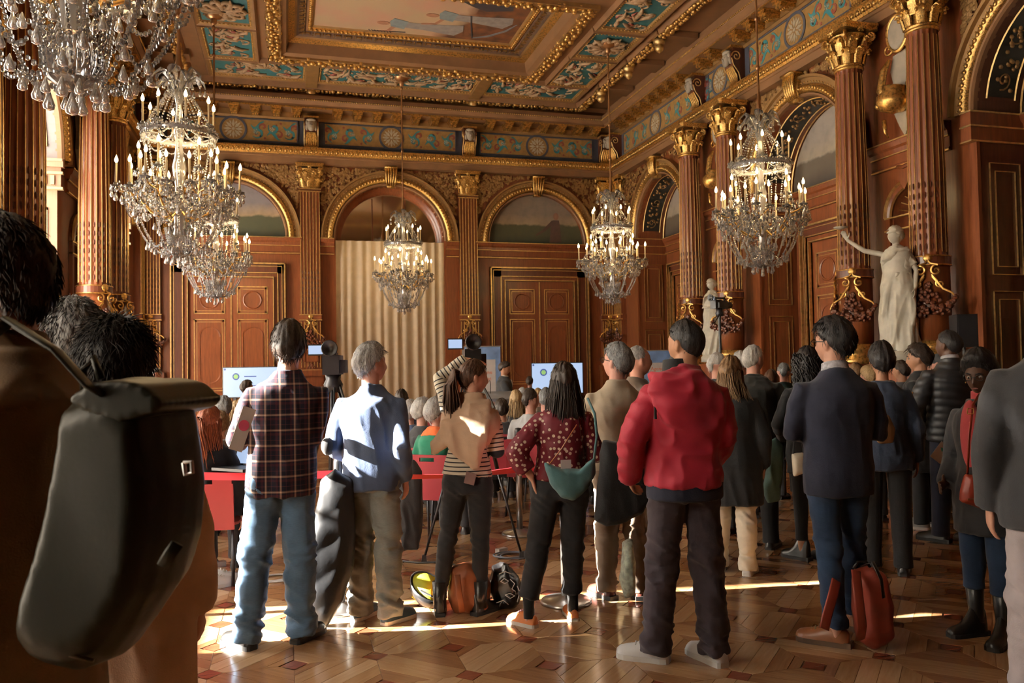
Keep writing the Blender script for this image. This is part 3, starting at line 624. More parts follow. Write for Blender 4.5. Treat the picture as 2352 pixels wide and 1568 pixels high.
# right wall: blind bays with panelled reveals, lunettes and doors
SOFB = plain('dark_scroll_ground', (.02, .017, .013, 1), .5)
for k, (c, r) in enumerate(BAYS):
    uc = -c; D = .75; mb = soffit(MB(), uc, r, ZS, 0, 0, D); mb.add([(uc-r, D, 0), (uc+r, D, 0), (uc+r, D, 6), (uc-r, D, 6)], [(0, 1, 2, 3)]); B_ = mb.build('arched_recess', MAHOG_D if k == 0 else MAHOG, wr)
    if c < 4: continue
    g = MB()
    for y0, y1 in ((.12, .14), (.56, .58), (.66, .69), (.72, .74)): g.arch([(r-.004, y0), (r-.02, (y0+y1)/2), (r-.004, y1)], uc, ZS, 30, .12 if y0 < .6 else 0, PI-.12 if y0 < .6 else PI)
    g.build('soffit_line', GOLDL, B_)
    g = MB(); g.arch([(r-.006, .15), (r-.008, .55)], uc, ZS, 30, .14, PI-.14); g.build('soffit_panel', SOFB, B_)
    g = MB(); rnd = random.Random(k)
    for i in range(90):
        a = rnd.uniform(.2, PI-.2); y = rnd.uniform(.2, .5); g.ell((uc+(r-.015)*math.cos(a), y, ZS+(r-.015)*math.sin(a)), (.02, .035, .03), 5, 4)
    for i in range(7):
        a = .3+(PI-.6)*i/6; pts = spiral(0, 0, .12, 1.3, 1, i, 16)
        g.tube([(uc+(r-.012)*math.cos(a+x/r), .35+z, ZS+(r-.012)*math.sin(a+x/r)) for x, z in pts], .012, 4)
    g.build('soffit_scroll', GOLDP, B_, True, kind='stuff')
    impost(B_, uc-r, uc+r, D)
    for q in (-1, 1):
        m = MB(); m.box(uc+q*r-.14 if q < 0 else uc+r-.02, uc+q*r+.02 if q < 0 else uc+r+.14, -.13, D, 4.26, 4.64); o = m.build('jamb_impost', MAHOG, B_)
        m = MB()
        for z in (4.25, 4.44, 4.62): m.box(uc+q*r-.15 if q < 0 else uc+r-.03, uc+q*r+.03 if q < 0 else uc+r+.15, -.14, D, z, z+.02)
        m.build('gilded_line', GOLDL, o)
        m = MB(); ue = uc+q*(r-.012)
        for (y0, y1, z0, z1) in ((.14, .62, 2.6, 4.0), (.14, .62, .6, 2.4), (.22, .54, 2.7, 3.9), (.22, .54, .7, 2.3)):
            for (a, b, c_, e) in ((y0, y1, z1-.009, z1), (y0, y1, z0, z0+.009), (y0, y0+.008, z0, z1), (y1-.008, y1, z0, z1)): m.box(ue-.010, ue+.010, a, b, c_, e)
        m.build('panel_moulding', GOLDL, B_)
        m = MB(); m.box(uc+q*(r+.09)-.11, uc+q*(r+.09)+.11, -.05, 0, 0, 4.26); m.build('bay_pier', MAHOG, B_)
    d = door_unit('door_%d' % (3+k), B_, uc-1.06, uc+1.06, 4.0, uc-.82, uc+.82, 3.68, D)
    lab = {0: 'unlit arched painting in the nearest recess of the right wall', 1: 'arched painting of pale sky over dark rocks, right wall behind the near right chandelier', 2: 'arched painting half hidden in the farthest right-wall recess'}[k]
    lunette('lunette_painting', lab, M_R, uc, r-.03, D-.02, ZS, (.52, .46, .40, 1), (.58, .50, .38, 1), (.10, .075, .05, 1), (.03, .02, .015, 1))
# left wall: window embrasures
BAYS_R = BAYS; BAYS = BAYS_L
WGL = NT('window_glass'); tr = WGL.node('ShaderNodeBsdfTransparent'); gl = WGL.node('ShaderNodeBsdfGlossy'); gl.inputs['Roughness'].default_value = .03
mx = WGL.node('ShaderNodeMixShader'); mx.inputs[0].default_value = .06; WGL.link(tr.outputs[0], mx.inputs[1]); WGL.link(gl.outputs[0], mx.inputs[2]); WGL.link(mx.outputs[0], WGL.n['Material Output'].inputs[0])
SHEER = NT('sun_shaping_sheer'); a = SHEER.node('ShaderNodeBsdfTranslucent'); b = SHEER.node('ShaderNodeBsdfDiffuse'); a.inputs[0].default_value = (.93, .90, .84, 1); b.inputs[0].default_value = (.8, .77, .7, 1)  # cloth of the unseen sheers added to soften and shape the sun
mx = SHEER.node('ShaderNodeMixShader'); mx.inputs[0].default_value = .22; SHEER.link(a.outputs[0], mx.inputs[1]); SHEER.link(b.outputs[0], mx.inputs[2]); SHEER.link(mx.outputs[0], SHEER.n['Material Output'].inputs[0])
SHEER2 = NT('light_dimming_linen'); a = SHEER2.node('ShaderNodeBsdfTranslucent'); b = SHEER2.node('ShaderNodeBsdfDiffuse'); a.inputs[0].default_value = (.58, .54, .48, 1); b.inputs[0].default_value = (.6, .55, .46, 1)  # denser cloth for the added sheer that dims light from behind the camera
mx = SHEER2.node('ShaderNodeMixShader'); mx.inputs[0].default_value = .5; SHEER2.link(a.outputs[0], mx.inputs[1]); SHEER2.link(b.outputs[0], mx.inputs[2]); SHEER2.link(mx.outputs[0], SHEER2.n['Material Output'].inputs[0])
for k, (c, r) in enumerate(BAYS):
    uc = c; D = .95; hw = r-.06
    mb = MB(); p = [(uc-r, ZS)]+[(uc-r*math.cos(PI*i/32), ZS+r*math.sin(PI*i/32)) for i in range(33)]
    for a, b in zip(p, p[1:]): mb.add([(a[0], 0, a[1]), (b[0], 0, b[1]), (b[0], D, b[1]), (a[0], D, a[1])], [(0, 1, 2, 3)])
    vb = mb.build('window_vault', GREYL, wl)
    mb = MB()
    for q in (-1, 1): mb.add([(uc+q*r, 0, 0), (uc+q*r, D, 0), (uc+q*r, D, ZS), (uc+q*r, 0, ZS)], [(0, 1, 2, 3)])
    j = mb.build('window_jamb', PALEW, wl)
    for q in (-1, 1):
        m = MB(); x0, x1 = sorted((uc+q*r, uc+q*(r-.10))); m.box(x0, x1, -.10, D-.05, 4.52, 4.64); x0, x1 = sorted((uc+q*r, uc+q*(r-.05))); m.box(x0, x1, -.06, D-.05, 4.22, 4.52); o = m.build('jamb_impost', PALEW, j)
        m = MB(); x0, x1 = sorted((uc+q*r, uc+q*(r-.075)))
        for i in range(9): m.box(x0, x1, .02+i*.1, .07+i*.1, 4.27, 4.40)
        for z in (4.20, 4.42, 4.60): m.box(*sorted((uc+q*r, uc+q*(r-.085-.03*(z > 4.5)))), -.09, D-.04, z, z+.035)
        m.build('dentil', CREAMG, o, kind='stuff')
        m = MB()
        for (z0, z1, y0, y1) in ((.5, 3.95, .12, .82), (2.2, 3.6, .26, .68)):
            for (yy0, yy1, zz0, zz1) in ((y0, y1, z1-.04, z1), (y0, y1, z0, z0+.04), (y0, y0+.04, z0, z1), (y1-.04, y1, z0, z1)):
                m.box(*sorted((uc+q*r, uc+q*(r-.02))), yy0, yy1, zz0, zz1)
        m.build('panel_moulding', CREAMG, j)
    # gilded grille panels on the vault
    g = MB()
    for y0, y1 in ((.12, .17), (.78, .83)): g.arch([(r-.002, y0), (r-.018, y0), (r-.018, y1), (r-.002, y1)], uc, ZS, 24, .16, PI-.16)
    for a in (.16, PI-.16): g.box(uc+r*math.cos(a)-.03, uc+r*math.cos(a)+.03, .12, .83, ZS+r*math.sin(a)-.03, ZS+r*math.sin(a)+.03)
    G_ = g.build('vault_frame', CREAMG, vb)
    g = MB()
    for a0 in (.30, PI-.30-.9):
        g.arch([(r-.008, .24), (r-.008, .72)], uc, ZS, 10, a0, a0+.9)
    g.build('vault_panel', SOFB, G_)
    g = MB()
    for a0 in (.30, PI-.30-.9):
        for i in range(3):
            for s in (-1, 1):
                a = a0+.15+.3*i; g.tube([(uc+(r-.015)*math.cos(a+s*.3*x), .48+z*1.4, ZS+(r-.015)*math.sin(a+s*.3*x)) for x, z in spiral(.1, .06*s, .13, 1.3, s, i, 14)], .016, 4)
        for i in range(12):
            for y in (.26, .70): a = a0+.04+.82*i/11; g.ell((uc+(r-.015)*math.cos(a), y, ZS+(r-.015)*math.sin(a)), (.02, .03, .02), 5, 4)
    g.build('vault_scroll', CREAMG, G_)
    # window itself
    wdw = thing('window_%d' % (k+1), kind='structure'); wdw.matrix_world = M_L @ T(uc, D, 0)
    f = MB(); fr = [(-r, 0), (-r, ZS)]+[(-r*math.cos(PI*i/24), ZS+r*math.sin(PI*i/24)) for i in range(25)]+[(r, 0)]
    f.ribbon(fr, .14, -.05, .05); f.box(-r, r, -.05, .05, 0, .45); f.box(-r, r, -.04, .04, ZS-.05, ZS+.07); f.box(-.06, .06, -.045, .045, 0, ZS); f.box(-.05, .05, -.04, .04, ZS, ZS+r)
    for z in (1.5, 2.5, 3.5): f.box(-r, r, -.02, .02, z-.02, z+.02)
    f.build('window_frame', plain('white_window_paint', (.62, .60, .55, 1), .5), wdw)
    for (x0, x1) in ((-r+.06, -.06), (.06, r-.06)):
        for z0, z1 in ((.45, 1.48), (1.52, 2.48), (2.52, 3.48), (3.52, ZS-.05)): MB().box(x0, x1, -.004, .004, z0, z1).build('pane', WGL.m, wdw)
    MB().prism(half_disc(r-.06), -.004, .004, T(0, 0, ZS+.06)).build('pane', WGL.m, wdw)
    pl = bpy.data.lights.new('window_portal', 'AREA'); pl.shape = 'RECTANGLE'; pl.size = 2*r; pl.size_y = ZS+r; pl.cycles.is_portal = True
    po = bpy.data.objects.new('window_portal', pl); COL.objects.link(po); po.matrix_world = M_L @ T(uc, D-.06, (ZS+r)/2) @ RX(-HALFP) 
    if k != 0:  # unseen curtains added for the light: sheers stop direct sun, opaque one darkens the rear
        heavy = k > 3
        o = obj('light_blocking_curtain' if heavy else 'sun_shaping_sheer', curtain('light_blocking_curtain' if heavy else 'sun_shaping_sheer', CURTM if heavy else SHEER2.m if k == 3 else SHEER.m, 2*hw+.14, 6.0, 14, .03, k, .03), None, label='%s light-control curtain added across the left-wall window, %s bay' % ('closed beige' if heavy else 'white sheer', ['', 'middle', 'farthest', 'behind the camera', 'rearmost'][k]), cat='curtain', group='beige curtains added to darken the rear' if heavy else 'sheers added to shape the sunlight')
        o.matrix_world = M_L @ T(uc, D-.18, 0)
    else:  # unseen sheers added here to narrow the sunbeam and limit its height
        for x0, x1 in ((uc-hw-.05, 5.37), (6.30, uc+hw+.05)):
            o = obj('sun_shaping_sheer', curtain('sun_shaping_sheer', SHEER.m, x1-x0, 6.0, 3, .035, k, .05), None, label='white sheer added to narrow the sunbeam through the nearest window, %s part' % ('nearer' if x0 < 6 else 'farther'), cat='curtain', group='sheers added to shape the sunlight')
            o.matrix_world = M_L @ T((x0+x1)/2, D-.18, 0)
        o = obj('sun_shaping_sheer', curtain('sun_shaping_sheer', SHEER.m, 1.06, 6.0, 6, .02, 31, 3.35), None, label='short white sheer added to cap the sunbeam in the upper part of the nearest window', cat='curtain', group='sheers added to shape the sunlight')
        o.matrix_world = M_L @ T(5.84, D-.10, 0)
# back wall
mb = MB(); mb.box(-XR, -XL, 0, .1, 0, ZC); wb = mb.build('wall_back', MAHOG, kind='structure'); wb.matrix_world = M_B
entablature(wb, -XR, -XL, (-6, -.3), ((-7.6, -6.4), (-5.6, -.7)))
for u in (-6, -.3): pilaster(wb, u)
# ---------------------------------------------------------------- ceiling
mb = MB()
HX0, HX1, HY0, HY1 = -.05, 5.30, 13.85, 17.25
def slab_with_holes(mb, x0, x1, y0, y1, z, holes):
    ys = y0
    for a, b, c, d in holes:
        mb.add([(x0, ys, z), (x1, ys, z), (x1, c, z), (x0, c, z)], [(0, 3, 2, 1)])
        mb.add([(x0, c, z), (a, c, z), (a, d, z), (x0, d, z)], [(0, 3, 2, 1)]); mb.add([(b, c, z), (x1, c, z), (x1, d, z), (b, d, z)], [(0, 3, 2, 1)]); ys = d
    mb.add([(x0, ys, z), (x1, ys, z), (x1, y1, z), (x0, y1, z)], [(0, 3, 2, 1)])
H2 = (-.05, 5.30, 3.0, 10.6)
slab_with_holes(mb, XL-.2, XR+.2, YB, YF+.2, ZC, [H2, (HX0, HX1, HY0, HY1)])
mb.box(XL-.3, XR+.3, YB-.2, YF+.3, 9.0, 9.1)
CEIL = mb.build('ceiling', BROWNC, kind='structure')
def rect_ring(mb, r0, z0, r1, z1):
    A = [(r0[0], r0[2], z0), (r0[1], r0[2], z0), (r0[1], r0[3], z0), (r0[0], r0[3], z0)]; B = [(r1[0], r1[2], z1), (r1[1], r1[2], z1), (r1[1], r1[3], z1), (r1[0], r1[3], z1)]
    mb.add(A+B, [(i, (i+1) % 4, (i+1) % 4+4, i+4) for i in range(4)])
def grow(r, d): return (r[0]-d, r[1]+d, r[2]-d, r[3]+d)
def blobs_rect(mb, r, z, step, size, rnd, drop=.0):
    x0, x1, y0, y1 = r
    for (ax, ay, bx, by) in ((x0, y0, x1, y0), (x1, y0, x1, y1), (x1, y1, x0, y1), (x0, y1, x0, y0)):
        L = math.hypot(bx-ax, by-ay); n = max(1, int(L/step))
        for i in range(n):
            t = (i+.5)/n; s = size*rnd.uniform(.7, 1.3) if rnd else size
            j = (rnd.uniform(-.6, .6)*size, rnd.uniform(-.6, .6)*size) if rnd else (0, 0)
            mb.ell((ax+(bx-ax)*t+j[0], ay+(by-ay)*t+j[1], z-drop), (s, s*(rnd.uniform(.6, 1.1) if rnd else 1), s*.8), 6, 4)
KEYB = plain('greek_key_ground', (.10, .055, .035, 1), .5, .2)
for hi, (rect, far) in enumerate((((HX0, HX1, HY0, HY1), True), (H2, False))):
    P0 = grow(rect, -.62); bands = [(0, 8.06), (-.10, 8.10), (-.14, 8.30), (-.26, 8.36), (-.30, 8.38), (-.48, 8.44), (-.52, 8.42), (-.60, 8.47), (-.64, 8.50)]
    mats = [BROWNC, BROWNC, GOLD, GOLDP, KEYB, BROWNC, GOLD, GOLDP]; nm = ['coffer_step', 'coffer_step', 'gilded_cyma', 'fillet', 'key_band', 'fillet', 'gilded_torus', 'fillet']
    for (a, za), (b, zb), m, n_ in zip(bands, bands[1:], mats, nm):
        q = MB(); rect_ring(q, grow(rect, a), za, grow(rect, b), zb); q.build(n_, m, CEIL)
    q = MB(); blobs_rect(q, grow(rect, -.56), 8.43, .085, .034, None); q.build('bead_row', GOLDR, CEIL, True, kind='stuff')
    q = MB(); g0 = grow(rect, .13); rnd = random.Random(2)
    for d in (-.08, 0, .08): blobs_rect(q, grow(g0, d), 8.05, .075, .05, rnd)
    for d in (-.05, .05): blobs_rect(q, grow(g0, d), 8.0, .16, .055, rnd)
    q.build('garland_moulding', GOLDR, CEIL, True, kind='stuff')
    q = MB(); rect_ring(q, grow(rect, .26), ZC, grow(rect, .26), 8.02); rect_ring(q, grow(rect, .26), 8.02, grow(rect, 0), 8.02); rect_ring(q, grow(rect, 0), 8.02, grow(rect, 0), 8.10); q.build('garland_bed', GOLDP, CEIL)
    k = MB(); x0, x1, y0, y1 = grow(rect, -.39)
    for yy in (y0, y1):
        n = int((x1-x0)/.2)
        for i in range(n):
            c = x0+(x1-x0)*(i+.5)/n
            for (ax, bx, ay, by) in ((-.08, .08, .055, .07), (.065, .08, -.06, .07), (-.03, .08, -.06, -.045), (-.03, -.015, -.06, .02), (-.08, -.065, -.07, .07)): k.box(c+ax, c+bx, yy+ay, yy+by, 8.395, 8.42)
    for xx in (x0, x1):
        n = int((y1-y0)/.2)
        for i in range(n):
            c = y0+(y1-y0)*(i+.5)/n
            for (ax, bx, ay, by) in ((-.08, .08, .055, .07), (.065, .08, -.06, .07), (-.03, .08, -.06, -.045), (-.03, -.015, -.06, .02), (-.08, -.065, -.07, .07)): k.box(xx+ay, xx+by, c+ax, c+bx, 8.395, 8.42)
    k.build('greek_key', GOLDL, CEIL, kind='stuff')
    # the painted panel
    pt = NT('ceiling_painting_%d' % hi); v = pt.co(); sx = pt.node('ShaderNodeSeparateXYZ'); pt.link(v, sx.inputs[0])
    n1 = pt.noise(v, 1.1, 4); n2 = pt.noise(v, 3.2, 5)
    gx = pt.math('ADD', sx.outputs[0], pt.math('MULTIPLY', pt.math('SUBTRACT', n1, .5), 1.1))
    gy = pt.math('ADD', gx, pt.math('MULTIPLY', sx.outputs[1], .35))
    skyc = pt.mix(pt.ramp(n1, [(.45, (0, 0, 0, 1)), (.68, (1, 1, 1, 1))]), (.62, .46, .29, 1), (.66, .38, .27, 1))
    gc = pt.ramp(pt.math('ADD', pt.math('MULTIPLY', gy, .25), .5), [(.0, (0, 0, 0, 1)), (.68, (0, 0, 0, 1)), (.76, (1, 1, 1, 1))])
    earth = pt.ramp(n2, [(.3, (.03, .012, .008, 1)), (.7, (.20, .07, .022, 1))])
    pt.base(pt.mix(gc, skyc, earth)); pt.set(.6)
    cx, cyy = (rect[0]+rect[1])/2, (rect[2]+rect[3])/2
    PT = thing('ceiling_painting', (cx, cyy, 8.5), 0, 'large ceiling painting of two harvesters under a pale sky in a gilded frame' if far else 'large gilded ceiling painting overhead, nearer the camera', 'painting')
    w2, h2 = (P0[1]-P0[0])/2, (P0[3]-P0[2])/2
    MB().box(-w2, w2, -h2, h2, 0, .03).build('canvas', pt.m, PT)
    if far:
        M1 = Matrix(((1, 0, 0, 0), (0, 0, 1, 0), (0, 1, 0, 0), (0, 0, 0, 1)))     # figures lie in the ceiling plane: (x,z)->(x,y)
        cl = plain('painted_grey_dress', (.30, .27, .25, 1), .6); bl = plain('painted_blue_cloth', (.24, .29, .30, 1), .6); sk = plain('painted_flesh', (.40, .19, .11, 1), .6); bk = plain('painted_blackish', (.03, .025, .03, 1), .6)
        for dx, dy, s in ((-.55, .62, 1.), (.35, .05, 1.)):
            F2 = M1 @ T(0, 0, 0)
            q = MB(); q.prism([(x*s+dx, z*s*-1+dy) for x, z in [(.25, -.12), (.7, -.16), (1.35, -.30), (1.5, -.05), (1.45, .22), (.8, .14), (.25, .12)]], -.008, -.002, F2); q.build('painted_dress', cl, PT)
            q = MB(); q.prism([(x*s+dx, z*s*-1+dy) for x, z in [(.02, -.12), (.30, -.2), (.34, .16), (.05, .26), (-.02, .1)]], -.010, -.002, F2); q.build('painted_blouse', bl, PT)
            q = MB(); q.prism([(dx-.14+.13*math.cos(k*PI/6), dy+.08*math.sin(k*PI/6)) for k in range(12)], -.010, -.002, F2); q.ribbon([(dx+.1, dy+.1), (dx-.02, dy+.38), (dx-.3, dy+.44)], [.09, .07, .05], -.009, -.002, F2); q.build('painted_head', sk, PT)
        q = MB(); q.prism([(.55, -.95), (1.6, -.98), (1.7, -.5), (1.2, -.35), (.9, -.5), (.62, -.7)], -.007, -.002, M1); q.ribbon([(-.85, 1.04), (-.2, .98)], .025, -.01, -.002, M1)
        for i in range(8): q.ribbon([(-.95+i*.06, 1.0), (-.88+i*.06, 1.12)], .014, -.01, -.002, M1)
        q.build('painted_shadow', bk, PT, kind='stuff')
        q = MB(); q.ribbon([(.95, -.1), (1.05, .35), (1.2, .95)], .03, -.011, -.002, M1); q.build('painted_scythe_handle', bk, PT)
        q = MB(); q.ribbon([(1.2, .95), (1.5, .8), (1.8, .45), (1.95, .1)], [.03, .07, .06, .01], -.011, -.002, M1); q.build('painted_scythe_blade', plain('painted_steel', (.16, .16, .18, 1), .5), PT)
# relief panels around the painting, each a recessed teal coffer with stucco figures
TEALC = plain('teal_coffer', (.022, .095, .10, 1), .6); STUC = plain('pale_stucco', (.50, .34, .20, 1), .5, .1, .15, 14)
def coffer(x0, x1, y0, y1, seed, rose=False):
    b = MB(); b.box(x0, x1, y0, y1, ZC-.03, ZC-.015); P = b.build('coffer_panel', TEALC, CEIL)
    g = MB(); rect_ring(g, (x0-.09, x1+.09, y0-.09, y1+.09), ZC-.09, (x0-.02, x1+.02, y0-.02, y1+.02), ZC-.06); rect_ring(g, (x0-.02, x1+.02, y0-.02, y1+.02), ZC-.06, (x0, x1, y0, y1), ZC-.03); g.build('coffer_frame', GOLDP, P)
    g = MB(); blobs_rect(g, (x0-.03, x1+.03, y0-.03, y1+.03), ZC-.065, .07, .02, None); g.build('coffer_beading', GOLDR, P, True, kind='stuff')
    g = MB(); rect_ring(g, (x0-.16, x1+.16, y0-.16, y1+.16), ZC, (x0-.12, x1+.12, y0-.12, y1+.12), ZC-.10); rect_ring(g, (x0-.12, x1+.12, y0-.12, y1+.12), ZC-.10, (x0-.09, x1+.09, y0-.09, y1+.09), ZC-.09); g.build('coffer_rim', BROWNC, P)
    rnd = random.Random(seed); s = MB(); r2 = MB(); A = (x1-x0)*(y1-y0); n = max(6, int(A*26))
    if rose:
        c = ((x0+x1)/2, (y0+y1)/2)
        for i in range(10):
            a = i*PI/5; M = T(c[0], c[1], ZC-.05) @ RZ(a)
            s.tube([(x, z, -.02) for x, z in spiral(.30, .0, .13, 1.2, 1, 2.5, 14)], .035, 6, M); s.tube([(.05, 0, -.03), (.25, .05, -.05), (.45, 0, -.01)], [(.04, .02), (.06, .02), .015], 6, M)
    else:
        for i in range(n):
            x, y = rnd.uniform(x0+.08, x1-.08), rnd.uniform(y0+.08, y1-.08); M = T(x, y, ZC-.035) @ RZ(rnd.uniform(0, 2*PI))
            k = rnd.random()
            if k < .55: s.tube([(px, pz, 0) for px, pz in spiral(0, 0, rnd.uniform(.07, .13), 1.1, rnd.choice((1, -1)), 0, 12)], [.026-.0014*j for j in range(13)], 5, M)
            else: s.tube([(-.16, .02, 0), (-.05, 0, -.02), (.06, .02, -.02), (.2, -.03, 0)], [.02, .045, .035, .012], 6, M); s.ell((.1, .09, -.01), (.035, .03, .02), 6, 4, M)
            if k > .8: r2.tube([(-.1, -.06, 0), (0, -.1, -.01), (.1, -.05, 0)], [.01, .03, .01], 5, M)
    s.build('stucco_relief', STUC, P, True)
    if r2.v: r2.build('rust_relief', RUST, P, True)
coffer(-1.45, .40, 17.72, 18.52, 1); coffer(.80, 4.20, 17.72, 18.52, 2); coffer(4.60, 6.76, 17.72, 18.52, 3)
for s, (a, b) in ((1, (5.92, 6.76)), (-1, (-1.45, -.62))):
    coffer(a, b, 16.10, 17.52, 4+s); coffer(a, b, 14.68, 15.80, 7, True); coffer(a, b, 11.4, 14.35, 9+s); coffer(a, b, 9.6, 11.05, 12, True); coffer(a, b, 5.0, 9.25, 14)
coffer(.80, 4.20, 12.1, 13.3, 20)
# beam lines with gilded laurel, and pendant bosses
q = MB(); rect_ring(q, (-2.20, 7.32, -3, 19.18), ZC, (-2.16, 7.28, -3, 19.14), ZC-.12); rect_ring(q, (-2.16, 7.28, -3, 19.14), ZC-.12, (-1.95, 7.05, -3, 18.92), ZC-.12); rect_ring(q, (-1.95, 7.05, -3, 18.92), ZC-.12, (-1.9, 7.0, -3, 18.88), ZC); q.build('laurel_beam', BROWNC, CEIL)
q = MB(); rnd = random.Random(4)
for d in (-.05, .05): blobs_rect(q, (-2.05+d, 7.16-d, -2, 19.03-d), ZC-.13, .09, .05, rnd)
q.build('laurel_moulding', GOLDR, CEIL, True, kind='stuff')
q = MB(); q.box(XL, XR, 19.18, 19.5, ZC-.06, ZC-.02); rmould(q, 0, 0, 0, 0); q.build('ceiling_border', BROWNC, CEIL)
BOSS = MB().lathe([(.0, -.30), (.05, -.27), (.085, -.22), (.085, -.15), (.06, -.13), (.11, -.10), (.12, -.05), (.09, 0)], 14, None, 0, 2*PI, .06, 7).mesh('pendant_boss', True)
for x, y in ((.60, 19.05), (4.40, 19.05), (-2.05, 17.6), (7.16, 17.6), (7.16, 16.0), (7.16, 14.5), (7.16, 11.2), (-2.05, 16.0), (-2.05, 14.5)): obj('pendant_boss', BOSS, GOLDL, CEIL, loc=(x, y, ZC-.10))
for x, y0, y1 in ((.60, 17.4, 19.1), (4.40, 17.4, 19.1)): MB().box(x-.13, x+.13, y0, y1, ZC-.10, ZC).build('ceiling_rib', GOLDP, CEIL)
for y in (17.6, 16.0, 14.5, 11.2):
    for x0, x1 in ((7.0, 7.9), (-2.75, -1.85)): MB().box(x0, x1, y-.22, y+.22, ZC-.12, ZC).build('ceiling_rib', BROWNC, CEIL)
# ---------------------------------------------------------------- floor
FW_COLS = [wood('parquet_%d' % i, a, b, 1.6, .20, ax) for i, (a, b, ax) in enumerate((
    ((.52, .31, .155, 1), (.66, .44, .25, 1), 'x'), ((.38, .20, .09, 1), (.52, .31, .15, 1), 'x'), ((.25, .115, .048, 1), (.37, .185, .082, 1), 'x'), ((.19, .048, .024, 1), (.28, .08, .038, 1), 'x')))]
for m in FW_COLS:
    m.node_tree.nodes['Principled BSDF'].inputs['Coat Weight'].default_value = .35; m.node_tree.nodes['Principled BSDF'].inputs['Coat Roughness'].default_value = .12
FLm = MB().box(XL-1.2, XR+1.0, YB, YF+.5, -.08, -.006)
FLOOR = FLm.build('floor', FW_COLS[2], kind='structure')
CELL = .4285; FX0, FY0 = -.40-CELL*12, 4.09-CELL*20
def plank_polys(flip):       # planks of one cell, parallel to a diagonal, in cell coords -h..h ; (poly, tone)
    h = CELL/2-.0015; out = []; s2 = math.sqrt(2); D = h*s2; d = .052
    def band(a, b, tone):      # strip a<=y'<=b of the square rotated by 45deg, tips cut by the corner inlays
        g = .0015; a += g; b -= g
        def xs(y): return min(D-abs(y), D-d)
        ys = sorted({a, b, *( [0.] if a < 0 < b else []), *[v for v in (d, -d) if a < v < b]})
        R_ = [(xs(y), y) for y in ys]; L_ = [(-xs(y), y) for y in reversed(ys)]
        P = R_+L_; P = [p for i, p in enumerate(P) if i == 0 or math.hypot(p[0]-P[i-1][0], p[1]-P[i-1][1]) > 1e-4]
        out.append((P, tone))
    w = D/3.0
    if flip: band(-w*.95, 0, 0); band(0, w*.95, 0); band(w*.95, w*1.9, 1); band(-w*1.9, -w*.95, 1); band(w*1.9, D-.055, 2); band(-D+.055, -w*1.9, 2)
    else: band(-w*.5, w*.5, 1); band(w*.5, w*1.4, 2); band(-w*1.4, -w*.5, 1); band(w*1.4, D-.055, 2); band(-D+.055, -w*1.4, 2)
    return out
PLM = {}
for fl in (0, 1):
    lst = []
    for i, (P, tone) in enumerate(plank_polys(fl)):
        n = len(P); me = bpy.data.meshes.new('plank'); vs = [(x, y, -.006) for x, y in P]+[(x, y, 0) for x, y in P]
        vs += [(x*.992, y*.998, .0006) for x, y in P]
        me.from_pydata(vs, [], [tuple(2*n+k for k in range(n))]+[(k, (k+1) % n, (k+1) % n+n, k+n) for k in range(n)]+[(k+n, (k+1) % n+n, (k+1) % n+2*n, k+2*n) for k in range(n)])
        lst.append((me, tone, P))
    PLM[fl] = lst
INL = .052-.0015; rnd = random.Random(11)
cells = []
for i in range(31):
    for j in range(50):
        cx, cyy = FX0+CELL*(i+.5), FY0+CELL*(j+.5)
        if not (XL < cx < XR and YB+.3 < cyy < YF): continue
        p = Vector((cx, cyy, 0))-Vector((0, 0, CAM_H)); dz = p.dot(fw); ux = p.dot(rr)/max(dz, .01)*FPX+1176; uy = p.dot(dd)/max(dz, .01)*FPX+784
        cells.append((dz if (dz > 0 and -60 < ux < 2420 and uy < 1650) else 1e9, i, j, cx, cyy))
cells.sort(); stuff = {k: MB() for k in range(4)}; count = 0
for dz, i, j, cx, cyy in cells:
    fl = (i+j) % 2; rz = PI/4 if fl else -PI/4
    for me, tone, P in PLM[fl]:
        tn = min(2, max(0, tone+(rnd.random() < .18)-(rnd.random() < .15)))
        if count < 268:
            obj('plank', me, FW_COLS[tn], FLOOR, loc=(cx, cyy, 0), rot=(0, 0, rz)); count += 1
        else:
            n = len(P); stuff[tn].add([(x, y, 0) for x, y in P], [tuple(range(n))], T(cx, cyy, 0) @ RZ(rz))
    c = MB(); M = T(cx+CELL/2, cyy+CELL/2, 0)
    q = [(INL*1.36*math.cos(k*HALFP), INL*1.36*math.sin(k*HALFP)) for k in range(4)]
    tq = 3 if (i+j) % 2 else 2
    if dz < 3.9: MB().prism(q, -.006, .0004, None, 'z').build('inlay', FW_COLS[3], FLOOR, loc=M.translation); count += 0
    else: stuff[3].add([(x, y, 0) for x, y in q], [(0, 1, 2, 3)], M)
for k, m in stuff.items(): m.build('parquet', FW_COLS[k], FLOOR, kind='stuff')
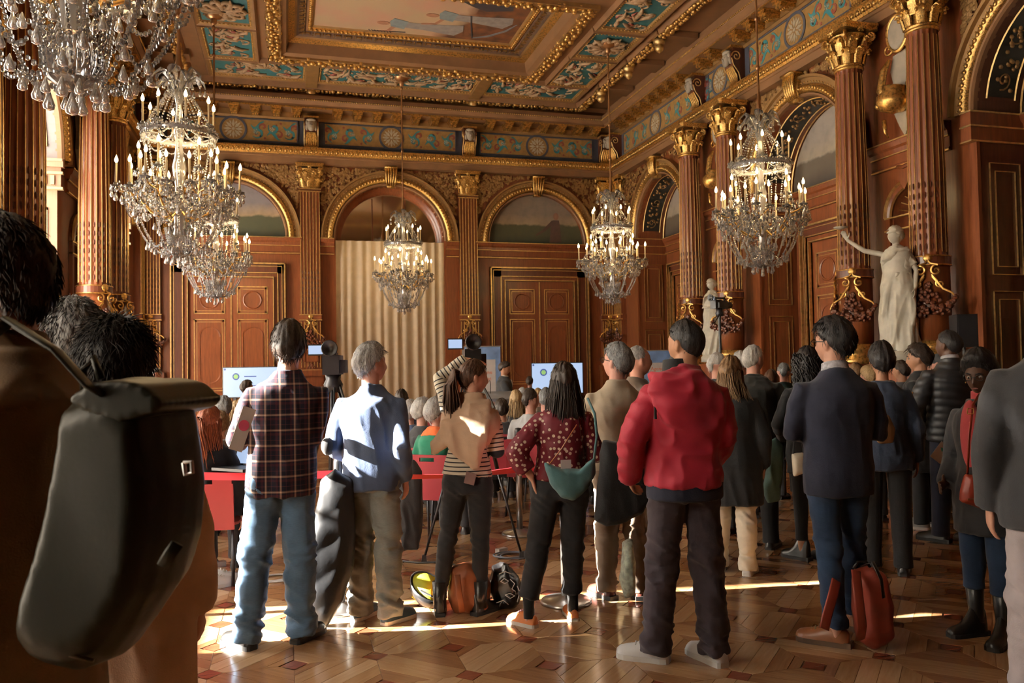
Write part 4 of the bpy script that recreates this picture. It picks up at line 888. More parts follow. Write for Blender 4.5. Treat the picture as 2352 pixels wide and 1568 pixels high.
# ================================================================== CHANDELIERS
CRY = NT('crystal'); CRY.base((.93, .94, .96, 1)); CRY.set(.05, 0, 1., None, .78, 1.6)
CRYS = NT('silvered_crystal'); CRYS.base((.78, .78, .80, 1)); CRYS.set(.08, .55, .8)
BULB = NT('flame_bulb'); BULB.base((1, .85, .55, 1)); BULB.p.inputs['Emission Color'].default_value = (1, .74, .34, 1); BULB.p.inputs['Emission Strength'].default_value = 22
BULB.m.cycles.emission_sampling = 'NONE'
WAX = plain('ivory_wax', (.72, .58, .36, 1), .5, 0, .04, 5)
def pear(L=.07, r=.016, n=6): return [(0.0005, 0), (r*.28, -L*.12), (r*.55, -L*.38), (r, -L*.72), (r*.85, -L*.9), (0.0005, -L)]
def bead_string(mb, p0, p1, sag, n, r, flat=.6):
    p0, p1 = Vector(p0), Vector(p1)
    for i in range(n):
        t = (i+.5)/n; p = p0.lerp(p1, t); p.z -= sag*4*t*(1-t); q = r*(.75+.25*((i*7) % 3)/2)
        mb.ell(p, (q, q, q*1.15), 5, 3)
def chandelier_parts():
    P = {}; rnd = random.Random(5)
    # --- metal
    m = MB(); m.tube([(0, 0, 2.25), (0, 0, 5.15)], .017, 10)
    for z in (2.9, 3.6, 4.5, 5.0): m.ell((0, 0, z), (.032, .032, .04), 10, 6)
    m.lathe([(.02, 2.14), (.05, 2.2), (.03, 2.26), (.045, 2.32), (.03, 2.38), (.02, 2.55)], 12); m.lathe([(.02, 5.05), (.05, 5.08), (.055, 5.16), (.14, 5.20), (.16, 5.24), (.10, 5.27)], 16); P['hanging_rod'] = (smooth_angle(m.mesh('hanging_rod'), 50), BRONZE)
    m = MB()
    for k in range(1):
        M = RZ(k*PI/3); m.tube([(.05, 0, .62), (.16, 0, .52), (.30, 0, .60), (.44, 0, .78), (.56, 0, .80), (.66, 0, .84)], [.016, .014, .013, .012, .011, .01], 7, M)
        m.tube([(.30, 0, .60), (.40, 0, .72), (.44, 0, .88), (.42, 0, 1.02)], .009, 6, M)
        for q in (-1, 1): m.tube([(.40, 0, .74), (.48, q*.08, .76), (.53, q*.16, .82)], .009, 6, M)
    P['arm'] = m
    m = MB(); m.arch([(.375, -.02), (.395, -.025), (.40, .0), (.395, .03), (.375, .03), (.37, 0), (.375, -.02)], 0, 0, 48, 0, 2*PI, T(0, 0, 1.50) @ RX(HALFP))
    for k in range(6): m.tube([(.05*math.cos(k*PI/3), .05*math.sin(k*PI/3), 1.62), (.2*math.cos(k*PI/3), .2*math.sin(k*PI/3), 1.52), (.375*math.cos(k*PI/3), .375*math.sin(k*PI/3), 1.5)], .008, 5)
    P['hoop'] = (smooth_angle(m.mesh('hoop'), 50), CRYS.m)
    # --- silver-grey stem and ribbed bowl
    m = MB(); m.lathe([(.02, .30), (.07, .34), (.05, .42), (.06, .55), (.085, .62), (.09, .70), (.05, .78), (.04, .9), (.06, 1.0), (.075, 1.12), (.05, 1.25), (.035, 1.4), (.06, 1.52), (.04, 1.65), (.03, 1.85), (.06, 1.98), (.035, 2.05), (.02, 2.2)], 18, None, 0, 2*PI, .06, 9); P['stem'] = (smooth_angle(m.mesh('stem'), 60), CRYS.m)
    m = MB(); m.lathe([(.0, .075), (.05, .085), (.10, .125), (.128, .18), (.13, .23), (.115, .29), (.09, .33)], 36, None, 0, 2*PI, .05, 18); P['bowl'] = (smooth_angle(m.mesh('bowl'), 60), CRY.m)
    # --- fine crystal: bead chains
    b = MB()
    for k in range(24):
        a = k*PI/12; c, s = math.cos(a), math.sin(a)
        bead_string(b, (.09*c, .09*s, 2.02), (.37*c, .37*s, 1.56), -.03, 15, .0115)
        c2, s2 = math.cos(a+.13), math.sin(a+.13); bead_string(b, (.16*c, .16*s, .42), (.12*c2, .12*s2, .16), -.02, 10, .012)
        if k % 2 == 0:
            bead_string(b, (.38*c, .38*s, 1.46), (.30*c, .30*s, .92), .02, 17, .012); a2 = a+PI/6
            bead_string(b, (.39*c, .39*s, 1.46), (.39*math.cos(a2), .39*math.sin(a2), 1.46), .09, 12, .011)
    for k in range(12):
        a = k*PI/6; a2 = a+PI/6; R1 = .56
        bead_string(b, (R1*math.cos(a), R1*math.sin(a), .72), (R1*math.cos(a2), R1*math.sin(a2), .72), .16, 12, .015)
        bead_string(b, (.52*math.cos(a), .52*math.sin(a), .66), (.34*math.cos(a), .34*math.sin(a), .26), .05, 17, .0155)
        bead_string(b, (.34*math.cos(a), .34*math.sin(a), .26), (.34*math.cos(a2), .34*math.sin(a2), .26), .09, 9, .015)
        bead_string(b, (.34*math.cos(a), .34*math.sin(a), .26), (.12*math.cos(a2), .12*math.sin(a2), .12), .05, 10, .014)
    for k in range(60):
        a = k*PI/30
        for z in (1.475, 1.53): b.ell((.405*math.cos(a), .405*math.sin(a), z), (.017, .017, .02), 5, 4)
    for k in range(420):
        a = rnd.uniform(0, 2*PI); r = .64*math.sqrt(rnd.uniform(.03, 1)); z = .52+.30*r/.6+rnd.uniform(-.14, .10); q = rnd.uniform(.012, .028); b.ell((r*math.cos(a), r*math.sin(a), z), (q, q, q*1.4), 5, 4)
    P['bead_chain'] = (b.mesh('bead_chain', False), CRY.m)
    # --- crown fronds
    f = MB()
    for k in range(1):
        M = RZ(0); hi = 0
        f.tube([(.04, 0, 1.98), (.10, 0, 2.12+.06*hi), (.19, 0, 2.20+.06*hi), (.27, 0, 2.13+.06*hi), (.29, 0, 2.06+.06*hi)], [.012, (.014, .03), (.014, .045), (.012, .04), .008], 6, M)
        f.lathe(pear(.08, .022), 6, M @ T(.285, 0, 2.05+.06*hi)); f.ell((.17, .05, 2.16), (.03, .03, .035), 6, 4, M); f.ell((.12, -.05, 2.08), (.03, .03, .035), 6, 4, M); f.lathe(pear(.07, .02), 6, M @ T(.16, .03, 2.03))
    P['crown_frond'] = (smooth_angle(f.mesh('crown_frond'), 50), CRY.m)
    # --- drip pans and nozzles
    spots = []
    for k in range(6):
        a = k*PI/3
        for r, dt, z in ((.66, 0, .86), (.53, .30, .84), (.53, -.30, .84), (.42, 0, 1.04)): spots.append((r*math.cos(a+dt), r*math.sin(a+dt), z, .27))
    for k in range(8): a = k*PI/4+.2; spots.append((.385*math.cos(a), .385*math.sin(a), 1.56, .28))
    d = MB()
    for x, y, z in ((0, 0, 0),):
        d.lathe([(.012, -.06), (.022, -.03), (.012, -.01), (.055, .005), (.06, .018), (.02, .012), (.026, .03), (.022, .05), (.0, .05)], 12, T(x, y, z))
        for i in range(8): d.lathe(pear(.05, .011), 5, T(x+.055*math.cos(i*PI/4), y+.055*math.sin(i*PI/4), z+.005))
    P['drip_pan'] = (smooth_angle(d.mesh('drip_pan'), 50), CRY.m)
    # --- large pear drops (single pieces)
    drops = []
    for k in range(6):
        a = k*PI/3
        for r, dt, z, L in ((.66, 0, .80, .10), (.70, .05, .82, .075), (.70, -.05, .82, .075), (.53, .30, .78, .10), (.53, -.30, .78, .10), (.57, .36, .79, .075), (.57, -.36, .79, .075), (.60, .14, .76, .085), (.60, -.14, .76, .085), (.45, .0, .70, .09), (.45, .5, .66, .09), (.42, 0, .98, .075),
                         (.36, .12, .58, .085), (.36, -.22, .58, .085), (.52, .52, .60, .11), (.34, .0, .24, .085), (.34, .52, .24, .085), (.26, .26, .18, .085), (.14, .1, .10, .10), (.14, .6, .10, .08), (.40, .1, 1.44, .06), (.40, .62, 1.44, .06), (.28, .4, .46, .09), (.20, .0, .40, .08)):
            drops.append((r*math.cos(a+dt), r*math.sin(a+dt), z, L))
    drops.append((0, 0, .075, .115))
    P['_drops'] = drops; P['_spots'] = spots
    return P
CHP = chandelier_parts()
DROPM = smooth_angle(MB().lathe(pear(1, .27), 10).mesh('crystal_drop'), 60)
_d = MB()
for x, y, z, L in CHP['_drops']: _d.lathe(pear(L, L*.27), 6, T(x, y, z))
DROPJ = smooth_angle(_d.mesh('crystal_drop'), 60)
ARMM = smooth_angle(CHP['arm'].mesh('arm'), 50)
CANDM = smooth_angle(MB().lathe([(.0115, 0), (.0115, .235), (.009, .245), (.0, .245)], 10).mesh('candle'), 50)
BULBM = smooth_angle(MB().lathe([(.004, 0), (.015, .012), (.0195, .030), (.016, .050), (.008, .070), (.0005, .092)], 10).mesh('flame_bulb'), 60)
def chandelier(x, y, rz, label, zb=2.79, detailed=False, power=38):
    t = thing('chandelier', (x, y, zb), rz, label, 'chandelier', 'crystal chandeliers')
    for n in ('hanging_rod', 'hoop', 'stem', 'bowl'): obj(n, CHP[n][0], CHP[n][1], t)
    for k in range(6): obj('arm', ARMM, GOLD, t, rot=(0, 0, k*PI/3))
    for k in range(10): obj('crown_frond', CHP['crown_frond'][0], CRY.m, t, rot=(0, 0, k*PI/5), loc=(0, 0, .06*(k % 2)))
    obj('bead_chain', CHP['bead_chain'][0], CRY.m, t, kind='stuff')
    if detailed:
        for dx, dy, dz, L in CHP['_drops']: o = obj('crystal_drop', DROPM, CRY.m, t, loc=(dx, dy, dz)); o.scale = (L, L, L)
    else: obj('crystal_drop', DROPJ, CRY.m, t, kind='stuff')
    rnd = random.Random(int(x*10)+int(y))
    for dx, dy, dz, h in CHP['_spots']:
        obj('drip_pan', CHP['drip_pan'][0], CRY.m, t, loc=(dx, dy, dz)); c = obj('candle', CANDM, WAX, t, loc=(dx, dy, dz+.03)); c.rotation_euler = (rnd.uniform(-.03, .03), rnd.uniform(-.03, .03), 0)
        obj('flame_bulb', BULBM, BULB.m, c, loc=(0, 0, .243))
    L = bpy.data.lights.new('chandelier_glow', 'POINT'); L.energy = power; L.color = (1, .68, .34); L.shadow_soft_size = .22
    lo = bpy.data.objects.new('chandelier_glow', L); COL.objects.link(lo); lo.parent = t; lo.location = (0, 0, 1.22)
    return t
chandelier(*at_depth(166, 300, 3.75).xy, .35, 'huge crystal chandelier in the top left corner, nearest and cut off by the frame', detailed=True)
chandelier(*at_depth(412, 500, 9.35).xy, .1, 'large lit crystal chandelier at the left, second from the camera')
chandelier(*at_depth(494, 650, 14.6).xy, .5, 'lit crystal chandelier partly hidden behind the large left one, by the left far door')
chandelier(*at_depth(927, 600, 18.0).xy, .2, 'crystal chandelier hanging in front of the beige curtain')
chandelier(*at_depth(1405, 550, 16.3).xy, .7, 'crystal chandelier hanging in front of the right far door')
chandelier(*at_depth(1748, 450, 11.35).xy, .9, 'large lit crystal chandelier at the right, in front of the right wall')
# ================================================================== PEOPLE
def vnoise(P, seed=0):
    P = P+seed*17.13; I = np.floor(P).astype(np.int64); F = P-I; F = F*F*(3-2*F)
    def h(i, j, k):
        n = (i*374761393+j*668265263+k*2147483647+seed*144269) & 0xffffffff
        n = ((n ^ (n >> 13))*1274126177) & 0xffffffff; return ((n ^ (n >> 16)) & 0xffff)/65535.
    x, y, z = I.T; fx, fy, fz = F.T; r = 0
    for a in (0, 1):
        for b in (0, 1):
            for c in (0, 1):
                r = r+h(x+a, y+b, z+c)*(fx if a else 1-fx)*(fy if b else 1-fy)*(fz if c else 1-fz)
    return r
def ridged(P, seed=0): return 1-np.abs(2*vnoise(P, seed)-1)*2
def remesh(mb, voxel=.011, it=4, fold=None, name='body', fac=.5, attr=None):
    me = mb.mesh(name+'_tmp'); o = bpy.data.objects.new(name+'_tmp', me); COL.objects.link(o)
    m = o.modifiers.new('r', 'REMESH'); m.mode = 'VOXEL'; m.voxel_size = voxel; m.use_smooth_shade = True
    if it: s = o.modifiers.new('s', 'SMOOTH'); s.iterations = it; s.factor = fac
    dg = bpy.context.evaluated_depsgraph_get(); n = bpy.data.meshes.new_from_object(o.evaluated_get(dg))
    bpy.data.objects.remove(o); bpy.data.meshes.remove(me); n.name = name
    if fold or attr:
        k = len(n.vertices); co = np.empty(k*3); n.vertices.foreach_get('co', co); P = co.reshape(-1, 3)
        if fold:
            no = np.empty(k*3); n.vertices.foreach_get('normal', no); N = no.reshape(-1, 3)
            P2 = P+N*fold(P)[:, None]; n.vertices.foreach_set('co', P2.ravel())
        if attr:
            a = n.attributes.new('band', 'FLOAT', 'POINT'); a.data.foreach_set('value', attr(P).astype(np.float32))
    n.shade_smooth(); n.update(); return n
SKIN = {k: plain('skin_'+k, c, .5, 0, .07, 12, .06, 120, .35) for k, c in (('light', (.56, .30, .21, 1)), ('tan', (.44, .22, .13, 1)), ('pink', (.60, .31, .24, 1)), ('dark', (.085, .040, .024, 1)), ('olive', (.40, .20, .12, 1)))}
def hairmat(name, c, c2):
    t = NT('hair_'+name); v = t.co((60, 60, 9)); n = t.noise(v, 3, 4); t.base(t.ramp(n, [(.3, c), (.72, c2)])); t.set(.5, 0, .28); t.bump(n, .6, .004); return t.m
HAIR = {'black': hairmat('black', (.008, .007, .008, 1), (.025, .022, .022, 1)), 'dark': hairmat('dark', (.012, .008, .006, 1), (.045, .028, .020, 1)), 'brown': hairmat('brown', (.03, .014, .008, 1), (.11, .05, .026, 1)),
        'grey': hairmat('grey', (.16, .16, .165, 1), (.50, .49, .48, 1)), 'salt': hairmat('salt', (.05, .05, .052, 1), (.26, .26, .26, 1)), 'white': hairmat('white', (.42, .42, .42, 1), (.75, .74, .72, 1)), 'blonde': hairmat('blonde', (.20, .12, .055, 1), (.52, .36, .18, 1)), 'red': hairmat('red', (.10, .025, .010, 1), (.28, .075, .025, 1)), 'lbrown': hairmat('lbrown', (.09, .05, .025, 1), (.25, .15, .075, 1))}
def sst(x, a, b): t = np.clip((x-a)/(b-a), 0, 1); return t*t*(3-2*t)
def head_pts(D):
    x, y, z = D.T; px, py, pz = .076*x, .098*y, .118*z; low = np.clip(-z, 0, 1)
    px = px*(1-.30*low**1.3); py = py+np.clip(y, 0, 1)*low*.006
    bk = np.clip(-y, 0, 1); py = py*(1-.28*low*bk)-.012*bk*np.exp(-((z-.25)/.5)**2)
    fr = sst(y, .1, .5); g = lambda cx, cz, sx, sz: np.exp(-((px-cx)/sx)**2-((pz-cz)/sz)**2)*fr
    py = py+.022*g(0, -.026, .013, .016)+.012*g(0, -.002, .010, .022)+.006*g(0, .036, .05, .012)-.009*(g(.033, .010, .016, .012)+g(-.033, .010, .016, .012))+.006*g(0, -.058, .024, .010)+.008*g(0, -.096, .022, .018)
    return np.stack([px, py, pz], 1)
def sphere_dirs(n, m):
    D = [(0, 0, -1.)]
    for j in range(1, m):
        p = -PI/2+PI*j/m
        for i in range(n): a = 2*PI*i/n; D.append((math.cos(p)*math.cos(a), math.cos(p)*math.sin(a), math.sin(p)))
    D.append((0, 0, 1.)); fs = []
    L = len(D)-1
    for i in range(n): fs.append((0, 1+(i+1) % n, 1+i)); fs.append((L, 1+(m-2)*n+i, 1+(m-2)*n+(i+1) % n))
    for j in range(m-2):
        for i in range(n): k = (i+1) % n; fs.append((1+j*n+i, 1+j*n+k, 1+(j+1)*n+k, 1+(j+1)*n+i))
    return np.array(D), fs
HDIR, HFAC = sphere_dirs(40, 30); HPTS = head_pts(HDIR)
HDIR2, HFAC2 = sphere_dirs(56, 40); HPTS2 = head_pts(HDIR2)
HL = {'short': [(0, .62), (45, .50), (75, .22), (95, .02), (125, -.42), (180, -.62)], 'long': [(0, .66), (40, .42), (70, .1), (95, -.5), (180, -.9)], 'bald': [(0, 1.2), (50, 1.1), (75, .30), (95, .05), (140, .12), (150, -.3), (180, -.55)], 'receding': [(0, .86), (35, .80), (60, .40), (80, .2), (95, .02), (125, -.42), (180, -.6)], 'tied': [(0, .60), (45, .50), (75, .15), (100, -.15), (130, -.5), (180, -.62)]}
def hairline(D, style):
    az = np.degrees(np.abs(np.arctan2(D[:, 0], D[:, 1]))); t = HL[style]; return np.interp(az, [a for a, _ in t], [b for _, b in t])
def hair_mesh(M, style='short', th=.018, strands=0, slen=.03, seed=1, curl=0., extra=None, top=.0, wild=.25):
    mk = sst(HDIR2[:, 2]-hairline(HDIR2, style), -.02, .22); up = np.clip(HDIR2[:, 2], 0, 1)
    az = np.arctan2(HDIR2[:, 0], HDIR2[:, 1]); st = ridged(np.stack([az*7, HDIR2[:, 2]*1.5, az*0+seed], 1), seed)
    n2 = vnoise(HDIR2*6, seed); r = 1.0+mk*(th+top*up+.006*st*min(1, th/.012)+.010*(n2-.5)*min(1, th/.012))/.098
    P = HPTS2*np.where(mk > .02, r, .90)[:, None]
    mb = MB(); mb.add([tuple(p) for p in P], HFAC2)
    rnd = random.Random(seed)
    if strands:
        idx = [i for i in range(len(HDIR2)) if mk[i] > .25]
        for s in range(strands):
            i = rnd.choice(idx); b = Vector(HPTS2[i])*(1+(th*.55+top*max(0, HDIR2[i][2]))/.098); d = Vector(HDIR2[i])
            tg = Vector((d.x, d.y*.9-.25, d.z-.9)); tg = (tg-d*tg.dot(d)).normalized(); sd_ = d.cross(tg)
            dirv = (tg*(.75)+d*(wild+rnd.uniform(-.1, .2))+sd_*rnd.uniform(-.45, .45)).normalized(); L = slen*rnd.uniform(.6, 1.2); p = b+sd_*rnd.uniform(-.008, .008); pts = [p]
            for k in range(3):
                p = p+dirv*(L/3); dirv = (dirv-d*.22+Vector((0, 0, -.12))+(Vector((rnd.uniform(-1, 1), rnd.uniform(-1, 1), rnd.uniform(-1, 1)))*curl)).normalized(); pts.append(p)
            mb.tube(pts, [.0022, .002, .0015, .0004], 3, cap=False)
    if extra: extra(mb)
    mb.v = [tuple(M @ Vector(p)) for p in mb.v]
    return mb.mesh('hair', True)
def hand(mb, w, d, nrm, side, curl=.5, s=1.):       # wrist, pointing direction, palm normal; side=+1 right
    w, d, nrm = Vector(w), Vector(d).normalized(), Vector(nrm); nrm = (nrm-d*nrm.dot(d)).normalized(); a = d.cross(nrm)*side   # a points to the thumb side
    mb.tube([w-d*.03, w, w+d*.03, w+d*.07, w+d*.092], [(.024*s, .020*s), (.027*s, .018*s), (.037*s, .017*s), (.041*s, .015*s), (.038*s, .012*s)], 10, up=a)
    for k, (o, L) in enumerate(((.030, .072), (.010, .082), (-.010, .076), (-.029, .060))):
        p = w+d*.085+a*o; v = d+a*(o*1.2); pts = [p-d*.012, p]
        for j in range(3):
            v = (v+nrm*curl*(.55+.25*j)).normalized(); p = p+v*(L*(.42, .32, .26)[j]); pts.append(p)
        mb.tube(pts, [.0095, .0098, .009, .0082, .0062], 7)
    p = w+d*.02+a*.026; v = (d*.6+a*.75+nrm*.25).normalized(); pts = [p-v*.01, p, p+v*.032]; v = (v+d*.5+nrm*curl*.5).normalized(); pts += [pts[-1]+v*.03]; v = (v+nrm*curl*.4).normalized(); pts += [pts[-1]+v*.024]
    mb.tube(pts, [.012, .013, .0115, .010, .007], 7)
def shoe_meshes(kind='shoe'):
    up, so = MB(), MB(); n = 12
    prof = [(-.070, .022, .050, .0), (-.060, .034, .066, 0), (-.03, .040, .075, 0), (.02, .041, .088, 0), (.06, .043, .078, 0), (.10, .048, .062, 0), (.15, .048, .050, 0), (.18, .040, .040, 0), (.195, .022, .026, 0)]
    if kind == 'boot': prof = [(y, w, h+(.09 if y < .03 else .03 if y < .07 else 0), z) for y, w, h, z in prof]
    rows = [[(w*math.cos(PI*i/n)*(1-.25*math.sin(PI*i/n)**2), y, .018+h*math.sin(PI*i/n)**.8) for i in range(n+1)] for y, w, h, z in prof]
    m = n+1; V = [p for r in rows for p in r]; f = [(j*m+i, (j+1)*m+i, (j+1)*m+i+1, j*m+i+1) for j in range(len(rows)-1) for i in range(n)]
    f += [tuple(range(m)), tuple((len(rows)-1)*m+i for i in range(m-1, -1, -1))]; up.add(V, f)
    out = [(w*1.06, y) for y, w, h, z in prof]; out = out+[(-w, y) for w, y in reversed(out)]
    so.prism([(x, y) for x, y in out], 0, .026, None, 'z')
    if kind in ('dress', 'boot'): so.box(-.036, .036, -.08, -.02, -.0, .03)
    la = MB()
    for k in range(4): la.tube([(-.022, .055+.02*k, .098-.011*k), (0, .058+.02*k, .108-.011*k), (.022, .055+.02*k, .098-.011*k)], .004, 5)
    a, b, c = smooth_angle(up.mesh('upper'), 60), so.mesh('sole'), la.mesh('lace', True); return a, b, c
SHOES = {k: shoe_meshes(k) for k in ('shoe', 'boot', 'dress')}
def fold_top(seed, amp=.008, fz=5, fx=9):
    return lambda P: 1.5*amp*(ridged(P*np.array([fx, fx, fz]), seed)*.6+ridged(P*np.array([fx*2.1, fx*2.1, fz*2.6])+P[:, 2:3]*np.array([3, 0, 0]), seed+3)*.4-.3)
def fold_leg(seed, amp=.009):
    def f(P):
        z = P[:, 2]; w = .35+np.exp(-((z-.50)/.10)**2)+1.1*np.exp(-((z-.14)/.10)**2)+.8*np.exp(-((z-.84)/.06)**2)
        return 1.6*amp*w*(ridged(P*np.array([7, 7, 19])+P[:, :1]*np.array([0, 0, 14.]), seed)*.65+ridged(P*np.array([12, 12, 30]), seed+2)*.35-.25)
    return f
MALE = dict(sh=.176, hip=.160, waist=.150, chest=.172, d=.118, neck=.058)
FEM = dict(sh=.148, hip=.165, waist=.128, chest=.145, d=.106, neck=.047)
class Person:
    def __init__(s, xy, face, h, label, sex='m', skin='light', group=None, feet=None, arms=None, lean=(0, 0), head=(0, 0, 0), sit=False, bulk=1., res=.0075, name='person', cat='person', z=0., seatz=.46, hip_shift=0, sock=False):
        s.B = dict(MALE if sex == 'm' else FEM); s.k = h/1.75; s.sit = sit; s.res = res; s.skin = SKIN[skin] if isinstance(skin, str) else skin; s.name = name; s.cat = cat
        for q in ('hip', 'waist', 'chest', 'd'): s.B[q] *= bulk
        s.M = T(xy[0], xy[1], z) @ RZ(-math.radians(face)) @ S(s.k); s.lean = Vector((lean[0], lean[1], 0))
        dz = (seatz/s.k+.06-.93) if sit else 0; s.dz = dz; s.hs = hip_shift
        B = s.B; s.pel = Vector((hip_shift, 0, .95+dz)); s.ch = Vector((hip_shift*.5, 0, 1.30+dz))+s.lean*.75; s.nk = Vector((0, -.01, 1.475+dz))+s.lean
        s.hc = Vector((0, .012, 1.632+dz))+s.lean*1.12
        s.HM = T(*s.hc) @ RZ(-math.radians(head[0])) @ RX(math.radians(head[1])) @ RY(math.radians(head[2]))
        s.shd = [Vector((q*B['sh'], -.01, 1.378+dz))+s.lean*.95 for q in (-1, 1)]
        feet = feet or ((-.11, 0, 8), (.11, 0, -8)); s.leg = []
        for q, (fx, fy, ta) in zip((-1, 1), feet):
            hip = Vector((hip_shift+q*B['hip']*.52, 0, .90+dz)); an = Vector((fx, fy-.02, .09))
            if sit: kn = Vector((q*.12+hip_shift, .42, .47+dz*.0+.02)); an = Vector((fx, fy+.42, .09))
            else: kn = hip.lerp(an, .49)+Vector((0, .025, 0))
            s.leg.append((hip, kn, an, ta))
        d = {-1: ((-.235, -.03, 1.12), (-.235, .06, .87), (0, .25, -1)), 1: ((.235, -.03, 1.12), (.235, .06, .87), (0, .25, -1))}
        s.arm = []
        for i, q in enumerate((-1, 1)):
            a = (arms or {}).get('L' if q < 0 else 'R', d[q]); s.arm.append([Vector(a[0])+Vector((0, 0, dz)), Vector(a[1])+Vector((0, 0, dz)), Vector(a[2])]+list(a[3:]))
        s.o = None; s.label = label; s.group = group; s.sex = sex; s.sk = sock
        s.make_body()
    def rings(s, z0, off, flare=0., shape=None):
        B = s.B; dz = s.dz
        R_ = [(.80, B['hip']*.96, B['d']*.98), (.86, B['hip'], B['d']*1.05), (.93, B['hip'], B['d']*1.04), (1.02, (B['hip']+B['waist'])/2, B['d']*.98), (1.12, B['waist'], B['d']*.93), (1.22, (B['waist']+B['chest'])/2*1.02, B['d']*.98), (1.32, B['chest'], B['d']), (1.385, B['chest']*.94, B['d']*.90), (1.425, B['chest']*.74, B['d']*.74), (1.455, B['chest']*.50, .075), (1.485, .066, .066)]
        out = []
        if z0 < .80:
            n = max(1, int((.80-z0)/.12))
            for i in range(n): z = z0+(.80-z0)*i/n; f = 1+flare*(.80-z); out.append((z, B['hip']*.97*f, B['d']*f))
        for z, rx, ry in R_:
            if z >= z0-1e-6: out.append((z, rx, ry))
        if z0 > .80 and abs(out[0][0]-z0) > .02: out.insert(0, (z0, np.interp(z0, [a[0] for a in R_], [a[1] for a in R_]), np.interp(z0, [a[0] for a in R_], [a[2] for a in R_])))
        pts, rad = [], []
        for z, rx, ry in out:
            t = (z-.95)/(1.475-.95); c = s.pel.lerp(s.nk, max(0, t)) if t > 0 else s.pel.copy(); c.z = z+dz
            if t > 0: c.x = s.hs*(1-t)+s.lean.x*t; c.y = s.lean.y*t*t-.01*t
            o = off if z < 1.42 else off*.7
            pts.append(c); rad.append((rx+o, ry+o))
        return pts, rad
    def make_body(s):
        mb = MB(); B = s.B; p, r = s.rings(.84, -.016); mb.tube(p, r, 20, up=(1, 0, 0))
        mb.tube([s.nk+Vector((0, 0, -.05)), s.nk+Vector((0, .003, .02)), s.hc+Vector((0, -.022, -.05)), s.hc+Vector((0, -.02, .0))], [.07, B['neck'], B['neck']*.97, .05], 14, up=(1, 0, 0))
        mb.add([tuple(s.HM @ Vector(p)) for p in HPTS], HFAC)
        for q in (-1, 1):
            mb.ell((q*.076, -.008, -.006), (.010, .018, .032), 8, 8, s.HM); mb.ell((q*.085, -.016, .004), (.007, .014, .024), 8, 6, s.HM)
        for i, q in enumerate((-1, 1)):
            e, w, hd = s.arm[i][:3]; mb.tube([s.shd[i]+Vector((-q*.04, 0, -.01)), s.shd[i], s.shd[i].lerp(e, .5), e, e.lerp(w, .3), w], [.028, .036, .040, .035, .035, .025], 12)
            hn = s.arm[i][3] if len(s.arm[i]) > 3 else (-q, .1, 0); cu = s.arm[i][4] if len(s.arm[i]) > 4 else .45
            if hd.length > .01: hand(mb, w, hd, hn, q, cu, .95 if s.sex == 'm' else .85)
            hip, kn, an, ta = s.leg[i]; mb.tube([hip+Vector((0, 0, .06)), hip, hip.lerp(kn, .5), kn, kn.lerp(an, .35), an], [.07, .078, .062, .045, .045, .032], 12)
            a = math.radians(ta); fwd = Vector((math.sin(-a), math.cos(a), 0)); mb.tube([an+Vector((0, 0, .02)), an+Vector((0, 0, -.045)), an+fwd*.12+Vector((0, 0, -.06))], [.034, .03, .022], 8)
        me = remesh(mb, s.res/s.k, 3, None, 'person', .45)
        s.o = obj(s.name, me, s.skin, label=s.label, cat=s.cat, group=s.group); s.o.matrix_world = s.M
    def part(s, name, me, mat, label=None, parent=None):
        o = obj(name, me, mat, parent or s.o)
        if label: o['label'] = label
        return o
    def top(s, name, mat, hem=.80, off=.02, sleeve=.012, slv=1., fold=None, flare=0, voxel=None, label=None, attr=None, collar=0, cuff=0, extra=None, puff=0, arms=(0, 1), wide=1.):
        mb = MB(); p, r = s.rings(hem, off, flare)
        if wide != 1: r = [(a*(wide if c.z < 1.4+s.dz else 1), b*(wide if c.z < 1.4+s.dz else 1)) for (a, b), c in zip(r, p)]
        mb.tube(p, r, 24, up=(1, 0, 0))
        for i, q in enumerate((-1, 1)):
            if i not in arms: continue
            e, w = s.arm[i][0], s.arm[i][1]; sh = s.shd[i]; a = sleeve
            P = [sh+Vector((-q*.07, 0, .0)), sh+Vector((q*.0, 0, -.005)), sh.lerp(e, .35), sh.lerp(e, .75), e, e.lerp(w, .3), e.lerp(w, .7), w]; R_ = [.040+a*.5, .049+a*.8, .048+a, .045+a+puff, .043+a+puff, .041+a+puff, .036+a+puff*.8, .031+a]
            if slv < 1:
                if slv <= .5: P = P[:4]; R_ = R_[:4]
                else: P = P[:7]; R_ = R_[:7]
            mb.tube(P, R_, 14)
        if collar: mb.tube([s.nk+Vector((0, -.005, -.02)), s.nk+Vector((0, .0, collar))], [(.088, .082), (.074, .072)], 18, up=(1, 0, 0))
        if extra: extra(mb)
        me = remesh(mb, (voxel or max(.010, s.res*1.25))/s.k, 4, fold, name, .5, attr); return s.part(name, me, mat, label)
    def trousers(s, mat, off=.014, low=.018, hem=.05, fold=None, top=1.03, voxel=None, name='trousers', flare=0):
        mb = MB(); p, r = s.rings(.84, off*.45); p2, r2 = zip(*[(a, b) for a, b in zip(p, r) if a.z <= top+s.dz]); mb.tube(list(p2), list(r2), 20, up=(1, 0, 0))
        for hip, kn, an, ta in s.leg:
            e = Vector((an.x, an.y+.01, hem)) if not s.sit else Vector((an.x, an.y, hem+.02))
            mb.tube([hip+Vector((0, 0, .07)), hip+Vector((0, -.012, -.02)), hip.lerp(kn, .4), kn+Vector((0, -.01, .03)), kn.lerp(e, .35)+Vector((0, -.018, 0)), kn.lerp(e, .75), e], [.082+off*.6, .090+off*.8, .075+off, .057+off+low*.5, .052+off*.8+low*.8, .045+low*1.3+flare*.5, .047+low*1.4+flare], 16)
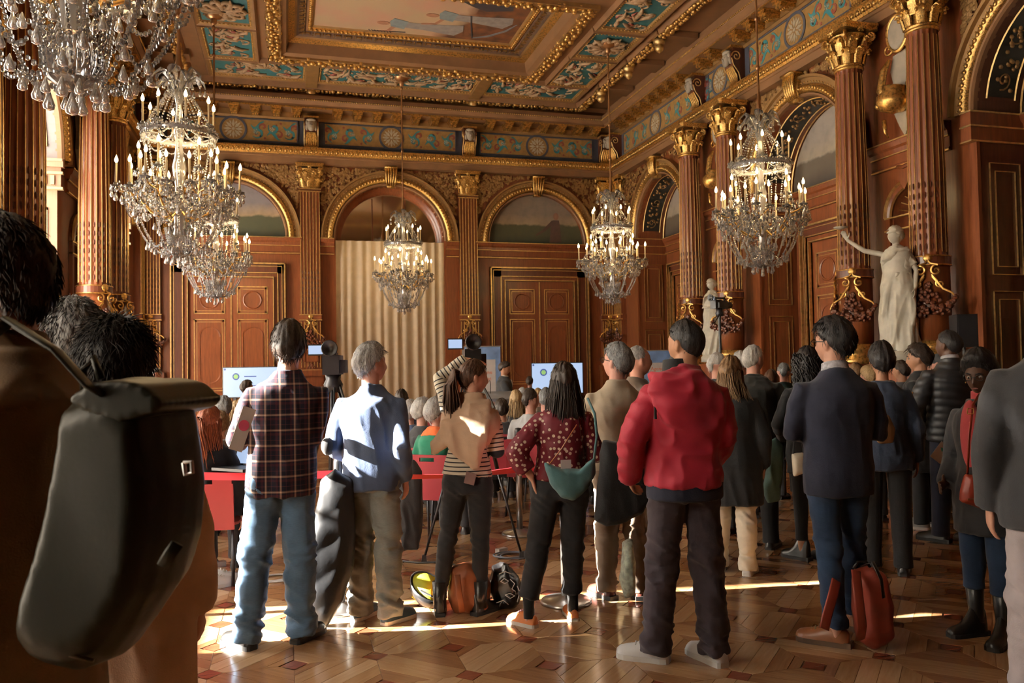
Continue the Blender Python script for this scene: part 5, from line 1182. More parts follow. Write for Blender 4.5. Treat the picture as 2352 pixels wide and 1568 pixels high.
        me = remesh(mb, (voxel or max(.010, s.res*1.25))/s.k, 3, fold, name); return s.part(name, me, mat)
    def skirtcoat(s): pass
    def shoes(s, kind, mat, sole, lace=None, k=1.):
        for hip, kn, an, ta in s.leg:
            u, so, la = SHOES[kind]; o = obj('shoe', u, mat, s.o, loc=(an.x, an.y+.012, 0), rot=(0, 0, math.radians(ta))); o.scale = (k, k, k)
            obj('sole', so, sole, o)
            if lace: obj('lace', la, lace, o)
    def hair(s, color, **k): return s.part('hair', hair_mesh(s.HM, **k), HAIR[color])
    def glasses(s, mat, lens=False):
        mb = MB()
        for q in (-1, 1):
            mb.tube([tuple(Vector((q*.034+.024*math.cos(a), .098+.004*math.cos(a*2), .008+.019*math.sin(a)))) for a in [i*PI/8 for i in range(17)]], .0022, 5)
            mb.tube([(q*.058, .092, .012), (q*.076, .05, .014), (q*.08, -.01, .010)], .0022, 5)
        mb.tube([(-.011, .104, .012), (.011, .104, .012)], .002, 5); mb.v = [tuple(s.HM @ Vector(p)) for p in mb.v]; return s.part('glasses', mb.mesh('glasses', True), mat)
    def eyes(s, iris):
        for q in (-1, 1):
            mb = MB(); mb.ell((q*.033, .079, .010), (.0125, .0115, .0105), 12, 10, s.HM); e = s.part('eye', mb.mesh('eye', True), plain('eye_white', (.34, .29, .25, 1), .25, 0, .02))
            m2 = MB(); m2.ell((q*.032, .0895, .007), (.0058, .003, .0062), 10, 6, s.HM); obj('iris', m2.mesh('iris', True), iris, e)
        mb = MB(); mb.ell((0, .096, -.060), (.020, .006, .0055), 10, 6, s.HM); s.part('lips', mb.mesh('lips', True), plain('lip_tone', (.16, .055, .045, 1), .4))
        for q in (-1, 1):
            mb = MB(); mb.tube([tuple(s.HM @ Vector(p)) for p in ((q*.014, .099, .030), (q*.034, .097, .036), (q*.055, .084, .030))], [.003, .004, .002], 6); s.part('eyebrow', mb.mesh('eyebrow', True), HAIR['black'])
    def loc(s, p): return s.M @ Vector(p)
# ---------------------------------------------------------------- clothing materials
def az(x): return 15.55+math.degrees(math.atan((x-1176)/FPX))
def plaid_mat():
    t = NT('plaid_flannel'); v = t.co(); sp = t.node('ShaderNodeSeparateXYZ'); t.link(v, sp.inputs[0])
    st = [(0, (.010, .008, .018, 1)), (.18, (.055, .012, .020, 1)), (.34, (.010, .009, .022, 1)), (.44, (.20, .13, .10, 1)), (.49, (.42, .33, .25, 1)), (.54, (.16, .10, .08, 1)), (.60, (.008, .008, .016, 1)), (.86, (.10, .035, .035, 1)), (.90, (.010, .010, .024, 1))]
    a = t.ramp(t.math('FRACT', t.math('MULTIPLY', sp.outputs[0], 13.)), st, 'CONSTANT'); b = t.ramp(t.math('FRACT', t.math('ADD', t.math('MULTIPLY', sp.outputs[2], 12.), .3)), st, 'CONSTANT')
    c = t.mix(1., t.mix(.5, a, b), t.mix(1., a, b, 'MULTIPLY'), 'ADD'); t.base(t.mix(1., c, (1.05, 1.0, 1.0, 1), 'MULTIPLY')); t.set(.85, 0, .2, .1); t.bump(t.noise(v, 200, 2), .15, .003); return t.m
def stripe_mat():
    t = NT('breton_stripe'); at = t.node('ShaderNodeAttribute', attribute_name='band'); f = t.math('FRACT', t.math('MULTIPLY', at.outputs['Fac'], 34.))
    t.base(t.ramp(f, [(0, (.64, .58, .47, 1)), (.70, (.64, .58, .47, 1)), (.73, (.015, .016, .02, 1)), (.97, (.015, .016, .02, 1))], 'LINEAR')); t.set(.85, 0, .2, .1); return t.m
def polka_mat():
    t = NT('polka_dot'); v = t.co((1, 1, 1)); vo = t.node('ShaderNodeTexVoronoi', feature='F1'); t.link(v, vo.inputs['Vector']); vo.inputs['Scale'].default_value = 27; vo.inputs['Randomness'].default_value = .65
    t.base(t.ramp(vo.outputs['Distance'], [(0, (.66, .55, .44, 1)), (.27, (.66, .55, .44, 1)), (.31, (.13, .012, .022, 1))])); t.set(.6, 0, .3); t.bump(t.noise(v, 20, 3), .2, .006); return t.m
def denim(name, c):
    t = NT(name); v = t.co(); n = t.noise(v, 4, 5); n2 = t.noise(t.co((6, 6, 60)), 8, 2); lo = tuple(x*.65 for x in c[:3])+(1,); hi = tuple(min(1, x*1.5) for x in c[:3])+(1,)
    t.base(t.ramp(t.math('ADD', t.math('MULTIPLY', n, .75), t.math('MULTIPLY', n2, .25)), [(.32, lo), (.70, hi)])); t.set(.85, 0, .2, .1); t.bump(t.noise(v, 300, 2), .2, .003); return t.m
PLAID, STRIPE, POLKA = plaid_mat(), stripe_mat(), polka_mat()
JEANS = denim('blue_denim', (.085, .15, .24, 1)); JEANSD = denim('dark_blue_denim', (.022, .042, .085, 1)); JEANSG = denim('washed_grey_denim', (.20, .205, .19, 1)); JEANSB = denim('black_denim', (.020, .020, .022, 1))
BLUESW = cloth('slate_blue_knit', (.075, .105, .185, 1)); BLACKC = cloth('black_wool', (.010, .010, .011, 1)); NAVYC = cloth('navy_wool', (.016, .018, .034, 1)); NAVYS = cloth('navy_jersey', (.020, .028, .050, 1)); BEIGEC = cloth('beige_knit', (.56, .39, .275, 1)); KHAKI = cloth('khaki_shirt', (.40, .335, .25, 1)); PLUM = cloth('plum_twill', (.045, .034, .042, 1)); REDJ = cloth('red_softshell', (.33, .014, .034, 1), .6, .05, .15); CREAMT = cloth('cream_twill', (.60, .53, .42, 1)); LILACT = cloth('grey_lilac_twill', (.38, .335, .345, 1)); OLIVEC = cloth('brown_wool_coat', (.19, .12, .062, 1)); CAMEL = cloth('sand_coat', (.62, .43, .31, 1)); TAUPE = cloth('taupe_corduroy', (.24, .18, .135, 1)); BROWNT = cloth('brown_trouser_cloth', (.10, .07, .05, 1)); CORAL = cloth('coral_knit', (.50, .075, .085, 1)); GREENC = cloth('green_knit', (.010, .115, .065, 1)); ORANGEC = cloth('orange_scarf', (.72, .16, .05, 1)); CHARC = cloth('charcoal_wool', (.028, .028, .031, 1)); TEALJ = cloth('sea_green_jacket', (.125, .225, .215, 1)); TEALB = cloth('teal_bag_cloth', (.055, .13, .14, 1)); PUFFM = plain('black_puffer', (.014, .015, .018, 1), .5, 0, .1, 8, .1, 50); WHITEC = cloth('white_knit', (.62, .64, .66, 1))
LEATHB = plain('black_leather', (.012, .012, .012, 1), .32, 0, .1, 8, .15, 90); LEATHN = plain('tan_leather', (.27, .10, .04, 1), .32, 0, .15, 8, .1, 60); SOLEW = plain('white_rubber', (.70, .68, .63, 1), .6, 0, .04); SOLEB = plain('black_rubber', (.02, .02, .02, 1), .6); WHITEL = plain('white_leather', (.72, .71, .68, 1), .45, 0, .03); ORNGL = plain('orange_suede', (.62, .20, .06, 1), .6); OXBL = plain('oxblood_leather', (.10, .030, .022, 1), .28); SOCKB = cloth('black_sock', (.012, .012, .013, 1)); NAVYSH = plain('navy_suede', (.02, .05, .075, 1), .6)
def pos(x, y): p = on_z(x, y); return (p.x, p.y)
G0 = 'standing onlookers'
# 1 man in plaid shirt
p = Person(pos(628, 1478), az(640)-2, 1.81, 'man with dark hair in a plaid flannel shirt and blue jeans, seen from behind', skin='light', group=G0,
           feet=((-.145, -.01, 35), (.15, .0, -40)), arms={'L': ((-.185, .0, 1.13), (-.17, .20, 1.10), (.1, .8, .3)), 'R': ((.225, -.03, 1.13), (.14, .22, 1.18), (-.6, .5, .3))}, head=(3, 0, 0), lean=(.085, .0), hip_shift=.05)
p.top('plaid_shirt', PLAID, .815, .030, .012, 1, fold_top(1, .010, 4, 8), .2, collar=.035); p.trousers(JEANS, .020, .024, .035, fold_leg(2, .012)); p.shoes('shoe', LEATHB, SOLEB); p.hair('dark', style='short', th=.026, strands=900, slen=.05, seed=3, top=.014, wild=.15); PLAIDMAN = p
# 2 man in slate blue sweater
p = Person(pos(858, 1425), az(850)+22, 1.70, 'grey-haired man in a slate blue sweater and washed grey jeans, looking right', skin='pink', group=G0, feet=((-.10, .03, -12), (.13, -.02, -28)),
           arms={'L': ((-.245, -.06, 1.12), (-.20, .14, 1.02), (.4, .6, .1)), 'R': ((.225, -.08, 1.12), (.20, .06, .90), (0, .3, -1))}, head=(38, 3, 0), bulk=1.02)
p.top('sweater', BLUESW, .84, .030, .018, 1, fold_top(4, .012, 3, 7), .0, collar=.03); p.trousers(JEANSG, .018, .022, .04, fold_leg(5, .013)); p.shoes('shoe', NAVYSH, SOLEW); p.hair('grey', style='short', th=.022, strands=900, slen=.035, seed=5, top=.006, curl=.4, wild=.35)
mb = MB(); e = p.arm[0][0]; mb.ell((e.x-.012, e.y-.035, e.z), (.045, .045, .06), 12, 8); p.part('elbow_patch', mb.mesh('elbow_patch', True), CHARC)
# 3 woman in striped top
p = Person(pos(1062, 1408), az(1080)+8, 1.60, 'woman in a striped top with a beige sweater over her shoulders, hand on her head', 'f', 'light', G0, feet=((-.15, -.02, 10), (.13, .0, -35)),
           arms={'L': ((-.145, .07, 1.635), (.04, .09, 1.765), (.8, .5, -.15), (0, 0, -1), .25), 'R': ((.265, -.03, 1.12), (.25, .18, 1.12), (-.5, .7, .2))}, head=(62, -3, 0), res=.007, lean=(.09, 0), hip_shift=.05)
def band3(P, q=p):
    out = P[:, 2].copy()
    for i in range(2):
        a, e, w = np.array(q.shd[i]), np.array(q.arm[i][0]), np.array(q.arm[i][1]); best = None
        for (u, v_, o) in ((a, e, 0), (e, w, np.linalg.norm(e-a))):
            d = v_-u; L = np.linalg.norm(d); t = np.clip(((P-u)@d)/L**2, -.0, 1); dist = np.linalg.norm(P-(u+t[:, None]*d), axis=1)
            if best is None: best, bt = dist, t*L+o
            else: m = dist < best; bt = np.where(m, t*L+o, bt); best = np.minimum(best, dist)
        s_ = np.sign(a[0]); m = (best < .075) & (np.abs(P[:, 0]) > .155) | (best < .075) & (P[:, 2] > 1.5)
        out = np.where(m, 2.4-bt, out)
    return out
p.top('striped_top', STRIPE, .96, .018, .010, 1, fold_top(7, .007, 6, 8), 0, attr=band3); p.trousers(JEANSB, .006, .006, .16, fold_leg(8, .007), top=1.06); p.shoes('boot', LEATHB, SOLEB, k=.92)
for hip, kn, an, ta in p.leg:
    mb = MB(); mb.tube([Vector((an.x, an.y-.005, .05)), Vector((an.x, an.y-.005, .12)), Vector((an.x, an.y-.005, .23))], [.045, .047, .052], 14); p.part('boot_shaft', mb.mesh('boot_shaft', True), LEATHB)
def pony(mb, n=34, seed=2, L=.30):
    rnd = random.Random(seed)
    for i in range(n*8):
        a, b = rnd.gauss(0, .016), rnd.gauss(0, .016); f = rnd.uniform(.7, 1.1); sw = rnd.uniform(-1, 1)
        mb.tube([(a*.4, -.105, .03+b*.4), (a, -.15, .025+b), (a*1.6+.01*sw, -.165+b, -.06), (a*2+.02*sw, -.15+b*1.5, -.06-L*.5*f), (a*1.4+.035*sw, -.13+b*1.5, -.06-L*f)], [.004, .006, .0065, .005, .001], 4, cap=False)
p.hair('brown', style='tied', th=.010, strands=500, slen=.04, seed=8, wild=.02, extra=pony)
mb = MB(); mb.ell((0, -.118, .03), (.022, .018, .022), 10, 8, p.HM); p.part('hair_band', mb.mesh('hair_band', True), BLACKC)
# sweater worn as a shawl
mb = MB(); B = p.B
L_ = p.lean.x
mb.tube([(L_*.7, -.035, 1.17), (L_*.8, -.03, 1.28), (L_*.9, -.02, 1.365), (L_*.95, -.012, 1.42), (L_, -.01, 1.465), (L_, .0, 1.52)], [(.155, .115), (.212, .140), (.214, .135), (.165, .118), (.105, .098), (.088, .084)], 22, up=(1, 0, 0))
mb.tube([(L_*.8-.02, -.12, 1.36), (L_*.75, -.145, 1.24), (L_*.7+.03, -.15, 1.13), (L_*.6+.07, -.145, 1.02)], [(.17, .04), (.165, .035), (.115, .03), (.03, .014)], 14, up=(1, 0, 0))
mb.tube([(-.08+L_, -.06, 1.40), (-.13+L_, -.11, 1.29), (-.20+L_*.6, -.11, 1.16), (-.23+L_*.6, -.09, 1.11)], [(.07, .05), (.07, .045), (.05, .035), .02], 12)
for k in range(3): mb.tube([(L_-.12+.01*k, -.04-.035*k, 1.47-.035*k), (L_, -.115-.012*k, 1.45-.04*k), (L_+.13, -.05-.025*k, 1.46-.035*k)], [.022, .028, .022], 8)
p.part('draped_sweater', remesh(mb, .0105, 4, fold_top(21, .014, 3, 6), 'draped_sweater'), BEIGEC)
mb = MB(); mb.box(-.036, .036, -.006, .006, -.05, .03, T(.09, -.128, .96) @ RY(.25)); p.part('pocket_phone', mb.mesh('pocket_phone'), plain('phone_case', (.22, .13, .12, 1), .3))
STRIPEW = p
# 4 woman in polka-dot blouse
p = Person(pos(1272, 1432), az(1290)-6, 1.57, 'woman with long dark hair in a dark red polka-dot blouse, hand on hip', 'f', 'light', G0, feet=((-.17, -.03, 45), (.14, .10, 5)),
           arms={'L': ((-.235, -.07, 1.16), (-.135, -.06, .99), (.25, .2, -.9), (1, 0, .2), .3), 'R': ((.29, .02, 1.14), (.34, .20, 1.12), (.3, .8, -.3))}, head=(-12, 2, 0), hip_shift=.06, lean=(.09, 0), res=.007, bulk=1.05)
p.top('polka_blouse', POLKA, .97, .024, .016, .9, fold_top(11, .010, 5, 9), .1, puff=.016); p.trousers(JEANSB, .016, .012, .19, fold_leg(12, .008), top=1.05, flare=.012); p.shoes('shoe', ORNGL, SOLEW, plain('pink_lace', (.7, .35, .38, 1), .7), k=.95)
for hip, kn, an, ta in p.leg:
    mb = MB(); mb.tube([(an.x, an.y-.01, .06), (an.x, an.y, .14), (an.x, an.y, .24)], [.037, .038, .043], 12); p.part('sock', mb.mesh('sock', True), SOCKB)
def longhair(mb, seed=4, n=420, L=.40, w=.085, k_=1.):
    rnd = random.Random(seed)
    for i in range(n):
        a = rnd.uniform(-2.1, 2.1); x = math.sin(a)*w; y = -math.cos(a)*.10; z = rnd.uniform(-.05, .045); f = rnd.uniform(.75, 1.08); sw = rnd.gauss(0, .012); k = rnd.uniform(.95, 1.18)
        mb.tube([(x*.6, y*.65, z+.045), (x*k*.97, y*k-.004, z-.03), (x*k*1.05+sw, min(y*k*1.1, .02)-.018, -.12), (x*k+sw*2, min(y*k, 0)-.03, -.12-L*.5*f), (x*k*.85+sw*3, min(y*k, 0)-.03, -.12-L*f)], [.006*k_, .009*k_, .010*k_, .008*k_, .0015], 4, cap=False)
p.hair('dark', style='long', th=.016, strands=300, slen=.06, seed=9, wild=.02, extra=lambda mb: longhair(mb, 4, 1700, .40, .085, .33)); p.glasses(plain('silver_wire', (.7, .65, .6, 1), .25, .9, .02)); POLKAW = p
# 5 man in beige shirt
p = Person(pos(1428, 1372), az(1420)-4, 1.69, 'man with salt-and-pepper hair in a beige shirt, behind the red jacket', skin='pink', group=G0, feet=((-.10, .0, 35), (.12, .0, 5)), arms={'L': ((-.27, .0, 1.12), (-.2, .2, 1.0), (.3, .6, .1)), 'R': ((.27, -.02, 1.12), (.25, .1, .9), (0, .3, -1))}, head=(-52, 8, 0), bulk=1.06)
p.top('beige_shirt', KHAKI, .88, .022, .016, .9, fold_top(14, .010, 3, 7), 0, collar=.03); p.trousers(TAUPE, .016, .020, .05, fold_leg(15)); p.shoes('dress', OXBL, SOLEB); p.hair('salt', style='short', th=.022, strands=500, slen=.04, seed=12, wild=.2); p.glasses(BLACKC)
# 6 balding man seen in profile
p = Person(at_depth(1468, 1000, 6.3).xy, az(1468)+75, 1.70, 'balding grey-haired man in profile, left of the red jacket', skin='pink', group=G0, head=(-10, 4, 0), res=.009); p.top('jacket', BROWNT, .70, .03, .02, 1, fold_top(16), collar=.03); p.trousers(BROWNT); p.shoes('dress', LEATHB, SOLEB); p.hair('grey', style='bald', th=.007, strands=250, slen=.02, seed=14)
# 7 man in red jacket
p = Person(pos(1568, 1522), az(1575)-16, 1.78, 'man in a bright red hooded jacket, plum trousers and white sneakers', skin='tan', group=G0, feet=((-.13, .05, 62), (.16, -.02, 22)),
           arms={'L': ((-.245, -.04, 1.15), (-.24, .10, .94), (.3, .5, -.6), (.9, 0, .2), .8), 'R': ((.24, -.02, 1.14), (.20, .20, .98), (-.4, .6, -.3))}, head=(-34, -2, 0), bulk=1.02, lean=(.05, 0), hip_shift=.03)
def hood(mb):
    mb.tube([(0, -.10, 1.18), (0, -.125, 1.24), (0, -.13, 1.33), (0, -.10, 1.42), (0, -.05, 1.49)], [(.035, .02), (.11, .045), (.16, .055), (.175, .065), (.12, .05)], 20, up=(1, 0, 0))
    mb.tube([(-.10, .05, 1.44), (-.125, -.02, 1.475), (-.09, -.10, 1.475), (0, -.125, 1.46), (.09, -.10, 1.475), (.125, -.02, 1.475), (.10, .05, 1.44)], [.022, .026, .03, .032, .03, .026, .022], 10)
p.top('red_jacket', REDJ, .905, .042, .026, 1, fold_top(18, .013, 6, 6), 0, collar=.05, extra=hood)
mb = MB(); a, b = p.rings(.84, .036); mb.tube(a[:3], b[:3], 24, up=(1, 0, 0)); o = p.part('hem_band', remesh(mb, .011, 2, None, 'hem_band'), NAVYC)
for i in range(2):
    mb = MB(); e, w = p.arm[i][0], p.arm[i][1]; mb.tube([e.lerp(w, .80), w+(w-e)*.02], [.056, .047], 14); p.part('cuff', mb.mesh('cuff', True), NAVYC)
mb = MB(); mb.tube([(0, -.012, 1.46), (0, .0, 1.50), (0, .006, 1.555)], [(.082, .078), (.071, .070), (.066, .066)], 18, up=(1, 0, 0)); p.part('inner_collar', mb.mesh('inner_collar', True), BLACKC)
mb = MB(); mb.tube([(-.125, -.06, 1.46), (-.14, -.118, 1.42), (-.146, -.128, 1.34), (-.146, -.13, 1.26)], [.005, .005, .005, .008], 6); p.part('drawstring', mb.mesh('drawstring', True), BLACKC)
p.trousers(PLUM, .016, .022, .05, fold_leg(19, .012)); p.shoes('shoe', WHITEL, SOLEW, WHITEL, 1.05); p.hair('black', style='short', th=.006, strands=300, slen=.012, seed=15, wild=.3, top=.008); REDMAN = p
mb = MB(); mb.ell((0, .055, -.075), (.050, .042, .038), 14, 10, p.HM); p.part('beard', mb.mesh('beard', True), HAIR['black'])
# 8 woman in black coat, cream trousers
p = Person(pos(1690, 1315), az(1690)+4, 1.60, 'woman with light brown hair in a long black coat and cream trousers', 'f', 'light', G0, feet=((-.13, .06, 10), (.10, -.02, -10)), head=(20, 0, 0), res=.008, bulk=1.08)
p.top('long_coat', BLACKC, .56, .05, .03, 1, fold_top(22, .010, 2, 6), .25, collar=.03); p.trousers(CREAMT, .016, .02, .04, fold_leg(23)); p.shoes('shoe', WHITEL, SOLEW); p.hair('lbrown', style='long', th=.016, strands=200, slen=.05, seed=17, extra=lambda mb: longhair(mb, 6, 1000, .12, .085, .35), wild=.02)
# 9 man in dark coat carrying a sea-green jacket
p = Person(at_depth(1735, 1000, 6.9).xy, az(1735)+10, 1.70, 'grey-haired man in a dark olive coat, behind the woman in cream trousers', skin='pink', group=G0, arms={'R': ((.30, -.03, 1.12), (.27, .05, .90), (0, .2, -1), (-1, 0, 0), .8)}, head=(30, 5, 0), res=.008, bulk=1.15)
p.top('dark_coat', cloth('olive_black_wool', (.014, .013, .011, 1)), .62, .045, .028, 1, fold_top(24), .1, collar=.03); p.trousers(BLACKC); p.shoes('shoe', LEATHB, SOLEB); p.hair('white', style='receding', th=.010, strands=250, slen=.025, seed=18); COATMAN = p
# 10 curly-haired woman in black
p = Person(pos(1868, 1288), az(1868)-10, 1.66, 'woman with long curly black hair, dressed in black, left of the navy blazer', 'f', 'olive', G0, feet=((-.08, .05, 45), (.10, .0, 20)), head=(0, 4, 0), res=.008, arms={'L': ((-.25, 0, 1.12), (-.18, .18, 1.0), (.2, .7, 0))})
p.top('black_cardigan', BLACKC, .72, .028, .018, 1, fold_top(26), .1); p.trousers(BLACKC, .004, .004, .16); p.shoes('boot', LEATHB, SOLEB)
def curls(mb, seed=7):
    rnd = random.Random(seed)
    for i in range(260):
        a = rnd.uniform(-2.2, 2.2); x = math.sin(a)*rnd.uniform(.07, .12); y = -math.cos(a)*rnd.uniform(.07, .13)-.01; z = rnd.uniform(-.02, .09); L = rnd.uniform(.16, .34); pts = []
        for k in range(9): t = k/8; pts.append((x+.014*math.cos(k*2.2+i), y+.014*math.sin(k*2.2+i)-.01*t, z-L*t))
        mb.tube(pts, [.007]*8+[.002], 4, cap=False)
p.hair('black', style='long', th=.022, strands=300, slen=.04, seed=19, curl=.8, extra=curls)
# 11 man in navy blazer
p = Person(pos(1935, 1472), az(1935)-20, 1.78, 'man with glasses in a navy blazer and jeans, arms crossed, standing by a red backpack', skin='light', group=G0, feet=((-.06, -.06, 58), (.14, .22, 10)),
           arms={'L': ((-.235, .02, 1.14), (-.04, .20, 1.13), (.9, .1, .1)), 'R': ((.235, .02, 1.14), (.06, .22, 1.18), (-1, .05, -.02), (0, -1, 0), .3)}, head=(-36, 0, 0))
p.top('navy_blazer', NAVYC, .80, .030, .018, 1, fold_top(28, .008, 3, 6), .12, collar=.02); p.trousers(JEANSD, .008, .010, .10, fold_leg(29, .008)); p.shoes('dress', LEATHN, plain('brown_sole', (.10, .055, .03, 1), .6), plain('tan_lace', (.35, .27, .15, 1), .7), 1.05); p.hair('black', style='short', th=.022, strands=700, slen=.045, seed=21, top=.012, wild=.25)
mb = MB(); mb.tube([(0, -.012, 1.47), (0, -.006, 1.50), (0, .0, 1.525)], [(.080, .076), (.072, .070), (.069, .068)], 18, up=(1, 0, 0)); p.part('shirt_collar', mb.mesh('shirt_collar', True), plain('check_shirt', (.5, .5, .55, 1), .7, 0, .25, 60)); p.glasses(LEATHB); NAVYMAN = p
# 12 person in navy jersey, short black hair
p = Person(at_depth(2030, 1000, 6.0).xy, az(2032)-5, 1.66, 'short-haired person in a navy jersey, right of the navy blazer', 'f', 'olive', G0, head=(-8, 3, 0), res=.009, bulk=1.15); p.top('navy_jersey', NAVYS, .80, .028, .02, 1, fold_top(31)); p.trousers(BLACKC); p.shoes('shoe', LEATHB, SOLEB); p.hair('black', style='short', th=.03, strands=250, slen=.04, seed=23, top=.012)
# 13 man in black coat, profile left
p = Person(at_depth(2118, 1000, 7.6).xy, az(2118)-70, 1.68, 'man with wavy dark hair in a black coat, face in profile to the left', skin='tan', group=G0, head=(-15, -2, 0), res=.008); p.top('black_coat', BLACKC, .55, .045, .03, 1, fold_top(33), .1, collar=.04); p.trousers(BLACKC); p.shoes('shoe', plain('grey_trainer', (.2, .19, .18, 1), .6), SOLEW); p.hair('dark', style='short', th=.026, strands=300, slen=.05, seed=24, top=.012, wild=.3); p.eyes(LEATHN)
# 14 person with cap
p = Person(at_depth(2166, 1000, 8.7).xy, az(2166)-60, 1.62, 'person in a dark cap and glasses, between the black coat and the puffer jacket', skin='pink', group=G0, res=.01); p.top('dark_jacket', CHARC, .7, .03, .02); p.trousers(BLACKC); p.shoes('shoe', LEATHB, SOLEB)
mb = MB(); mb.ell((0, -.008, .045), (.088, .112, .085), 20, 12, p.HM); mb.ell((0, .12, .045), (.07, .07, .010), 16, 6, p.HM); p.part('cap', remesh(mb, .008, 2, None, 'cap'), CHARC)
# 15 man in puffer jacket
p = Person(pos(2195, 1246), az(2190)-28, 1.80, 'tall man in a black quilted puffer jacket holding a white leaflet', skin='dark', group=G0, feet=((-.10, .05, 40), (.12, -.03, 10)), arms={'L': ((-.30, -.02, 1.13), (-.28, .10, .90), (-.05, .35, -.9), (.9, .1, 0), .5)}, head=(-30, 2, 0), res=.008)
def quilt(P): return .007*np.abs(np.sin((P[:, 2]+.02*np.sin(P[:, 0]*9))*PI/.062))-.002
p.top('puffer_jacket', PUFFM, .84, .040, .030, 1, quilt, 0, collar=.05); p.trousers(NAVYC); p.shoes('dress', LEATHB, SOLEB); p.hair('black', style='short', th=.009, strands=300, slen=.01, seed=25)
mb = MB(); mb.tube([(0, -.012, 1.50), (0, .0, 1.545)], [(.077, .074), (.067, .066)], 18, up=(1, 0, 0)); p.part('shirt_collar', mb.mesh('shirt_collar', True), plain('white_shirt', (.62, .66, .74, 1), .7)); PUFFMAN = p
# 16 woman with glasses facing the camera
p = Person(at_depth(2258, 1000, 4.55).xy, 180+az(2268)-18+52, 1.57, 'woman with black hair and glasses in a coral turtleneck and black jacket, facing the camera', 'f', 'dark', G0, feet=((-.09, .02, 15), (.10, 0, -15)), head=(-14, -10, 0), res=.0065, arms={'R': ((.24, -.05, 1.12), (.18, .12, .95), (-.2, .7, -.1))})
p.top('black_jacket', CHARC, .66, .034, .022, 1, fold_top(35), .1); p.trousers(JEANSD, .01, .012, .30); p.shoes('boot', LEATHB, SOLEB)
mb = MB(); mb.tube([(0, -.012, 1.44), (0, .0, 1.49), (0, .008, 1.545)], [(.080, .078), (.062, .062), (.056, .058)], 18, up=(1, 0, 0)); mb.ell((.0, .115, 1.27), (.062, .058, .22), 14, 12); p.part('turtleneck', remesh(mb, .009, 3, None, 'turtleneck'), CORAL)
for hip, kn, an, ta in p.leg:
    mb = MB(); mb.tube([(an.x, an.y-.01, .06), (an.x, an.y, .18), (an.x, an.y+.01, .34)], [.042, .046, .056], 12); p.part('boot_shaft', mb.mesh('boot_shaft', True), LEATHB)
p.hair('black', style='short', th=.036, strands=300, slen=.05, seed=27, top=.016, wild=.05); p.glasses(LEATHB); p.eyes(plain('dark_iris', (.02, .012, .008, 1), .2)); GLASSW = p
for q in (-1, 1): mb = MB(); mb.ell((q*.088, -.005, -.042), (.005, .005, .006), 8, 6, p.HM); p.part('earring', mb.mesh('earring', True), GOLD)
# 17 cropped man at the right edge
p = Person(at_depth(2432, 1000, 3.4).xy, az(2432)-12, 1.86, 'man in a charcoal jacket and grey-lilac trousers, cut off by the right edge', skin='light', group=G0, feet=((-.12, 0, 15), (.14, 0, -10)), bulk=1.08, head=(-10, 0, 0)); p.top('charcoal_jacket', CHARC, .80, .045, .028, 1, fold_top(37, .008, 2, 5), .25, collar=.03); p.trousers(LILACT, .022, .026, .04, fold_leg(38)); p.shoes('dress', LEATHB, SOLEB); p.hair('dark', style='short', th=.02, strands=200, seed=28); CROPMAN = p
# 18 big man with backpack, nearest
p = Person(at_depth(5, 1000, 1.86).xy, az(0)-52, 1.90, 'man in a brown coat carrying a dark leather backpack, nearest, at the left edge', skin='light', group=G0, feet=((-.12, .0, 10), (.12, 0, -10)), head=(-2, 2, 0), res=.006, bulk=1.1, arms={'R': ((.30, -.02, 1.13), (.27, .08, .90), (0, .3, -1))})
p.top('brown_coat', OLIVEC, .50, .05, .030, 1, fold_top(40, .012, 2, 5), .15, collar=.045); p.trousers(NAVYC); p.shoes('dress', LEATHB, SOLEB); p.hair('dark', style='short', th=.016, strands=2600, slen=.035, seed=30, wild=.3, top=.01); BIGMAN = p
# 19 grey-haired man behind him
p = Person(at_depth(172, 1000, 2.75).xy, az(172)-30, 1.80, 'grey-haired man behind the brown coat, head only visible', skin='pink', group=G0, head=(10, 4, 0), res=.0075); p.top('dark_jacket', CHARC, .7, .03, .02); p.trousers(BLACKC); p.shoes('dress', LEATHB, SOLEB); p.hair('salt', style='receding', th=.018, strands=1300, slen=.045, seed=31, wild=.3, curl=.3)
# 20 dark-haired woman in a sand coat
p = Person(at_depth(262, 1000, 2.45).xy, az(262)+20, 1.70, 'dark-haired woman in a sand-coloured coat, half hidden behind the backpack', 'f', 'light', G0, head=(-6, 0, 0), res=.0085, bulk=1.1); p.top('sand_coat', CAMEL, .42, .06, .03, 1, fold_top(42, .010, 2, 5), .45, collar=.03); p.trousers(NAVYC); p.shoes('boot', LEATHB, SOLEB); p.hair('black', style='long', th=.03, strands=2600, slen=.07, seed=33, wild=.35, curl=.25)
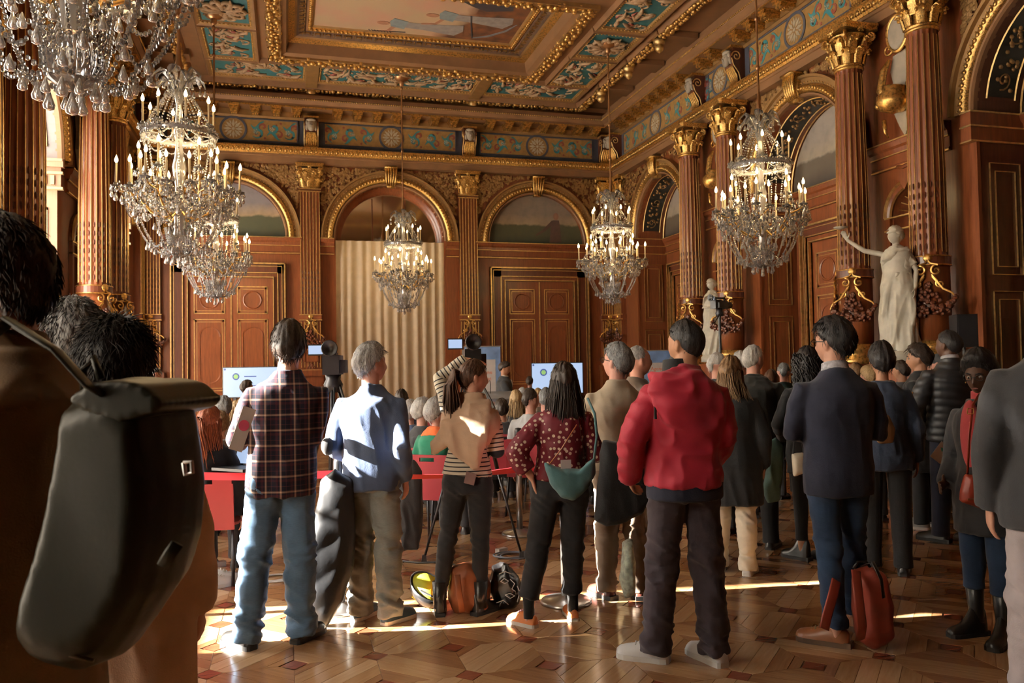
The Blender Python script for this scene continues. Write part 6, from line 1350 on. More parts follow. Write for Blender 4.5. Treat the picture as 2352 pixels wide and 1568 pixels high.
# ================================================================== SEATED AUDIENCE, CHAIRS
REDP = plain('red_plastic', (.30, .028, .040, 1), .38, 0, .05, 3); STEEL = plain('steel', (.55, .55, .56, 1), .28, .95, .03); DARKM = plain('dark_metal', (.035, .035, .04, 1), .4, .6, .05); BLKP = plain('black_plastic', (.012, .012, .013, 1), .35)
def chair_proto():
    mb = MB(); n = 10; vs = []
    prof = [(-.02+.03*0, .455), (.10, .44), (.25, .445), (.40, .46), (.43, .455)]
    s = MB(); 
    for (y0, z0), (y1, z1) in zip(prof, prof[1:]): s.add([(-.22, y0, z0), (.22, y0, z0), (.22, y1, z1), (-.22, y1, z1), (-.22, y0, z0-.02), (.22, y0, z0-.02), (.22, y1, z1-.02), (-.22, y1, z1-.02)], [(0, 1, 2, 3), (7, 6, 5, 4), (0, 4, 5, 1), (1, 5, 6, 2), (2, 6, 7, 3), (3, 7, 4, 0)])
    b = MB()
    def slab(x0, x1, z0, z1):
        f = lambda z: -.02-.10*(z-.42)
        b.add([(x0, f(z0), z0), (x1, f(z0), z0), (x1, f(z1), z1), (x0, f(z1), z1), (x0, f(z0)+.022, z0), (x1, f(z0)+.022, z0), (x1, f(z1)+.022, z1), (x0, f(z1)+.022, z1)], [(0, 1, 2, 3), (7, 6, 5, 4), (0, 4, 5, 1), (1, 5, 6, 2), (2, 6, 7, 3), (3, 7, 4, 0)])
    slab(-.215, .215, .40, .74); slab(-.205, -.07, .74, .775); slab(.07, .205, .74, .775); slab(-.20, .20, .775, .80)
    g = MB(); L = []
    for x in (-.2, .2):
        for y, y2 in ((.02, -.06), (.38, .42)): m = MB(); m.tube([(x, y, .44), (x*1.08, y2, 0)], .0125, 8); L.append(m)
    return s.mesh('seat'), b.mesh('backrest'), [m.mesh('leg', True) for m in L]
CHS, CHB, CHL = chair_proto(); NCH = [0]
def chair(x, y, face, label):
    t = thing('chair', (x, y, 0), -math.radians(face), label, 'chair', 'red plastic chairs')
    obj('seat', CHS, REDP, t); b = obj('backrest', CHB, REDP, t)
    for m in CHL: obj('leg', m, DARKM, t)
    return t
GS = 'seated audience'
def seated(x, ytop, d, rel, h, lab, sex, skin, hairc, style, mat, th=.02, head=(0, 3, 0), extra=None, ch=True, bulk=1., chlab=None, strands=160, slen=.04):
    P_ = at_depth(x, ytop, d); ztop = P_.z; k = h/1.75; f = az(x)+rel
    sz = max(.40, ztop-(1.75-.93+.06-.06)*k-.0)      # seat height that puts the crown at the right level
    sz = ztop-.82*k
    if sz > .56: k *= ztop/(.50+.82*k); h = 1.75*k; sz = .50
    p = Person(P_.xy, f, h, lab, sex, skin, GS, sit=True, seatz=sz-.0, head=head, res=.012, bulk=bulk)
    p.top('sweater', mat, .86, .024, .016, 1, fold_top(int(x)), voxel=.014); p.trousers(CHARC, voxel=.016); p.shoes('shoe', LEATHB, SOLEB)
    p.hair(hairc, style=style, th=th, strands=strands, slen=slen, seed=int(x), extra=extra, wild=.15)
    if ch:
        c = p.M @ Vector((0, -.17/p.k, 0)); chair(c.x, c.y, f, chlab or 'red chair under the '+lab.replace('seated ', '').replace('with short grey hair ', ''))
    return p
lh = lambda L=.14, w=.085, n=450: (lambda mb: longhair(mb, 3, n, L, w, .5))
p = seated(482, 952, 6.15, 14, 1.62, 'seated woman with long red hair tied back, dressed in black', 'f', 'light', 'red', 'tied', BLACKC, .012, (30, 6, 0), lambda mb: (pony(mb, 60, 5, .34), longhair(mb, 12, 500, .22, .075, .6)), chlab='bright red plastic chair behind the red-haired woman')
seated(514, 925, 8.9, 0, 1.74, 'seated man with short grey hair in a brown jacket, left of the plaid shirt', 'm', 'light', 'salt', 'short', BROWNT)
seated(545, 932, 10.4, 5, 1.64, 'seated woman with short blonde hair, left of the plaid shirt', 'f', 'light', 'blonde', 'long', TAUPE, extra=lh(.06))
seated(505, 962, 7.5, 8, 1.60, 'seated woman with brown hair pinned up, behind the red-haired woman', 'f', 'light', 'lbrown', 'tied', BROWNT, extra=lambda mb: mb.ell((0, -.10, .04), (.045, .04, .05), 10, 8))
seated(922, 908, 10.5, 0, 1.75, 'seated person with dark hair in front of the beige curtain', 'm', 'light', 'dark', 'short', NAVYC)
seated(942, 936, 9.1, 10, 1.64, 'seated woman with white hair in a blue top', 'f', 'pink', 'white', 'short', BLUESW, .035)
q = seated(970, 932, 8.0, 30, 1.68, 'seated man with white hair and glasses in a black jacket', 'm', 'pink', 'white', 'short', CHARC, .028, (25, 4, 0)); q.glasses(BLACKC)
q = seated(1003, 934, 7.35, 25, 1.64, 'seated grey-haired woman in a green sweater and orange scarf', 'f', 'pink', 'grey', 'short', GREENC, .034, (30, 5, 0), bulk=1.15, chlab='dark red plastic chair behind the woman in green', strands=500, slen=.06); q.glasses(BLACKC)
mb = MB(); mb.tube([(0, -.02, 1.40+q.dz), (0, -.01, 1.45+q.dz), (0, .0, 1.49+q.dz)], [(.16, .12), (.125, .105), (.085, .08)], 18, up=(1, 0, 0)); q.part('scarf', remesh(mb, .012, 2, fold_top(9), 'scarf'), ORANGEC)
seated(1186, 908, 10.4, -5, 1.62, 'seated woman with long blonde hair beside the lectern', 'f', 'light', 'blonde', 'long', CHARC, .018, extra=lh(.26))
seated(1219, 906, 8.7, 20, 1.74, 'seated man with thinning dark hair in a pale striped sweater', 'm', 'pink', 'dark', 'bald', WHITEC, .008, (25, 6, 0))
seated(1253, 905, 9.6, 12, 1.74, 'seated man with short grey hair in a navy jacket', 'm', 'pink', 'salt', 'short', NAVYC, .014)
seated(1200, 903, 11.8, 0, 1.74, 'seated man with white hair behind the blonde woman', 'm', 'pink', 'white', 'short', CHARC)
seated(1236, 904, 12.6, 0, 1.7, 'seated woman with fair hair behind the man in a striped sweater', 'f', 'pink', 'blonde', 'short', BROWNT, .025)
seated(1152, 930, 9.4, 0, 1.66, 'seated person in a dark jacket in front of the lectern', 'm', 'light', 'dark', 'short', CHARC)
seated(1380, 925, 9.0, 0, 1.7, 'seated person with brown hair behind the polka-dot blouse', 'm', 'light', 'brown', 'short', CHARC)
for i, (x, y, d) in enumerate(((972, 930, 12.4), (1046, 928, 12.0))):
    w = at_depth(x, y, d); chair(w.x, w.y, az(x), ['empty red chair in front of the beige curtain', 'empty red chair right of the beige curtain'][i])
# people standing at the front of the room and in the distance
def far_person(x, ytop, d, rel, lab, sex, skin, hairc, style, mat, head=(0, 0, 0), th=.02, leg=None, bulk=1., hem=.8, arms=None, res=.011, strands=160, extra=None, h=None):
    P_ = at_depth(x, ytop, d); h = h or P_.z
    p = Person(P_.xy, az(x)+rel, h, lab, sex, skin, 'people farther back', head=head, res=res, bulk=bulk, arms=arms)
    p.top('jacket', mat, hem, .034, .022, 1, fold_top(int(x)), collar=.02, voxel=.014); p.trousers(leg or CHARC, voxel=.015); p.shoes('dress', LEATHB, SOLEB)
    if style: p.hair(hairc, style=style, th=th, strands=strands, slen=.035, seed=int(x), extra=extra)
    return p
sp = far_person(1158, 832, 14.2, 95, 'man in a dark suit and white shirt reading at the lectern', 'm', 'tan', 'dark', 'short', CHARC, (5, -14, 0), arms={'L': ((-.22, .1, 1.12), (-.12, .34, 1.05), (.3, .9, 0)), 'R': ((.22, .1, 1.12), (.12, .36, 1.05), (-.2, .9, 0))})
mb = MB(); mb.tube([(0, .0, 1.44), (0, .012, 1.51)], [(.078, .08), (.064, .066)], 16, up=(1, 0, 0)); mb.ell((0, .125, 1.33), (.035, .03, .11), 10, 8); sp.part('shirt', remesh(mb, .01, 2, None, 'shirt'), plain('white_shirt2', (.7, .7, .68, 1), .7))
far_person(1216, 866, 15.2, 10, 'person in black standing in the dark left of the right screen', 'f', 'light', 'dark', 'short', BLACKC, h=1.36)
far_person(360, 848, 14.5, 160, 'man with glasses facing the room at the front left', 'm', 'pink', 'salt', 'short', CHARC, (20, -6, 0)).glasses(BLACKC)
far_person(566, 868, 11.5, 70, 'dark-haired person standing in front of the left screen', 'm', 'light', 'dark', 'short', CHARC, h=1.42)
far_person(1800, 834, 9.6, 5, 'balding man in a dark green shirt standing far right of centre', 'm', 'pink', 'salt', 'bald', cloth('dark_green_cotton', (.012, .028, .026, 1)), (0, 4, 0), .008)
far_person(1648, 812, 7.6, 40, 'balding white-haired man behind the red hood', 'm', 'pink', 'white', 'bald', CHARC, (20, 2, 0), .012)
far_person(1700, 808, 8.3, -10, 'bald man with a white fringe behind the light brown hair', 'm', 'pink', 'white', 'bald', CHARC, (0, 0, 0), .012)
far_person(1724, 822, 10.2, 30, 'grey-haired man far behind the black coat', 'm', 'pink', 'grey', 'receding', CHARC)
far_person(1770, 845, 9.4, 20, 'woman with dark hair between the black coat and the curly hair', 'f', 'tan', 'brown', 'long', CHARC, h=1.46)
far_person(1995, 835, 8.0, -40, 'fair-haired woman behind the navy blazer, resting her chin', 'f', 'pink', 'blonde', 'short', CHARC, h=1.5)
far_person(2070, 832, 9.3, -60, 'dark-haired man between the navy jersey and the black coat', 'm', 'tan', 'dark', 'short', CHARC, (0, 0, 0), h=1.54)
far_person(1965, 832, 8.9, 0, 'woman with light hair behind the navy blazer collar', 'f', 'pink', 'lbrown', 'long', BROWNT, h=1.52, extra=lh(.1))
# ================================================================== SCREENS, BANNERS, LECTERN
def emis(name, c, s):
    t = NT(name); t.base(tuple(x*.2 for x in c[:3])+(1,)); t.p.inputs['Emission Color'].default_value = c; t.p.inputs['Emission Strength'].default_value = s; t.set(.3); return t.m
SCR = emis('slide_white', (.50, .66, .95, 1), .75); SCRB = emis('slide_navy', (.08, .14, .42, 1), .6); SCRG = emis('slide_green', (.35, .62, .20, 1), .7); SCRP = emis('slide_magenta', (.65, .15, .42, 1), .6)
def text_mesh(s, size, name='lettering', ext=.002):
    c = bpy.data.curves.new(name, 'FONT'); c.body = s; c.size = size; c.extrude = ext; c.resolution_u = 2; c.align_x = 'LEFT'
    o = bpy.data.objects.new(name, c); COL.objects.link(o); dg = bpy.context.evaluated_depsgraph_get(); me = bpy.data.meshes.new_from_object(o.evaluated_get(dg)); bpy.data.objects.remove(o); bpy.data.curves.remove(c); return me
def screen(px0, px1, py0, py1, d, label):
    a, b = at_depth(px0, py1, d), at_depth(px1, py0, d); c = (a+b)/2; w, h = (b-a).dot(rr), (b.z-a.z)
    t = thing('screen', (c.x, c.y, 0), -YAW, label, 'screen', 'presentation screens'); z = c.z
    MB().box(-w/2-.02, w/2+.02, 0, .06, z-h/2-.02, z+h/2+.02).build('bezel', BLKP, t); MB().box(-w/2, w/2, -.006, .0, z-h/2, z+h/2).build('display', SCR, t)
    disc = lambda r, n=24: [(r*math.cos(k*2*PI/n), r*math.sin(k*2*PI/n)) for k in range(n)]
    MB().prism(disc(h*.12), -.010, -.005, T(-w*.27, 0, z+h*.20)).build('slide_ring', SCRB, t); MB().prism(disc(h*.085, 6), -.013, -.009, T(-w*.27, 0, z+h*.20)).build('slide_badge', SCRG, t)
    MB().prism(disc(h*.07), -.010, -.005, T(-w*.10, 0, z-h*.12)).build('slide_dot', SCRP, t); MB().prism(disc(h*.035), -.010, -.005, T(-w*.47, 0, z+h*.45)).build('slide_corner', SCRB, t)
    for k, (x0, ln, zz) in enumerate(((-.12, .22, .2), (-.2, .3, .06), (.0, .22, -.12), (-.16, .12, -.32))): MB().box(w*x0, w*(x0+ln), -.009, -.005, z+h*zz-.012, z+h*zz+.012).build('slide_line', SCRB if k % 2 == 0 else SCR, t)
    for x in (-.3, .3): MB().box(x*w-.03, x*w+.03, .02, .08, 0, z-h/2).build('stand_leg', DARKM, t)
    MB().box(-.4*w, .4*w, -.2, .25, 0, .02).build('stand_base', DARKM, t)
screen(513, 640, 843, 912, 17.6, 'left presentation screen with a blue and green logo slide, behind the plaid shirt'); screen(1222, 1338, 833, 903, 17.4, 'right presentation screen with a blue and green logo slide, above the long dark hair')
BANB = plain('banner_blue', (.16, .27, .52, 1), .5, 0, .35, 2.5); BANW = plain('banner_white', (.72, .72, .74, 1), .5, 0, .03); BANO = plain('banner_orange', (.75, .20, .09, 1), .5, 0, .02)
def banner(px0, px1, py0, d, label):
    a, b = at_depth(px0, py0, d), at_depth(px1, py0, d); w = (b-a).length; h = a.z; c = (a+b)/2; t = thing('roll_up_banner', (c.x, c.y, 0), -YAW, label, 'banner', 'roll-up banners')
    MB().box(-w/2, w/2, 0, .008, .08, h).build('print', BANB, t); MB().box(-w*.36, w*.36, -.003, 0, h*.42, h*.86).build('print_panel', BANW, t); MB().box(-w*.45, w*.45, -.003, 0, .2, h*.34).build('print_panel', BANW, t); MB().box(-w*.42, w*.42, -.004, 0, h*.35, h*.40).build('print_stripe', BANO, t)
    MB().box(-w/2-.01, w/2+.01, -.02, .02, h, h+.02).build('top_rail', STEEL, t); MB().box(-w/2, w/2, -.1, .1, 0, .08).build('base_cassette', STEEL, t)
    for i, s in enumerate(('Agence', 'Parisienne', 'du Climat')): obj('lettering', text_mesh(s, w*.14), BANO, t, loc=(-w*.31, -.005, h*.77-i*w*.17), rot=(HALFP, 0, 0))
banner(1066, 1149, 797, 17.9, 'blue and white roll-up banner with orange lettering, behind the lectern'); banner(1478, 1560, 806, 17.9, 'blue and white roll-up banner with orange lettering, left of the red jacket')
L0 = at_depth(1150, 905, 13.6); t = thing('lectern', (L0.x, L0.y, 0), -YAW+.3, 'clear acrylic lectern with a microphone in front of the speaker', 'lectern')
ACR = NT('acrylic'); ACR.base((.55, .58, .62, 1)); ACR.set(.1, 0, .5); ACR.p.inputs['Alpha'].default_value = .55
MB().box(-.02, .02, -.02, .02, 0, 1.05).build('post', STEEL, t); MB().frustum((0, 0, 0), (.5, .4), (.45, .36), .03).build('base', STEEL, t); MB().box(-.30, .30, -.22, .22, 0, .015, T(0, 0, 1.08) @ RX(.25)).build('desk', ACR.m, t); MB().box(-.27, .27, -.01, .01, .25, 1.04).build('front_panel', ACR.m, t)
MB().tube([(-.15, .1, 1.1), (-.17, .02, 1.28), (-.2, -.05, 1.34)], .006, 6).build('microphone', BLKP, t)
o = MB().box(-.11, .11, -.15, .15, 0, .012).build('paper_folder', BANW, label='white papers held by the speaker at the lectern', cat='papers'); o.matrix_world = sp.M @ T(.0, .48, 1.06) @ RX(.35)
# ================================================================== CAMERAS ON TRIPODS
def camcorder(x, y, d, face, label, legs=True, zc=None, tall=False, big=1.):
    P_ = at_depth(x, y, d); z = P_.z; t = thing('video_camera', (P_.x, P_.y, 0), -math.radians(face), label, 'video camera', 'video cameras on tripods')
    b = MB(); b.box(-.05, .05, -.14, .14, z-.06, z+.06); b.tube([(0, .14, z), (0, .24, z)], [.045, .05], 14); b.box(-.03, .03, -.12, .02, z+.06, z+.075); b.tube([(0, -.1, z+.10), (0, .12, z+.10)], .014, 8); b.box(-.012, .012, .10, .13, z+.05, z+.1); b.box(-.012, .012, -.1, -.07, z+.05, z+.1); b.box(.05, .085, -.1, .06, z-.05, z+.03); b.build('camera_body', BLKP, t)
    MB().lathe([(.02, 0), (.045, .03), (.05, .06), (.045, .062), (.02, .03)], 16, T(0, -.14, z+.10) @ RX(HALFP)).build('viewfinder', BLKP, t, True)
    MB().box(-.15, -.055, -.03, -.015, z+.06, z+.13).build('monitor', BLKP, t); MB().box(-.145, -.06, -.034, -.03, z+.068, z+.122).build('monitor_picture', SCR, t)
    MB().lathe([(.05, z-.17), (.06, z-.12), (.045, z-.09), (.05, z-.06)], 14).build('tripod_head', DARKM, t, True)
    MB().tube([(.04, -.02, z-.12), (.10, -.22, z-.26), (.11, -.30, z-.30)], .009, 7).build('pan_handle', BLKP, t)
    if legs:
        for k in range(3):
            a = k*2*PI/3+.5; m = MB(); c, s_ = math.cos(a), math.sin(a); R_ = .42*z/1.5; m.tube([(.04*c, .04*s_, z-.16), (R_*.5*c, R_*.5*s_, z*.46)], .016, 8); m.tube([(.07*c-.02*s_, .07*s_+.02*c, z-.18), (R_*.5*c, R_*.5*s_, z*.44)], .008, 6); m.tube([(R_*.48*c, R_*.48*s_, z*.47), (R_*c, R_*s_, .03)], .010, 8); L_ = m.build('tripod_leg', DARKM, t, True)
            MB().frustum((R_*c, R_*s_, 0), (.05, .05), (.03, .03), .06).build('foot', BLKP, L_)
        MB().tube([(0, 0, .32), (0, 0, z-.17)], .014, 8).build('centre_column', STEEL, t)
    else: MB().tube([(0, 0, 0), (0, 0, z-.1)], .02, 10).build('pole', BLKP, t); MB().lathe([(.28, 0), (.28, .02), (.03, .05), (.02, .2)], 18).build('pole_base', BLKP, t)
    for o_ in t.children:
        if o_.name.split('.')[0] in ('camera_body', 'viewfinder', 'monitor', 'monitor_picture', 'tripod_head', 'pan_handle'): o_.scale = (big, big, big); o_.location = (0, 0, z*(1-big))
    return t
camcorder(765, 838, 6.6, az(765)+6, 'video camera with a lit side monitor on a tripod, right of the plaid shirt', big=1.3)
camcorder(1083, 824, 6.4, az(1083)-4, 'video camera on a tripod with tall legs, behind the woman in stripes', big=1.25)
camcorder(1652, 700, 12.0, az(1652)+40, 'black camera on a tall pole in front of the smaller statue', False)
# ================================================================== STANCHIONS AND BELT
BELT = plain('red_belt', (.62, .02, .03, 1), .6, 0, .03)
def stanchion(x, y, label):
    t = thing('stanchion', (x, y, 0), 0, label, 'barrier post', 'belt barrier posts')
    MB().lathe([(.17, 0), (.17, .012), (.16, .022), (.06, .035), (.032, .05)], 28).build('base', STEEL, t, True); MB().lathe([(.030, .04), (.030, .90)], 20).build('post', STEEL, t, True); MB().lathe([(.034, .86), (.036, .87), (.036, .96), (.028, .985), (.0, .99)], 20).build('belt_head', BLKP, t, True); return t
PA, PB_, PC = on_z(1300, 1383), on_z(1194, 1226), on_z(782, 1400)
stanchion(PA.x, PA.y, 'steel barrier post behind the polka-dot woman'); stanchion(PB_.x, PB_.y, 'steel barrier post standing alone farther back, right of the striped top'); stanchion(PC.x, PC.y, 'steel barrier post hidden by the quilted coat')
def belt(p0, p1, sag, label, tw=0.):
    n = 16; vs = []
    for i in range(n+1):
        t = i/n; p = Vector(p0).lerp(Vector(p1), t); p.z -= sag*4*t*(1-t); a = tw*math.sin(PI*t); dx = Vector((p1[1]-p0[1], p0[0]-p1[0], 0)).normalized()
        up = Vector((0, 0, 1))*math.cos(a)+dx*math.sin(a)
        for s in (-.024, .024): vs.append(p+up*s)
    me = bpy.data.meshes.new('barrier_belt'); me.from_pydata([tuple(v) for v in vs], [], [(2*i, 2*i+1, 2*i+3, 2*i+2) for i in range(n)]); o = obj('barrier_belt', me, BELT, label=label, cat='barrier belt', group='red barrier belts'); m = o.modifiers.new('s', 'SOLIDIFY'); m.thickness = .002
belt((PC.x+.03, PC.y, .88), (PA.x-.03, PA.y, .92), .05, 'red barrier belt between the quilted coat and the polka-dot woman', .9)
PD = on_z(300, 1420); stanchion(PD.x, PD.y, 'steel barrier post hidden behind the backpack'); belt((PC.x-.03, PC.y, .88), (PD.x+.03, PD.y, .92), .02, 'red barrier belt left of the plaid shirt')
# ================================================================== BAGS, COATS AND SMALL THINGS
def soft(pts, d, th, name, mat, label, cat, group=None, fold=None, voxel=.012, it=6, off=0., rnd_=.55, parent=None):
    """rounded soft body: outline given as photo pixels, real thickness th centred at depth d"""
    P = [at_depth(x, y, d) for x, y in pts]; c = sum(P, Vector())/len(P); base = Vector((c.x, c.y, min(p.z for p in P)))
    n = len(P); mb = MB(); V = []; f3 = Vector((fw.x, fw.y, 0)).normalized(); ls = (-1, -.8, -.4, 0, .4, .8, 1)
    for l in ls:
        k = 1-rnd_*(1-math.sqrt(max(0, 1-l*l*.98)))
        V += [c+(p-c)*k+f3*(l*th/2)-base for p in P]
    F = [tuple(range(n)), tuple((len(ls)-1)*n+i for i in range(n-1, -1, -1))]+[(j*n+(i+1) % n, j*n+i, (j+1)*n+i, (j+1)*n+(i+1) % n) for j in range(len(ls)-1) for i in range(n)]
    mb.add(V, F); me = remesh(mb, voxel, it, fold, name)
    return obj(name, me, mat, parent, loc=base, label=label, cat=cat, group=group), base
def world_tube(name, mat, pts, r, base=None, parent=None, n=8, **k):
    b = base or Vector((0, 0, 0)); m = MB(); m.tube([Vector(p)-b for p in pts], r, n); o = m.build(name, mat, parent, True, **k)
    if base is not None and parent is None: o.location = base
    return o
# ---- the dark leather backpack of the nearest man
BAGL = plain('dark_olive_leather', (.013, .013, .008, 1), .40, 0, .12, 4, .08, 110, .22)
A_ = math.radians(az(0)-52); bdir = Vector((-math.sin(A_), -math.cos(A_), 0)); rdir = Vector((math.cos(A_), -math.sin(A_), 0))
O0 = at_depth(215, 1100, 1.62); nrm = rdir
def on_bag(x, y, k=0.):
    r = ray(x, y); o = Vector((0, 0, CAM_H)); q = O0+rdir*k; t = (q-o).dot(nrm)/r.dot(nrm); return o+r*t
out = [(205, 900), (285, 868), (350, 866), (405, 905), (418, 1000), (428, 1110), (418, 1230), (392, 1350), (340, 1440), (290, 1500), (215, 1520), (140, 1500), (105, 1455), (120, 1370), (150, 1270), (172, 1160), (190, 1040), (202, 960)]
P = [on_bag(x, y) for x, y in out]; c = sum(P, Vector())/len(P); bb = Vector((c.x, c.y, min(p.z for p in P))); V = []; n = len(P); mb = MB(); ls = (-1, -.85, -.4, 0, .4, .85, 1)
for l in ls: V += [c+(p-c)*(1-.30*(1-math.sqrt(max(0, 1-l*l*.98))))+rdir*(l*.13)-bb for p in P]
mb.add(V, [tuple(range(n)), tuple((len(ls)-1)*n+i for i in range(n-1, -1, -1))]+[(j*n+(i+1) % n, j*n+i, (j+1)*n+i, (j+1)*n+(i+1) % n) for j in range(len(ls)-1) for i in range(n)])
me = remesh(mb, .009, 5, lambda P: .010*(ridged(P*np.array([5, 5, 2.2])+P[:, 2:3]*np.array([2.5, 0, 0]), 3)-.3), 'bag_body')
BP = thing('backpack', bb, 0, 'big dark leather roll-top backpack on the back of the man in brown', 'backpack'); obj('bag_body', me, BAGL, BP)
fl = [(240, 912), (290, 876), (350, 868), (405, 880), (448, 918), (436, 938), (392, 952), (350, 962), (300, 945), (265, 930)]
P = [on_bag(x, y, 0) for x, y in fl]; mb = MB(); V = []
for l in (-.125, -.06, 0, .06, .125): V += [p+rdir*l-bb for p in P]
n = len(P); mb.add(V, [tuple(range(n)), tuple(4*n+i for i in range(n-1, -1, -1))]+[(j*n+(i+1) % n, j*n+i, (j+1)*n+i, (j+1)*n+(i+1) % n) for j in range(4) for i in range(n)]); obj('roll_top', remesh(mb, .008, 4, None, 'roll_top'), BAGL, BP)
for k in (-.13, .13): world_tube('shoulder_strap', BAGL, [p-bb for p in (on_bag(235, 905, k), on_bag(205, 888, k), on_bag(130, 830, k+.0)+Vector((0, 0, .02)), on_bag(20, 772, k)+Vector((0, 0, .03)), on_bag(-60, 800, k))], [(.022, .006)]*5, None, BP)
world_tube('seam', plain('dark_piping', (.05, .05, .035, 1), .3), [on_bag(x, y, -.115)-bb for x, y in ((212, 905), (204, 960), (190, 1050), (172, 1165), (150, 1275), (120, 1375), (108, 1450), (140, 1498), (215, 1517))], .004, None, BP)
world_tube('haul_loop', BAGL, [p-bb for p in (on_bag(195, 905, -.02), on_bag(190, 850, -.02), on_bag(215, 822, -.02), on_bag(232, 870, -.02))], .008, None, BP)
world_tube('leather_tab', BAGL, [on_bag(x, y, -.14)-bb for x, y in ((375, 1300), (392, 1270), (408, 1248))], [(.012, .004)]*3, None, BP)
mb = MB(); mb.tube([on_bag(x, y, -.13)-bb for x, y in ((422, 1062), (440, 1060), (442, 1085), (426, 1090), (422, 1062))], .004, 6); mb.build('buckle', STEEL, BP)
# ---- things carried by the onlookers
soft([(770, 1075), (812, 1100), (818, 1210), (812, 1300), (788, 1380), (752, 1440), (715, 1430), (692, 1340), (702, 1240), (728, 1160), (738, 1100)], 4.95, .15, 'quilted_coat', PUFFM, 'black quilted down coat hanging beside the grey jeans', 'coat', None, lambda P: .004*np.abs(np.sin((P[:, 2]-.7*(P[:, 0]*.96+P[:, 1]*-.27))*PI/.17))+.010*(vnoise(P*np.array([9, 9, 6]), 4)-.5))
soft([(1385, 1010), (1440, 1015), (1475, 1060), (1492, 1150), (1478, 1180), (1440, 1205), (1390, 1212), (1365, 1195), (1372, 1100)], 4.70, .16, 'folded_coat', BLACKC, 'black coat folded over the arm of the polka-dot woman', 'coat', None, fold_top(61, .012, 2, 6))
o, b0 = soft([(1250, 1062), (1290, 1078), (1335, 1076), (1366, 1050), (1368, 1085), (1350, 1125), (1318, 1148), (1288, 1142), (1262, 1110)], 4.56, .10, 'shoulder_bag', TEALB, 'teal crescent shoulder bag on the polka-dot woman', 'bag', None, fold_top(62, .006, 5, 9), .008, 4)
world_tube('bag_strap', TEALB, [at_depth(x, y, d)-b0 for x, y, d in ((1364, 1060, 4.56), (1371, 1000, 4.50), (1366, 950, 4.52), (1350, 915, 4.62))], .008, None, o)
world_tube('thin_strap', LEATHN, [at_depth(x, y, d)-b0 for x, y, d in ((1262, 1066, 4.55), (1290, 1030, 4.50), (1325, 975, 4.50))], .004, None, o)
m = MB().box(-.03, .03, -.002, .002, -.03, .03); q = m.build('paper_slip', BANW, o); q.location = at_depth(1300, 1068, 4.56)-b0
soft([(1762, 1010), (1782, 1000), (1800, 1020), (1798, 1080), (1790, 1150), (1762, 1156), (1752, 1130), (1760, 1070)], 6.55, .12, 'sea_green_jacket', TEALJ, 'sea-green jacket held by the man in the dark coat', 'jacket', None, fold_top(63, .012, 2, 8))
o, b0 = soft([(1818, 1040), (1846, 1038), (1852, 1085), (1822, 1096)], 5.9, .08, 'tote_bag', plain('cream_canvas', (.52, .46, .36, 1), .8), 'cream and black bag carried by the curly-haired woman', 'bag', None, None, .012, 3); world_tube('handle', BLACKC, [at_depth(x, y, 5.9)-b0 for x, y in ((1822, 1042), (1828, 985), (1840, 985), (1846, 1040))], .008, None, o)
TANB = plain('tan_bag_leather', (.20, .105, .042, 1), .5)
o, b0 = soft([(2018, 955), (2040, 950), (2056, 985), (2050, 1018), (2018, 1020), (2008, 1000)], 5.7, .09, 'shoulder_bag', TANB, 'tan shoulder bag on the person in the navy jersey', 'bag', None, None, .012, 4); world_tube('bag_strap', TANB, [at_depth(x, y, 5.72)-b0 for x, y in ((2022, 955), (2010, 900), (2005, 880))], .007, None, o)
o, b0 = soft([(2080, 1000), (2104, 1000), (2106, 1066), (2078, 1062)], 6.2, .09, 'shoulder_bag', TANB, 'tan box bag left of the puffer jacket', 'bag', None, None, .012, 3); world_tube('bag_strap', TANB, [at_depth(x, y, 6.2)-b0 for x, y in ((2090, 1000), (2088, 930), (2096, 900))], .007, None, o)
HB = plain('russet_leather', (.24, .030, .014, 1), .42, 0, .1, 8)
o, b0 = soft([(2216, 1088), (2290, 1092), (2300, 1160), (2250, 1168), (2205, 1152), (2206, 1130)], 4.22, .09, 'handbag', HB, 'russet leather handbag of the woman in coral', 'handbag', None, None, .009, 3)
world_tube('bag_strap', HB, [at_depth(x, y, d)-b0 for x, y, d in ((2222, 1095, 4.22), (2226, 1010, 4.24), (2234, 930, 4.28), (2250, 905, 4.36))], [(.008, .003)]*4, None, o); world_tube('buckle', GOLD, [at_depth(x, y, 4.23)-b0 for x, y in ((2222, 950), (2236, 950), (2236, 938), (2222, 938), (2222, 950))], .003, None, o)
mb = MB(); mb.box(-.12, .12, -.052, -.048, -.004, .004); q = mb.build('flap_edge', LEATHN, o); q.location = at_depth(2248, 1140, 4.22)-b0
def leaflet(x, y, d, w, h, tilt, label, marks=True, rz=0):
    t = thing('leaflet', at_depth(x, y, d), -YAW+rz, label, 'leaflet'); M = RY(tilt); m = MB(); m.box(-w/2, w/2, -.002, .002, -h/2, h/2, M); m.build('sheet', BANW, t)
    if marks:
        for z, a, b in ((-.28, -.35, .15), (-.40, -.35, .30)): m = MB(); m.box(a*w, b*w, -.004, -.002, z*h-.006, z*h+.006, M); m.build('printed_line', BELT, t)
        m = MB(); m.prism([(.05*w, .25*h), (.2*w, .38*h), (.25*w, .3*h), (.15*w, .18*h)], -.004, -.002, M); m.build('printed_mark', plain('print_teal', (.05, .35, .33, 1), .5), t)
    return t
leaflet(2172, 1047, 6.35, .15, .19, -.9, 'white leaflet with red lines in the hand of the man in the puffer jacket')
t = leaflet(557, 985, 4.40, .075, .24, .35, 'folded white leaflet with a pink stamp held by the man in plaid', False, .7); m = MB(); m.prism([(.03*math.cos(k*PI/8), .02+.03*math.sin(k*PI/8)) for k in range(16)], -.004, -.002, RY(.35)); m.build('printed_stamp', plain('print_pink', (.75, .12, .25, 1), .5), t)
